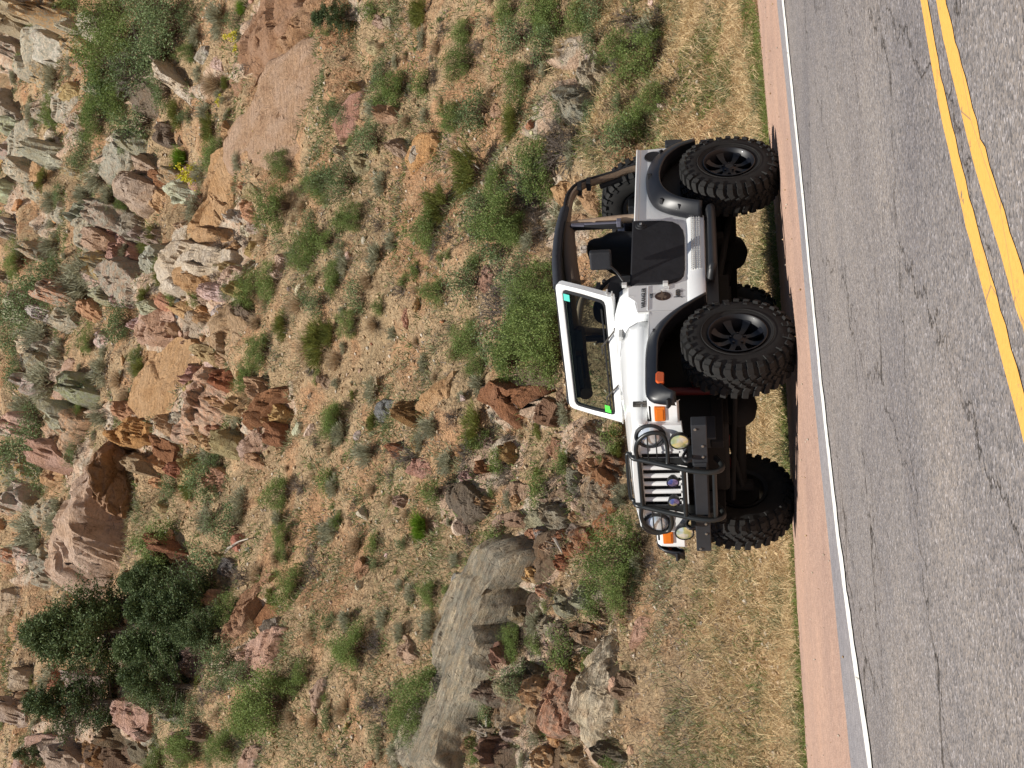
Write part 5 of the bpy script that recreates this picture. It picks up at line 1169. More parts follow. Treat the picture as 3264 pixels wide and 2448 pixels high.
rock(TP(5, [(735, 1210), (780, 1190), (860, 1200), (955, 1290), (935, 1410), (870, 1460), (780, 1380)]), (0.47, 0.31, 0.26), 'purple pink boulder below the conifers', 0.35, short='purple pink boulder')
rock(TP(5, [(425, 1390), (460, 1290), (510, 1245), (565, 1330), (605, 1460), (530, 1570), (450, 1580)]), PKG, 'pink grey pyramid rock near the photo corner', 0.5, short='pyramid rock')
rock(TP(5, [(60, 1650), (110, 1520), (180, 1440), (300, 1420), (380, 1440), (385, 1550), (260, 1650), (180, 1720)]), (0.47, 0.32, 0.27), 'wide dusty pink slab in the lower uphill corner', 0.25, k=5)
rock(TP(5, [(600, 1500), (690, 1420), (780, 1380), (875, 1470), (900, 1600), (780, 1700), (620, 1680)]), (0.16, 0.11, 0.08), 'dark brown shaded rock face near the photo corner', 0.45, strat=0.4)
rock(TP(5, [(1540, 1650), (1570, 1520), (1640, 1480), (1705, 1510), (1680, 1620), (1620, 1720)]), (0.50, 0.36, 0.30), 'pale pink rock at the lower edge of the photo', 0.35)
rock(TP(5, [(930, 1470), (1000, 1440), (1070, 1480), (1060, 1580), (980, 1620)]), (0.42, 0.35, 0.25), 'dull tan rock between two green shrubs near the photo edge', 0.35, 'lichen')
rock(TP(5, [(1310, 855), (1335, 785), (1385, 830), (1360, 895)]), (0.58, 0.42, 0.29), 'small bright cream stone in front of the dark thicket', 0.5)
rock(TP(5, [(1090, 300), (1110, 250), (1175, 250), (1185, 300), (1130, 345)]), (0.50, 0.29, 0.15), 'small orange stone lit in the dark thicket', 0.5)
rock(TP(5, [(1260, 260), (1300, 180), (1370, 210), (1370, 280), (1290, 320)]), (0.42, 0.30, 0.19), 'tan brown rock behind a dead branch', 0.45)
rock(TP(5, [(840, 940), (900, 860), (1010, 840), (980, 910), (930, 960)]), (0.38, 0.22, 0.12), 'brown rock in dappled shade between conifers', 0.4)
rock(TP(5, [(1985, 1290), (2020, 1180), (2050, 1070), (2095, 1050), (2090, 1140), (2030, 1300)]), (0.47, 0.35, 0.29), 'slim pinkish grey rock standing in straw', 0.4)
rock(TP(5, [(215, 370), (255, 280), (295, 205), (320, 280), (290, 360), (235, 430)]), (0.47, 0.40, 0.28), 'thin pale tan rock rib above the conifers', 0.35, 'lichen')
rock(TP(5, [(20, 700), (-10, 560), (60, 480), (150, 560), (120, 660)]), (0.45, 0.36, 0.27), 'tan rock uphill of the largest conifer', 0.35)
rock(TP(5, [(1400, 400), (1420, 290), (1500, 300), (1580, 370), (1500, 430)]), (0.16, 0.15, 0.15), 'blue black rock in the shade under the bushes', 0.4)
# big log-like rock and its ledges
rock(TP(6, [(575, 1700), (600, 1560), (640, 1480), (760, 1310), (860, 1130), (900, 1050), (900, 880), (950, 750), (965, 620), (1020, 470), (1050, 400), (1130, 310), (1190, 215), (1230, 150), (1270, 140), (1350, 180), (1392, 240), (1385, 320), (1330, 450), (1290, 500), (1270, 620), (1230, 720), (1245, 860), (1190, 1050), (1110, 1190), (1060, 1290), (1000, 1450), (940, 1700)]), (0.46, 0.42, 0.35), 'long grey lichened rock like a fallen log running downhill', 0.15, 'logrock', short='long log shaped rock', strat=1.6, lift=0.07, sdir=(-1, 0.42), k=9, M_=170, nring=30, facets=0, amp=0.45, tiltc=-0.1, name='rock_outcrop')
rock(TP(6, [(1110, 790), (1130, 660), (1210, 540), (1290, 490), (1330, 520), (1260, 680), (1220, 740), (1160, 800)]), (0.30, 0.24, 0.19), 'brown grey slab lying against the long log shaped rock', 0.4, 'strata', strat=0.8, sdir=(-1, 0.5), lift=0.3)
rock(TP(6, [(1380, 430), (1400, 260), (1470, 130), (1560, 110), (1640, 220), (1640, 400), (1560, 470), (1420, 480)]), (0.19, 0.14, 0.10), 'dark brown ledge in the shade of the log shaped rock', 0.22, short='dark ledge', k=5, facets=3, tiltc=0.1)  # shade and weathering are both put into the dark brown
rock(TP(6, [(1290, 980), (1260, 880), (1330, 720), (1400, 520), (1500, 520), (1500, 700), (1420, 860), (1380, 1000)]), (0.17, 0.13, 0.10), 'weathered, shade darkened ledge in the middle of the ridge', 0.25, k=5, strat=0.5, sdir=(-1, 0.4), tiltc=0.1)  # dark colour holds shade as well as weathering
rock(TP(6, [(1170, 765), (1215, 725), (1285, 765), (1255, 800)]), (0.48, 0.31, 0.23), 'small pink stone perched on the log shaped rock', 0.5, lift=0.9)
rock(TP(6, [(1435, 650), (1470, 635), (1485, 690), (1455, 700)]), (0.50, 0.34, 0.22), 'tiny bright tan stone on the dark ledge', 0.5, lift=0.6)
rock(TP(6, [(1505, 980), (1560, 960), (1610, 990), (1675, 1150), (1645, 1300), (1610, 1420), (1510, 1440), (1465, 1420), (1475, 1280), (1515, 1130)]), (0.43, 0.26, 0.20), 'pinkish red weathered rock beside the cream rock', 0.35, 'strata', short='pinkish red rock', strat=0.7, sdir=(-1, 0.25))
rock(TP(6, [(1800, 1100), (1830, 960), (1870, 840), (1900, 750), (1935, 640), (1955, 660), (1950, 800), (1985, 960), (2015, 1090), (1975, 1140), (2010, 1230), (1990, 1330), (1910, 1410), (1830, 1620), (1790, 1560), (1785, 1300)]), (0.55, 0.49, 0.40), 'cream white layered rock fin close to the road verge', 0.38, 'strata', short='cream rock fin', strat=1.0, sdir=(-1, 0.12), M_=90, nring=16)
rock(TP(6, [(2000, 830), (2060, 740), (2120, 660), (2185, 680), (2170, 770), (2090, 850), (2050, 890)]), (0.52, 0.33, 0.25), 'flat salmon pink rock at the edge of the grass verge', 0.35, short='salmon verge rock', k=4)
rock(TP(6, [(540, 860), (580, 785), (640, 850), (665, 930), (610, 985), (560, 930)]), (0.58, 0.44, 0.36), 'small whitish pink boulder uphill of the log shaped rock', 0.45, short='whitish pink boulder', k=3.5)
rock(TP(6, [(1130, 1330), (1180, 1170), (1260, 1080), (1350, 1100), (1340, 1240), (1260, 1320), (1170, 1380)]), (0.27, 0.20, 0.14), 'brown layered rock below the log shaped rock', 0.3, 'strata', strat=0.9, sdir=(-1, 0.4))
rock(TP(6, [(1000, 1450), (1060, 1370), (1170, 1390), (1110, 1490), (1045, 1480)]), (0.38, 0.32, 0.26), 'rounded grey rock at the lower end of the log shaped rock', 0.45)
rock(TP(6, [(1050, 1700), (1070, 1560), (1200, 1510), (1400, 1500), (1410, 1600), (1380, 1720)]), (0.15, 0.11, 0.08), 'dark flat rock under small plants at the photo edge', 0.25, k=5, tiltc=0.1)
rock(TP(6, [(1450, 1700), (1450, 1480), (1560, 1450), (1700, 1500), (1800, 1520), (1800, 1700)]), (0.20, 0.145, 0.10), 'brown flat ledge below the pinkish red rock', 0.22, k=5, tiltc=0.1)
rock(TP(6, [(1360, 1330), (1400, 1160), (1470, 1020), (1500, 1100), (1460, 1280), (1400, 1420)]), (0.33, 0.25, 0.18), 'rough brown rib of rock between ledge and pinkish red rock', 0.35, 'strata', strat=1.0, sdir=(-1, 0.35))
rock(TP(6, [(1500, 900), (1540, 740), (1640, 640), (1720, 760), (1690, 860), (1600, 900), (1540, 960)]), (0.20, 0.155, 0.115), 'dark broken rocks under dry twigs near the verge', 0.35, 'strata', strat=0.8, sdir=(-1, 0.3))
rock(TP(6, [(770, 30), (830, 60), (840, 150), (790, 110)]), (0.50, 0.38, 0.31), 'pale angular stone by a grass tuft', 0.5)
rock(TP(6, [(880, 60), (900, 20), (1000, 20), (1050, 100), (1000, 150), (920, 140)]), (0.26, 0.19, 0.15), 'dark round rock downhill of the vivid grass tuft', 0.4)
rock(TP(6, [(290, 440), (290, 350), (320, 320), (360, 350), (335, 430)]), (0.40, 0.25, 0.17), 'small brown stone with a deep shadow on bare soil', 0.5)
rock(TP(6, [(1130, 90), (1180, 20), (1300, -10), (1400, 60), (1350, 110), (1250, 100)]), (0.38, 0.27, 0.21), 'flat brown grey rock uphill of the log rock tip', 0.25)
rock(TP(6, [(1360, 160), (1400, 100), (1470, 110), (1440, 210), (1390, 220)]), (0.45, 0.25, 0.17), 'reddish block touching the tip of the log shaped rock', 0.45)
def inpoly(p, P):
    c = False; j = len(P)-1
    for i in range(len(P)):
        if (P[i][1] > p[1]) != (P[j][1] > p[1]) and p[0] < (P[j][0]-P[i][0])*(p[1]-P[i][1])/(P[j][1]-P[i][1]+1e-9)+P[i][0]: c = not c
        j = i
    return c
OUT = [(o_.location.copy()) for o_ in col.objects if o_.get('category') == 'rock']
frk = random.Random(3); MED = []
ZONES = [([(0, 0), (220, 0), (260, 300), (420, 330), (330, 700), (170, 960), (140, 1250), (0, 1250)], 70, (26, 60), (PALE, PALE, PKG, TAN, WHT, LGR), 'lichen'),
         ([(430, 380), (560, 380), (560, 560), (470, 700), (430, 900), (330, 700), (380, 560)], 30, (16, 42), (ORNG, TAN, WHT, PINK), 'rock'),
         ([(250, 900), (500, 700), (520, 800), (640, 900), (560, 1000), (350, 1100)], 34, (18, 48), (ORNG, RUST, PINK, TAN), 'rock'),
         ([(1150, 1130), (1330, 900), (1340, 1080), (1260, 1200), (1150, 1250)], 26, (22, 55), (TAN, GREY, RUST, PKG), 'strata'),
         ([(1040, 1200), (1250, 1200), (1370, 1330), (1340, 1659), (1000, 1659)], 34, (24, 56), (GREY, (0.3, 0.2, 0.13), TAN, DARK, PKG), 'strata'),
         ([(150, 1350), (400, 1150), (520, 1300), (420, 1659), (0, 1659), (0, 1400)], 36, (24, 64), (PINK, RUST, PKG, DARK), 'rock'),
         ([(850, 880), (1150, 950), (1100, 1150), (860, 1100)], 12, (16, 40), (ORNG, RUST, PKG), 'rock'),
         ([(640, 60), (760, 400), (900, 300), (900, 40)], 10, (14, 34), (TAN, ORNG, PKG), 'rock')]
CN = {id(PALE): 'pale', id(PKG): 'pinkish grey', id(TAN): 'tan', id(WHT): 'cream', id(LGR): 'grey green', id(ORNG): 'orange', id(PINK): 'pink', id(RUST): 'rust brown', id(GREY): 'grey', id(DARK): 'dark brown'}
def make_medium():
    for poly, cnt_, (s0, s1), cols, mt in ZONES:
        k_ = 0; tr_ = 0; x0, x1 = min(p[0] for p in poly), max(p[0] for p in poly); y0, y1 = min(p[1] for p in poly), max(p[1] for p in poly)
        while k_ < cnt_ and tr_ < 1500:
            tr_ += 1; x, y = frk.uniform(x0, x1), frk.uniform(y0, y1)
            if not inpoly((x, y), poly): continue
            s_ = frk.uniform(s0, s1)*0.80
            if any(math.hypot(x-a, y-b_) < 0.55*(s_+c) for a, b_, c in MED): continue
            if any(math.hypot(D(x, y)[0]-a, D(x, y)[1]-b_) < 40 for _, a, b_ in LAND0): continue
            if any(inpoly(D(x, y), q_) for q_ in BIGP): continue
            cc = frk.choice(cols); n_ = frk.randint(5, 8); ph = frk.uniform(0, 6.28); el = frk.uniform(0.5, 0.95); ra = frk.uniform(-0.9, 0.2)
            P_ = []
            for i in range(n_):
                a = ph+2*math.pi*i/n_; r_ = s_*frk.uniform(0.75, 1.15); u_, v__ = r_*math.cos(a)*el, r_*math.sin(a)
                P_.append((x+u_*math.cos(ra)-v__*math.sin(ra), y+u_*math.sin(ra)+v__*math.cos(ra)))
            shp = frk.choice(('angular', 'blocky', 'jagged', 'tilted', 'rough', 'cracked', 'lumpy', 'wedge shaped'))
            lab = uniq(f'{shp} {CN.get(id(cc), "brown")} outcrop rock', *D(x, y))
            if lab is None: continue
            c3 = tuple(q*frk.uniform(0.85, 1.1) for q in cc)
            if rock(DP(P_), c3, lab, H=frk.uniform(0.45, 0.95), mat=mt if frk.random() < 0.75 else 'rock', k=frk.uniform(2.5, 5), M_=30, nring=8, strat=frk.choice((0, 0.5, 0.9)), sdir=(1, 0.4), name='outcrop_rock', group='broken outcrop rocks on the slope'):
                k_ += 1; MED.append((x, y, s_))
LAND0 = list(LAND)
LAND += [('windshield', *D(1270, 760)), ('hood', *D(1350, 850)), ('canvas top', *D(1200, 540)), ('spare wheel', *D(1330, 400)), ('rear wheel', *D(1560, 300)), ('front bumper', *D(1510, 1060)), ('grille guard', *D(1370, 1080)), ('front wheel', *D(1640, 760))]

# ================================================================== SHRUBS
def quads(C, A, B):
    # leaf quads from centres and half-axes
    V = np.stack([C-A-B, C+A-B, C+A+B, C-A+B], 1).reshape(-1, 3); n = len(C)
    return V, np.arange(4*n).reshape(n, 4)
def unit(n, g):
    v_ = g.normal(size=(n, 3)); return v_/np.linalg.norm(v_, axis=1)[:, None]
def leaf_shrub(seed, nl=1500, ncl=46, ls=0.030, flat=0.85, spread=0.085, asp=0.6, low=0.08):
    g = np.random.default_rng(seed)
    d = unit(ncl*3, g); d = d[d[:, 2] > -0.15][:ncl]; r = g.uniform(0.45, 1.0, len(d))**0.5
    lump = 0.78+0.35*np.sin(d[:, 0]*3+seed)*np.cos(d[:, 1]*4+seed*2)
    tips = d*(r*lump)[:, None]*np.array([0.5, 0.5, 0.5*flat*1.15]); tips[:, 2] = np.abs(tips[:, 2])*1.3+low
    idx = g.integers(0, len(tips), nl); C = tips[idx]+g.normal(size=(nl, 3))*spread*g.uniform(0.5, 1.3, (nl, 1)); C[:, 2] = np.maximum(C[:, 2], 0.01)
    nrm = unit(nl, g)+np.array([0, 0, 0.7]); a = np.cross(nrm, unit(nl, g)); a /= np.linalg.norm(a, axis=1)[:, None]; b_ = np.cross(nrm/np.linalg.norm(nrm, axis=1)[:, None], a)
    s = ls*g.uniform(0.6, 1.25, (nl, 1)); return quads(C, a*s*0.5, b_*s*0.5*asp), tips
def stems_mesh(tips, g, r0=0.012, n=3, wob=0.03):
    V = []; F = []
    for tp in tips:
        p0 = np.array([*(g.normal(size=2)*0.03), -0.08]); pts = [p0, p0*0.6+tp*0.4+g.normal(size=3)*wob, tp]
        for i, p in enumerate(pts):
            rr_ = r0*(1-0.4*i)
            for k_ in range(3):
                a = 2*math.pi*k_/3; V.append(p+np.array([math.cos(a)*rr_, math.sin(a)*rr_, 0]))
        o_ = len(V)-9
        for i in range(2):
            for k_ in range(3): F.append((o_+i*3+k_, o_+i*3+(k_+1) % 3, o_+(i+1)*3+(k_+1) % 3, o_+(i+1)*3+k_))
    return np.array(V), np.array(F)
def blades(C, Dv, L_, W_, g, bend=0.3):
    # curved two-segment blades from base C in direction Dv
    n = len(C); side = np.cross(Dv, unit(n, g)); side /= np.linalg.norm(side, axis=1)[:, None]+1e-9
    sg = np.array([0, 0, -1.0])*bend
    p1 = C+Dv*L_[:, None]*0.55; p2 = p1+(Dv+sg+g.normal(size=(n, 3))*0.12)*L_[:, None]*0.45; w_ = side*W_[:, None]/2
    V = np.stack([C-w_, C+w_, p1+w_*0.8, p1-w_*0.8, p2+w_*0.15, p2-w_*0.15], 1).reshape(-1, 3); b_ = np.arange(n)*6
    F = np.concatenate([np.stack([b_, b_+1, b_+2, b_+3], 1), np.stack([b_+3, b_+2, b_+4, b_+5], 1)]); return V, F
def sage_shrub(seed, n=1700, wd=0.012, up=0.9):
    g = np.random.default_rng(seed); ncl = 40
    d = unit(ncl*3, g); d = d[d[:, 2] > 0.0][:ncl]; tips = d*np.array([0.42, 0.42, 0.40])*g.uniform(0.6, 1.0, (len(d), 1)); tips[:, 2] += 0.04
    idx = g.integers(0, len(tips), n); C = tips[idx]*g.uniform(0.45, 1.0, (n, 1))+g.normal(size=(n, 3))*0.035
    dv = C*np.array([1.2, 1.2, 0.8])+np.array([0, 0, 0.35*up])+g.normal(size=(n, 3))*0.22; dv /= np.linalg.norm(dv, axis=1)[:, None]
    return blades(C, dv, g.uniform(0.06, 0.15, n), np.full(n, wd)*g.uniform(0.7, 1.5, n), g, 0.05), tips
def tuft(seed, n=900, ln=0.8, wd=0.010, sp=0.7):
    g = np.random.default_rng(seed); C = np.concatenate([g.normal(size=(n, 2))*0.06, np.zeros((n, 1))], 1)
    dv = np.concatenate([g.normal(size=(n, 2))*sp, np.ones((n, 1))], 1); dv /= np.linalg.norm(dv, axis=1)[:, None]
    return blades(C, dv, ln*g.uniform(0.55, 1.0, n), np.full(n, wd), g, 0.35)
def twig_shrub(seed, n=520):
    g = np.random.default_rng(seed); V = []; F = []
    def seg(a, b_, r):
        o_ = len(V)
        dd = b_-a; s1 = np.cross(dd, g.normal(size=3)); s1 = s1/(np.linalg.norm(s1)+1e-9)*r; s2 = np.cross(dd/np.linalg.norm(dd), s1)
        for p, q in ((a, 1.0), (b_, 0.6)):
            for v_ in (s1, -0.5*s1+0.87*s2, -0.5*s1-0.87*s2): V.append(p+v_*q)
        for k_ in range(3): F.append((o_+k_, o_+(k_+1) % 3, o_+3+(k_+1) % 3, o_+3+k_))
    cnt = 0
    def grow(p, d, L_, lev):
        nonlocal cnt
        if cnt > n: return
        q = p+d*L_; seg(p, q, (0.0085, 0.006, 0.0042, 0.003)[lev]); cnt += 1
        if lev < 3:
            for _ in range(3 if lev < 2 else 2):
                nd = d+g.normal(size=3)*0.55; nd[2] += 0.10; nd /= np.linalg.norm(nd); grow(q-d*L_*g.uniform(0, 0.45), nd, L_*g.uniform(0.55, 0.9), lev+1)
    while cnt < n:
        d = unit(1, g)[0]; d[2] = abs(d[2])+0.25; d /= np.linalg.norm(d); grow(np.array([*(g.normal(size=2)*0.05), -0.03]), d, g.uniform(0.12, 0.26), 0)
    return np.array(V), np.array(F)
KIND = {}
def addkind(key, name, var, cat, desc): KIND[key] = dict(name=name, var=var, cat=cat, desc=desc)
def mk(VF, mat, nm): return npmesh(nm, VF[0], VF[1], mat)
vs_ = []
for s_ in range(4):
    q, tips = leaf_shrub(100+s_, nl=2600, ncl=60); vs_.append([mk(q, M['leaf'], 'foliage'), mk(stems_mesh(tips, np.random.default_rng(s_)), M['stem'], 'stems')])
addkind('G', 'green_shrub', vs_, 'shrub', 'bright green leafy shrub')
BIGV = []
for s_ in range(3):
    q, tips = leaf_shrub(180+s_, nl=8500, ncl=110, ls=0.0175, spread=0.060); BIGV.append([mk(q, M['leaf'], 'foliage'), mk(stems_mesh(tips, np.random.default_rng(s_), r0=0.007), M['stem'], 'stems')])
vs_ = []
for s_ in range(3):
    q, tips = leaf_shrub(140+s_, nl=2400, ncl=60, ls=0.026); vs_.append([mk(q, M['leafblue'], 'foliage'), mk(stems_mesh(tips, np.random.default_rng(s_)), M['stem'], 'stems')])
addkind('B', 'bluish_shrub', vs_, 'shrub', 'dull blue green leafy shrub')
vs_ = []
for s_ in range(3):
    q, tips = sage_shrub(200+s_, n=1500); vs_.append([mk(q, M['sage'], 'foliage'), mk(stems_mesh(tips, np.random.default_rng(s_)), M['stem'], 'stems')])
addkind('S', 'sagebrush', vs_, 'shrub', 'grey green sagebrush')
vs_ = []
for s_ in range(2):
    q, tips = sage_shrub(230+s_, n=3000, wd=0.007, up=1.2); vs_.append([mk(q, M['olive'], 'foliage'), mk(stems_mesh(tips, np.random.default_rng(s_)), M['stem'], 'stems')])
addkind('O', 'broom_shrub', vs_, 'shrub', 'olive green feathery shrub')
addkind('D', 'dry_bush', [[mk(twig_shrub(300+s_), M['twig'], 'twigs')] for s_ in range(4)], 'bush', 'leafless grey twiggy bush')
addkind('T', 'grass_tuft', [[mk(tuft(400+s_, 700, 0.62, 0.012, 0.45), M['vivid'], 'blades')] for s_ in range(2)], 'grass tuft', 'vivid green grass tuft')
addkind('W', 'straw_tuft', [[mk(tuft(420+s_, 420, 0.55, 0.011, 0.6), M['straw'], 'blades')] for s_ in range(3)], 'grass tuft', 'dry straw coloured grass tuft')
vs_ = []
for s_ in range(2):
    q, tips = sage_shrub(250+s_, n=900); f_ = leaf_shrub(270+s_, nl=420, ncl=16, ls=0.05, spread=0.06, low=0.22)[0]
    vs_.append([mk(q, M['sage'], 'foliage'), mk(f_, M['yellow'], 'flowers')])
addkind('Y', 'flowering_weed', vs_, 'plant', 'yellow flowered weed')
PLACED = []; LABELS = {}
def where(px, py, used_n=2):
    ds = sorted((math.hypot((px-x)*1.0, (py-y)*1.0), nme, x, y) for nme, x, y in LAND)
    def rel(nme, x, y):
        dx, dy = px-x, py-y
        if abs(dx) >= abs(dy): return ('uphill of the ' if dx < 0 else 'downhill of the ')+nme
        return ('tail side of the ' if dy < 0 else 'nose side of the ')+nme
    return [rel(*d[1:]) for d in ds[:4]]
def uniq(desc, px, py):
    wz = where(px, py)
    for cnd in (f'{desc} {wz[0]}', f'{desc} {wz[0]} and {wz[1]}', f'{desc} {wz[0]}, {wz[2]}', f'{desc} {wz[1]}, {wz[2]}', f'{desc} {wz[0]}, {wz[3]}'):
        c = cnd
        if len(c.split()) <= 16 and c not in LABELS: LABELS[c] = 1; return c
    return None
SIZES = [(0.40, 'tiny'), (0.62, 'small'), (0.9, 'medium'), (1.3, 'large'), (9, 'very large')]
def plant(key, px, py, size_px, hs=1.0, anchor='c', sub=''):
    # size_px: width across the slope in photo pixels; px,py = centre of the plant in the photo
    K = KIND[key]
    p = hit(px, py)
    if p is None: return None
    if p[1] < float(edge(p[0]))+0.15 or -0.9 < p[0] < 3.6 and p[1] < 1.9: return None
    wdt = size_px/(FPX/dist(p))
    p = hit(px+0.30*size_px*hs, py)
    if p is None: return None
    var = random.choice(BIGV if key == 'G' and wdt > 0.62 else K['var']); g = random.Random(len(PLACED))
    szn = next(n_ for t_, n_ in SIZES if wdt < t_)
    lab = uniq(f'{szn} {K["desc"]}', px, py) or uniq(f'{szn} rounded {K["desc"]}', px, py) or uniq(f'{szn} ragged {K["desc"]}', px, py) or uniq(f'{szn} low {K["desc"]}', px, py) or uniq(f'{szn} patchy {K["desc"]}', px, py)
    if lab is None: return None
    o_ = bpy.data.objects.new(K['name'], var[0]); col.objects.link(o_); o_.location = (p[0], p[1], p[2]-0.02)
    o_.rotation_euler = (g.uniform(-0.12, 0.12), g.uniform(-0.12, 0.12), g.uniform(0, 6.28)); o_.scale = (wdt*g.uniform(0.75, 1.3), wdt*g.uniform(0.75, 1.3), wdt*hs*g.uniform(0.7, 1.15))
    for ch in var[1:]:
        c = bpy.data.objects.new(ch.name.split('.')[0], ch); col.objects.link(c); c.parent = o_
        if c.name.startswith('flowers'): c['kind'] = 'stuff'
    tag(o_, lab, K['cat'], {'S': 'sagebrush scattered over the slope', 'G': 'green shrubs on the slope', 'B': 'dull green shrubs on the slope', 'O': 'olive shrubs on the slope', 'D': 'dry twiggy bushes on the slope', 'T': 'green grass tufts on the slope', 'W': 'straw tufts on the slope', 'Y': 'yellow flowered weeds on the slope'}[key])
    PLACED.append((px, py, size_px)); return o_
make_medium()
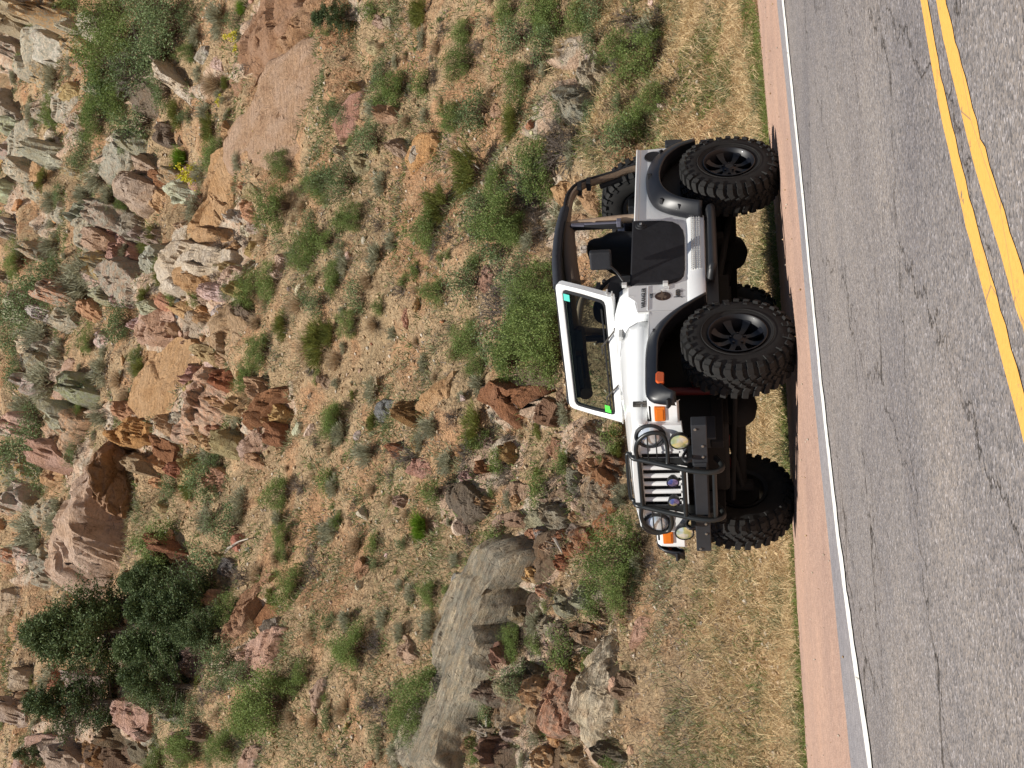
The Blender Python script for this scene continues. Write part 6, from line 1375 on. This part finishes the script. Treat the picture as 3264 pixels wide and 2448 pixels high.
HAND = [  # key, tile, x, y, width(tile px), height scale
 ('B',5,1080,640,260,1.2),('D',5,1120,330,230,1.0),('B',5,1250,450,240,1.2),('B',5,1350,980,230,1.2),('D',5,1350,1150,220,1.0),('B',5,980,1020,230,1.1),('B',5,900,1150,200,1.0),('B',5,1180,1330,200,1.1),('B',5,640,1130,200,1.2),('D',5,1500,430,200,1.0),
 ('B',1,1050,80,240,1.2),('B',1,960,330,230,1.1),('D',1,1090,250,190,1.0),('B',2,1900,930,230,1.1),('G',2,1900,330,200,1.1),('G',2,1650,120,200,1.0),('B',2,1450,300,200,1.0),('B',2,1240,250,180,1.0),('B',2,1000,1350,220,1.0),('D',2,820,1500,180,1.0),('B',4,250,250,170,1.0),('B',3,2000,300,180,1.0),('D',2,2130,330,170,1.0),('B',2,1740,60,200,1.0),
 ('D',2,1490,1000,250,1.1),('D',2,1250,1260,230,1.0),('B',2,1340,1180,240,1.1),('G',2,1250,1480,210,1.0),('B',4,1250,130,240,1.1),('G',4,1330,300,240,1.1),('D',4,1110,250,230,1.1),('G',4,1480,380,200,1.1),('B',4,1160,560,210,1.1),('B',2,1100,1550,200,1.0),('D',2,1390,1480,190,1.0),('D',2,1590,880,170,1.0),('B',2,1010,720,170,1.0),('D',4,1480,60,150,1.0),('B',1,640,540,280,1.3),('B',1,830,430,260,1.2),('D',1,760,520,240,1.2),('B',1,850,800,210,1.1),('D',3,150,650,200,1.1),('B',3,100,330,240,1.2),('B',3,60,760,200,1.2),
 ('G',2,900,200,150,1.3),('G',2,900,390,190,1.1),('G',2,665,545,150,1.0),('G',2,1270,520,190,1.0),('G',2,1180,70,160,1.2),('G',2,1430,40,200,0.8),('G',2,860,760,150,1.0),('G',2,1400,1040,260,0.9),('G',2,1150,1400,240,1.3),
 ('G',2,1150,1190,180,0.8),('G',2,700,1480,210,1.0),('G',2,2080,430,230,1.1),('G',2,2000,820,230,1.1),('G',2,2150,640,200,1.0),('G',2,1760,980,70,0.8),('G',2,60,1560,130,1.0),('G',2,410,640,120,1.0),('G',2,350,70,120,0.9),('G',2,2160,250,120,1.0),
 ('G',2,1500,150,220,0.8),('B',2,140,1180,220,1.0),('B',2,40,1140,160,1.0),('B',2,60,740,110,1.0),('B',2,320,900,170,1.2),('G',2,240,1400,160,1.0),('O',2,900,1130,300,1.0),('O',2,750,1330,220,1.0),('O',2,1210,800,200,0.9),('D',2,740,450,110,1.0),('D',2,1010,310,120,1.0),
 ('D',2,1500,860,170,1.0),('D',2,1080,1080,150,1.0),('D',2,1320,1290,230,1.1),('D',2,1380,390,130,1.0),('D',2,1330,200,130,1.0),('D',2,380,1440,160,1.0),('D',2,960,1500,200,1.0),('D',2,1950,120,180,1.1),('D',2,1010,960,110,1.0),
 ('S',2,660,270,130,0.8),('S',2,680,740,120,0.8),('S',2,490,400,110,0.8),('S',2,330,700,130,1.2),('S',2,2060,230,240,1.1),('S',2,1600,1010,170,0.9),('S',2,1500,1420,210,1.0),('S',2,590,930,90,0.9),('S',2,400,1180,130,0.9),('S',2,460,1550,150,0.9),('S',2,1330,1560,150,1.0),('W',2,780,650,110,1.0),
 ('W',2,400,300,120,1.0),('W',2,560,780,130,1.0),('W',2,1250,400,100,1.0),('W',2,1530,330,140,1.0),('W',2,1930,540,120,1.0),('W',2,1100,600,120,1.0),('D',2,2150,120,150,1.0),('D',2,1560,560,110,0.7),
 ('G',1,640,100,280,1.3),('G',1,760,250,230,1.2),('G',1,600,430,260,1.2),('G',1,700,620,300,1.1),('G',1,560,760,250,1.1),('G',1,400,80,150,1.1),('G',1,1180,330,150,1.1),('B',1,1000,200,300,1.1),('B',1,900,50,250,1.0),('B',1,1170,120,190,1.1),('D',1,830,330,260,1.0),('D',1,950,170,180,1.0),
 ('G',1,190,190,110,0.9),('S',1,280,510,190,1.0),('S',1,1330,130,200,1.1),('S',1,1220,230,130,1.0),('Y',1,1510,240,110,1.3),('Y',1,1690,890,110,1.4),('Y',1,1230,1110,140,1.5),('Y',1,1460,960,70,1.0),('Y',1,1410,650,80,1.0),('T',1,1110,1010,220,1.0),('O',1,1300,830,180,0.9),('S',1,1280,720,150,0.9),
 ('G',1,1540,40,90,1.1),('T',1,1530,50,110,1.1),('B',1,2120,700,120,0.8),('G',1,1790,1050,160,1.1),('G',1,2000,1180,150,1.1),('G',1,1720,1330,230,1.1),('G',1,1970,1560,200,1.0),('B',1,1950,1430,140,0.9),('G',1,760,1280,110,1.0),('O',1,920,1560,220,1.0),('S',1,560,1130,190,1.3),
 ('B',1,500,1000,150,1.1),('S',1,130,1130,170,1.0),('S',1,300,900,130,1.2),('S',1,290,1300,150,1.0),('S',1,500,1260,160,1.0),('S',1,640,1280,160,1.2),('S',1,100,1600,180,1.0),('S',1,300,1560,190,1.0),('G',1,160,1590,120,0.9),('D',1,230,1470,120,1.0),('S',1,1200,1330,140,1.0),('S',1,760,1620,140,1.0),
 ('D',1,1560,1560,90,0.8),('W',1,1650,1530,160,1.0),('W',1,1900,1330,150,1.0),('S',1,150,740,130,1.0),('S',1,420,430,110,1.0),('S',1,1230,480,120,1.0),('B',1,1180,740,110,1.0),('S',1,1380,620,90,0.9),
 ('G',3,60,40,170,1.0),('B',3,250,180,230,1.3),('S',3,420,150,240,1.5),('S',3,540,90,190,1.3),('G',3,540,560,140,0.9),('B',3,720,440,230,1.1),('B',3,790,500,130,1.0),('G',3,860,640,110,1.0),('S',3,420,330,220,1.1),('S',3,180,520,220,1.3),('B',3,60,560,200,1.2),('S',3,330,600,160,1.0),
 ('S',3,230,820,240,1.1),('S',3,600,750,180,1.2),('B',3,540,860,140,1.0),('S',3,90,980,220,1.3),('B',3,200,1030,160,1.0),('B',3,120,1230,260,1.4),('B',3,210,1330,200,1.2),('S',3,70,1450,220,1.2),('D',3,130,1100,170,1.0),('S',3,460,1100,180,1.0),('D',3,380,480,130,1.0),('G',3,980,60,90,1.1),
 ('O',3,1000,100,190,1.0),('S',3,600,1000,150,1.3),('W',3,700,800,200,1.0),('W',3,760,900,180,1.0),('S',3,840,720,160,1.0),('O',3,870,760,160,1.0),('G',3,1700,170,180,1.0),('G',3,1930,40,140,1.1),('G',3,1620,610,190,1.2),('G',3,1560,780,170,1.0),('O',3,1960,560,260,1.0),('W',3,1850,320,240,1.0),
 ('W',3,1900,600,240,1.0),('O',3,1760,450,180,1.0),('B',3,1430,230,120,0.8),('G',3,2110,1080,210,1.0),('S',3,2150,1160,140,0.9),('B',3,1260,1400,260,1.2),('S',3,1310,1290,160,1.0),('O',3,1180,1500,150,0.9),('G',3,1760,1540,200,1.0),('D',3,1870,1480,170,1.0),('S',3,1480,1100,130,1.0),
 ('W',3,1560,900,160,1.0),('D',3,1960,740,110,1.0),('B',3,1360,1330,140,1.0),('S',3,2160,100,160,1.0),('G',3,2100,200,140,1.0),('S',3,1500,1600,200,0.9),('S',3,440,1560,140,1.2),('S',3,330,1600,120,1.2),('B',3,1370,1480,130,0.9),
 ('G',4,90,110,200,1.1),('G',4,200,420,160,1.0),('B',4,910,180,240,1.1),('G',4,760,220,170,1.0),('D',4,500,230,200,0.9),('G',4,400,330,120,0.8),('G',4,960,560,180,1.0),('G',4,1380,520,330,1.2),('G',4,1440,640,260,1.0),('G',4,1290,420,220,1.2),('G',4,1180,680,220,0.9),('G',4,1020,700,170,0.9),
 ('G',4,1420,180,190,1.3),('D',4,1080,350,230,1.0),('D',4,1150,90,150,0.9),('D',4,1210,430,160,1.0),('S',4,1240,280,190,1.1),('S',4,1000,830,190,1.0),('S',4,320,870,210,0.9),('S',4,350,30,180,0.9),('S',4,480,500,120,0.8),('S',4,700,1100,170,1.1),('D',4,830,1040,170,1.1),('D',4,540,1290,240,1.1),
 ('S',4,260,1270,210,1.2),('S',4,120,1150,170,0.9),('G',4,90,1060,190,1.0),('S',4,810,1330,160,1.0),('S',4,640,1200,130,1.0),('D',4,900,1270,200,1.0),('O',4,960,1120,210,0.9),('G',4,1060,1190,130,1.0),('G',4,1160,1320,110,0.9),('D',4,1200,1180,160,0.9),('O',4,1410,1120,90,0.8),('O',4,1400,1390,90,0.8),
 ('G',4,1420,1500,150,1.0),('S',4,1560,1000,150,1.0),('G',4,1570,1310,120,0.9),('G',4,1900,1230,170,0.8),('O',4,1920,1250,130,0.8),('G',4,720,1510,170,1.1),('S',4,1930,1540,160,1.0),('S',4,1210,1560,150,0.9),('D',4,820,1460,130,1.0),('G',4,60,1440,130,0.9),('G',4,800,20,60,1.0),
 ('O',4,40,500,180,1.1),('S',4,680,680,110,0.8),('S',4,150,40,150,0.8),('D',4,220,480,130,0.8),('G',4,560,160,90,0.7),('W',4,620,550,150,0.8),('W',4,300,160,170,1.0),('D',4,1640,1540,150,0.9),('S',4,1990,1380,100,0.9),('S',4,90,1480,140,0.9),('D',4,460,1390,140,0.9),
 ('T',6,620,90,260,1.0),('T',6,640,150,200,1.0),('G',6,1860,250,330,1.7),('G',6,1900,520,280,1.0),('G',6,1760,560,200,0.9),('G',6,1110,240,170,1.2),('G',6,700,530,190,1.0),('S',6,590,520,130,0.9),('G',6,220,880,210,1.0),('D',6,350,850,190,1.0),('G',6,700,1150,260,1.3),('G',6,620,1330,220,1.0),
 ('G',6,830,980,150,1.1),('G',6,520,1330,150,0.9),('S',6,400,700,130,1.1),('S',6,690,740,170,1.0),('O',6,900,620,150,1.2),('O',6,880,770,170,0.9),('D',6,310,1230,200,1.0),('D',6,390,1300,180,1.0),('B',6,380,1440,130,1.0),('S',6,480,1560,160,0.9),('G',6,1010,1520,120,0.9),('G',6,1500,1420,110,0.9),
 ('G',6,1720,1300,170,1.0),('D',6,1620,560,150,0.9),('D',6,1480,540,140,0.8),('G',6,1390,1010,90,0.7),('D',6,2080,60,150,1.2),('D',6,2100,330,200,1.0),('S',6,2030,360,160,1.0),('G',6,1890,1560,160,0.9),('G',6,1640,1130,90,0.9),('S',6,40,150,180,1.0),('G',6,130,60,110,0.9),('D',6,950,220,160,0.9),
 ('S',6,170,700,140,0.9),('D',6,60,1100,90,0.8),('W',6,150,1250,170,1.0),('W',6,820,870,120,1.0),('G',6,1760,880,130,1.2),('G',6,1730,1010,130,0.9),('D',6,1700,760,170,1.0),('D',6,2060,730,110,0.7),('W',6,1850,640,120,0.8),('B',6,540,1440,140,0.8),('D',6,440,1180,150,0.8),('S',6,1300,1600,120,0.7),
 ('G',5,1000,230,240,1.1),('O',5,930,340,200,1.0),('B',5,1430,90,240,1.0),('S',5,1290,60,170,1.0),('G',5,1780,180,160,0.9),('G',5,1810,480,230,1.2),('D',5,1930,420,220,1.1),('G',5,1440,640,150,1.4),('B',5,1250,720,200,1.0),('B',5,1500,1050,170,1.2),('G',5,1630,1250,330,1.2),('G',5,1500,1330,230,1.0),
 ('G',5,1780,1130,180,0.9),('G',5,1080,1210,210,1.0),('G',5,1010,1130,170,0.9),('G',5,1150,1530,230,1.3),('G',5,1380,1500,230,1.2),('G',5,980,1610,160,0.8),('G',5,1880,1120,130,0.9),('D',5,1500,1480,120,1.1),('D',5,1260,1200,150,0.9),('S',5,130,120,240,1.3),('S',5,290,80,170,1.2),('B',5,430,240,150,1.1),
 ('S',5,380,430,170,1.3),('S',5,200,230,150,1.0),('S',5,530,130,120,0.8),('D',5,2170,1500,110,1.2),('W',5,1950,1350,200,1.0),('W',5,1600,400,180,1.0),('S',5,2080,100,170,1.0),('W',5,2150,1280,150,1.0),('G',5,2150,890,120,1.1),('S',5,1740,60,150,1.0),('O',5,1700,540,120,0.8),('S',5,320,1560,150,0.9),('D',5,130,1000,160,1.0),('W',5,1350,1300,160,0.9),
]
for key, t_, x, y, wd_, hs in HAND:
    px, py = TL(t_, x, y); plant(key, px, py, wd_*0.4973*(1.15 if key in 'TWY' else 1.42)*(1.18 if t_ in (2, 4) and key in 'GBDO' and x > 850 else 1), hs)
nhand = len(PLACED)
# filler plants between the placed ones
fr = random.Random(5); tries = 0
cntk = {k_: 0 for k_ in KIND}
while len(PLACED) < nhand+340 and tries < 9000:
    tries += 1
    px, py = fr.uniform(0, 2080), fr.uniform(0, 2448)
    sz = (25+95*fr.random()**1.5)*(0.85+px/3500); near = fr.random() < 0.72
    if near:
        a, b_, c = fr.choice(PLACED); an = fr.uniform(0, 6.28); rr_ = 0.33*(c+sz)*fr.uniform(0.8, 1.4); px, py = a+rr_*math.cos(an)*0.8, b_+rr_*math.sin(an)*1.2
        if not (0 < px < 2080 and 0 < py < 2448): continue
    if any((px-a)**2+(py-b_)**2 < ((0.22 if near else 0.40)*(sz+c))**2 for a, b_, c in PLACED): continue
    # keep the smooth slabs bare
    if any(math.hypot(px-x, py-y) < r_ for x, y, r_ in ((*D(620, 210), 170), (*D(360, 850), 130), (*D(230, 1130), 110), (*D(350, 1010), 60), (*D(480, 440), 60), (*D(1000, 1500), 50), (*D(950, 1400), 60), (*D(1090, 1230), 60), (*D(900, 900), 60))): continue
    far = px < 560
    key = fr.choices(['S', 'B', 'G', 'D', 'W', 'O'], (5, 2.2, 1.5, 1.2, 1.0, 0.5) if far else (1.6, 0.7, 1.6, 1.6, 3.0, 0.5))[0]
    if cntk[key] > 90: continue
    if plant(key, px, py, sz, fr.uniform(0.7, 1.1)): cntk[key] += 1

# ================================================================== CONIFERS
def conifer(seed, height, width, nb=150, per=62, open_=0.0):
    g = np.random.default_rng(seed); Cs = []; As = []; Bs = []; lim = MB()
    lean = g.normal(size=2)*0.05
    ax = lambda t_: np.array([lean[0]*t_*height+0.04*math.sin(t_*5+seed), lean[1]*t_*height+0.04*math.cos(t_*4+seed), t_*height])
    for i in range(nb):
        t_ = g.uniform(0.08, 1.0); a = g.uniform(0, 2*math.pi); R__ = width/2*(1-t_**1.7)*g.uniform(0.5, 1.15)*(0.8+0.3*math.sin(a*3+t_*9+seed))+0.05*width
        p0 = ax(t_*0.92); tip = p0+np.array([math.cos(a)*R__, math.sin(a)*R__, R__*g.uniform(-0.05, 0.40)])
        lim.tube([p0, (p0+tip)/2+np.array([0, 0, -0.03*R__]), tip], 0.010, 3, rr=[0.014*height/2.5, 0.009*height/2.5, 0.004])
        for q in range(2):
            u_ = g.uniform(0.45, 1.0, per); C = p0+(tip-p0)*u_[:, None]+g.normal(size=(per, 3))*np.array([0.085, 0.085, 0.05])*width/2.2
            nrm = unit(per, g)+np.array([0, 0, 0.9]); a_ = np.cross(nrm, unit(per, g)); a_ /= np.linalg.norm(a_, axis=1)[:, None]; b_ = np.cross(nrm, a_); b_ /= np.linalg.norm(b_, axis=1)[:, None]
            s = g.uniform(0.014, 0.029, (per, 1))*width/2.0; Cs.append(C); As.append(a_*s); Bs.append(b_*s*0.38)
    V, F = quads(np.concatenate(Cs), np.concatenate(As), np.concatenate(Bs))
    tr = MB(); tr.tube([ax(k_/6)-np.array([0, 0, 0.25 if k_ == 0 else 0]) for k_ in range(7)], 0.05, 8, rr=[0.035*height*(1-0.14*k_) for k_ in range(7)])
    return V, F, lim, tr
def place_conifer(tile, x, y, hpx, wpx, label, seed, nb=150):
    px, py = TL(tile, x, y); p = hit(px, py)
    if p is None: return
    k_ = dist(p)/FPX*0.4973; h_, w_ = hpx*k_, wpx*k_
    V, F, lim, tr = conifer(seed, h_, w_, nb)
    e_ = empty('conifer', tuple(p)); tag(e_, label, 'tree', 'dark conifers high on the slope')
    me = npmesh('crown', V, F, M['conifer']); c = bpy.data.objects.new('crown', me); col.objects.link(c); c.parent = e_
    tk = tr.build('trunk', M['bark'], e_, base=(0, 0, 0), smooth=True); lb = lim.build('limbs', M['bark'], tk, base=(0, 0, 0))
place_conifer(5, 850, 760, 800, 720, 'largest dark conifer, standing beside the huge pink boulder', 1, 260)
place_conifer(5, 780, 1230, 700, 560, 'second dark conifer near the photo corner, uphill of the purple pink boulder', 2, 150)
place_conifer(5, 1230, 1130, 520, 460, 'small dark conifer downhill of the others', 3, 170)
place_conifer(5, 1400, 600, 640, 620, 'broad blackish conifer added for the shade of the hollow', 4, 260)  # added tree; its dense dark needles stand in for the shadow here
place_conifer(5, 330, 1560, 260, 250, 'low dark conifer beside the pyramid rock', 5, 70)
place_conifer(2, 260, 90, 300, 330, 'dark juniper at the edge of the broad pink slab', 6, 90)
place_conifer(5, 1230, 860, 560, 560, 'dense dark conifer added for its shade between the two groups', 7, 220)  # extra tree, added so its shadow darkens the thicket
place_conifer(5, 1180, 430, 430, 460, 'dark conifer added to darken the hollow right beside the huge pink boulder', 8, 180)  # extra tree, added to make the hollow dark
place_conifer(5, 1480, 760, 420, 400, 'rounded dark conifer added lowest in its group to deepen the shade', 9, 160)  # extra tree, added to widen the dark area below the others
# dead branches
for i, (t_, pts, lab) in enumerate((
    (5, [(1450, 240), (1500, 220), (1560, 190), (1640, 170)], 'bleached dead branch sticking out over the dark thicket'),
    (6, [(1545, 170), (1590, 210), (1640, 260)], 'thin pale dead branch on the dark ledge'),
    (3, [(120, 580), (150, 680), (170, 780)], 'white dead trunk among grey shrubs'),
    (1, [(420, 60), (450, 120), (440, 200)], 'grey dead branch beside the green shrubs near the corner'),
    (6, [(1110, 1300), (1130, 1400), (1160, 1480)], 'curved pale branch lying across the rocks'),
    (2, [(930, 950), (1010, 1020), (1100, 1080)], 'dark dead branch under the olive shrub'))):
    P_ = []
    for j, q in enumerate(pts):
        p = hit(*TL(t_, *q))
        if p is not None: P_.append(Vector(p)+Vector(CAM-p).normalized()*(0.12+0.10*math.sin(j*1.3+i))+Vector((0, 0, 0.05*j)))
    if len(P_) >= 3:
        b = MB(); b.tube(smoothpath(P_, 5), 0.02, 7, rr=list(np.linspace(0.028, 0.009, (len(P_)-1)*5+1))*1)
        for q in range(3):
            a = P_[1].lerp(P_[2], q/3); b.tube([a, a+Vector((random.uniform(-.15, .15), random.uniform(-.15, .15), random.uniform(0.1, .25)))], 0.006, 5)
        o = b.build('dead_branch', M['deadwood'], None, base=tuple(P_[0])); tag(o, lab, 'branch', 'dead branches on the slope')

# ================================================================== LOOSE STONES (individual)
def icorock(seed, n=2):
    import bmesh
    bm = bmesh.new(); bmesh.ops.create_icosphere(bm, subdivisions=n, radius=0.5); g = random.Random(seed)
    pl = [(Vector((g.gauss(0, 1), g.gauss(0, 1), g.gauss(0, 1))).normalized(), g.uniform(0.24, 0.40)) for _ in range(9)]
    for v_ in bm.verts:
        for nn, dd in pl:
            q = v_.co.dot(nn)-dd
            if q > 0: v_.co -= nn*q
        v_.co *= 1+0.10*mnoise.noise(v_.co*5+Vector((seed, 0, 0)))
    me = bpy.data.meshes.new('stone'); bm.to_mesh(me); bm.free(); me.materials.append(M['rock']); return me
SM = [icorock(s_, 3) for s_ in range(8)]
SC = [('tan', TAN), ('orange', ORNG), ('pinkish', PINK), ('pale', PALE), ('grey', (0.36, 0.33, 0.30)), ('reddish', (0.36, 0.2, 0.13)), ('whitish', WHT)]
fr = random.Random(11); ns = 0; tries = 0
while ns < 190 and tries < 3000:
    tries += 1
    px, py = fr.uniform(0, 2120), fr.uniform(0, 2448)
    p = hit(px, py)
    if p is None or p[1] < float(edge(p[0]))+1.6: continue
    sz = (fr.random()**2.0*56+12)*(1.0 if px < 900 else 1.0)
    if any((px-a)**2+(py-b_)**2 < (0.3*c)**2 for a, b_, c in PLACED): continue
    cn, cc = fr.choice(SC); wdt = sz/(FPX/dist(p)); shp = fr.choice(['flat', 'blocky', 'angular', 'chunky', 'wedge shaped', 'rounded'])
    lab = uniq(f'small {shp} {cn} stone', px, py)
    if lab is None: continue
    o_ = bpy.data.objects.new('loose_stone', fr.choice(SM)); col.objects.link(o_); o_.location = tuple(p+np.array([0, 0, wdt*0.10])); q = {'flat': 0.5}.get(shp, 0.8)
    o_.scale = (wdt*fr.uniform(0.8, 1.4), wdt*fr.uniform(0.7, 1.1), wdt*q*fr.uniform(0.8, 1.2)); o_.rotation_euler = (fr.uniform(-0.6, 0.6), fr.uniform(-0.6, 0.6), fr.uniform(0, 6.28)); o_.color = (*[c*fr.uniform(0.85, 1.1) for c in cc], 1)
    tag(o_, lab, 'stone', 'loose stones scattered on the slope'); ns += 1

# ================================================================== GROUND COVER (stuff)
def polar(n, g, r0=9.5, r1=62, a0=27, a1=72):
    r = r0*np.exp(g.random(n)*math.log(r1/r0)); a = np.radians(g.uniform(a0, a1, n)); x = CAM[0]+r*np.sin(a); y = CAM[1]+r*np.cos(a); return x, y, r
def stuff(name, VF, mat, label):
    o_ = bpy.data.objects.new(name, npmesh(name, VF[0], VF[1], mat)); col.objects.link(o_); tag(o_, label, kind='stuff'); return o_
g = np.random.default_rng(21)
# dry grass on the hillside, in patches
x, y, r = polar(330000, g, 12); v = y-edge(x); dn = vnoise(x*0.45+60, y*0.45)+0.5*vnoise(x*1.7, y*1.7+30)
k = (v > 2.2) & (dn > 0.02+0.25*(g.random(len(x))-0.5)) & (rocky(x, y) < 0.35+0.3*g.random(len(x))); x, y, r = x[k], y[k], r[k]; n = len(x)
C = np.stack([x, y, T(x, y)-0.01], 1); dv = np.concatenate([g.normal(size=(n, 2))*0.55+np.array([-HN[0], -HN[1]])*0.25, np.ones((n, 1))], 1); dv /= np.linalg.norm(dv, axis=1)[:, None]
stuff('dry_grass', blades(C, dv, g.uniform(0.05, 0.17, n)*(1+r/60), 0.00027*r*g.uniform(0.7, 1.3, n), g), M['straw'], 'dry straw grass covering the slope in patches')
# low scrub filling the ground between the shrubs, and dead litter
def scrub(name, nc, per, thr, ox, mat, label, hgt, wd, sprd):
    x, y, r = polar(nc, g, 12.5); v = y-edge(x); dn = vnoise(x*0.33+ox, y*0.33)+0.7*vnoise(x*1.2+ox, y*1.2+30)
    k = (v > 1.9) & (dn > thr+0.25*(g.random(len(x))-0.5)); x, y, r = x[k], y[k], r[k]; rad = sprd*(0.4+g.random(len(x)))*(0.6+r/45)
    x = np.repeat(x, per); y = np.repeat(y, per); r = np.repeat(r, per); rad = np.repeat(rad, per); n = len(x)
    ox_, oy_ = g.normal(size=n)*rad, g.normal(size=n)*rad; x = x+ox_; y = y+oy_
    C = np.stack([x, y, T(x, y)-0.01+g.random(n)*hgt*0.5*(0.6+r/50)], 1); dv = np.concatenate([np.stack([ox_, oy_], 1)/rad[:, None]*0.5+g.normal(size=(n, 2))*0.5, np.ones((n, 1))*0.8], 1); dv /= np.linalg.norm(dv, axis=1)[:, None]
    stuff(name, blades(C, dv, g.uniform(0.4, 1.0, n)*hgt*(0.6+r/50), wd*r*g.uniform(0.7, 1.5, n), g, 0.1), M[mat], label)
scrub('low_scrub', 12000, 26, 0.02, 200, 'scrub', 'low grey green scrub between the shrubs', 0.13, 0.00042, 0.11)
scrub('green_undergrowth', 7000, 24, 0.10, 320, 'scrubgreen', 'low green undergrowth between the shrubs', 0.12, 0.0005, 0.11)
scrub('dead_litter', 9000, 14, 0.0, 440, 'twig', 'dead grey twigs and litter on the soil', 0.12, 0.00035, 0.11)
# verge: dense dry grass
x = g.uniform(-9, 15, 260000); v = g.random(260000)**0.8*3.4; y = edge(x)-0.05+v; r = np.hypot(x-CAM[0], y-CAM[1])
dn = vnoise(x*1.1+60, y*1.1)+0.6*vnoise(x*3.5, y*3.5+30); k = dn > -0.16+0.4*(g.random(len(x))-0.5); 
gr = (v < 0.66+0.40*vnoise(x*0.9, y*0.9+50)+0.25*vnoise(x*3, y*0.2)) & (vnoise(x*0.55+8, y*0.1)+0.45*(g.random(len(x))-0.5) > -0.28)
gr2 = (vnoise(x*0.8+33, y*0.8+12)+0.3*vnoise(x*3, y*3) > 0.27)
for nm, kk, mt, lb, l0, l1 in (('verge_grass', k & ~gr & ~gr2, 'golden', 'dry golden grass on the road verge', 0.03, 0.15), ('green_verge_grass', (gr & (g.random(len(x)) < 0.8)) | (gr2 & k & (g.random(len(x)) < 0.8)), 'grassgreen', 'green grass strip along the pavement edge', 0.03, 0.13)):
    xx, yy, r_ = x[kk], y[kk], r[kk]; n = len(xx)
    C = np.stack([xx, yy, T(xx, yy)-0.008], 1); dv = np.concatenate([g.normal(size=(n, 2))*0.8, np.ones((n, 1))*0.8], 1); dv /= np.linalg.norm(dv, axis=1)[:, None]
    stuff(nm, blades(C, dv, g.uniform(l0, l1, n), 0.00040*r_*g.uniform(0.7, 1.3, n), g, 0.5), M[mt], lb)
# taller loose straw and weedy clumps on the verge
nc = 1500; cx_ = g.uniform(-7, 13, nc); cy_ = edge(cx_)+0.25+g.random(nc)*3.6; xx = np.repeat(cx_, 26); yy = np.repeat(cy_, 26); n = len(xx); xx = xx+g.normal(size=n)*0.07; yy = yy+g.normal(size=n)*0.07; r_ = np.hypot(xx-CAM[0], yy-CAM[1])
C = np.stack([xx, yy, T(xx, yy)-0.01], 1); dv = np.concatenate([g.normal(size=(n, 2))*0.75, np.ones((n, 1))], 1); dv /= np.linalg.norm(dv, axis=1)[:, None]
selc = np.repeat(g.random(nc) < 0.68, 26)
for nm, kk, mt, lb in (('tall_straw', selc, 'golden', 'taller loose straw on the verge'), ('verge_weeds', ~selc, 'scrub', 'grey green weeds on the verge')):
    m_ = int(kk.sum()); stuff(nm, blades(C[kk], dv[kk], g.uniform(0.08, 0.32, m_), 0.00036*r_[kk], g, 0.6), M[mt], lb)
# gravel and pebbles
x, y, r = polar(60000, g, 12, 60); v = y-edge(x)-3*(rocky(x, y) > 0.6); dn = vnoise(x*0.4+90, y*0.4+70)+0.5*vnoise(x*2, y*2+9); k = (v > 1.6) & (dn > -0.15); x, y, r = x[k], y[k], r[k]; n = len(x)
oc = np.array([[1, 0, 0], [-1, 0, 0], [0, 1, 0], [0, -1, 0], [0, 0, 1], [0, 0, -1.0]]); of = np.array([[0, 2, 4], [2, 1, 4], [1, 3, 4], [3, 0, 4], [2, 0, 5], [1, 2, 5], [3, 1, 5], [0, 3, 5]])
s = (0.009+0.030*g.random(n)**3)*(0.5+r/32); V = oc[None]*(0.65+0.7*g.random((n, 6, 1))); q = g.uniform(0, 6.28, n); cs, sn = np.cos(q)[:, None], np.sin(q)[:, None]
vx = V[:, :, 0]*cs-V[:, :, 1]*sn+V[:, :, 2]*0.4; vy = V[:, :, 0]*sn+V[:, :, 1]*cs; vz = V[:, :, 2]*0.75+V[:, :, 0]*0.3
V = np.stack([vx, vy, vz], 2)*s[:, None, None]+np.stack([x, y, T(x, y)+s*0.25], 1)[:, None, :]
stuff('gravel', (V.reshape(-1, 3), (of[None]+6*np.arange(n)[:, None, None]).reshape(-1, 3)), M['pebble'], 'loose gravel and pebbles strewn over the soil')
# grit and bits on the shoulder
x = g.uniform(-7, 8, 900); y = np.where(g.random(900) < 0.5, -2.0+g.random(900)*(edge(x)+2.0), edge(x)-0.22*g.random(900)**2); n = 900; s = 0.003+0.009*g.random(n)**4; V = oc[None]*(0.6+0.7*g.random((n, 6, 1)))*s[:, None, None]+np.stack([x, y, np.full(n, 0.005)+s*0.4], 1)[:, None, :]
stuff('grit', (V.reshape(-1, 3), (of[None]+6*np.arange(n)[:, None, None]).reshape(-1, 3)), M['pebble'], 'small grit on the red shoulder')
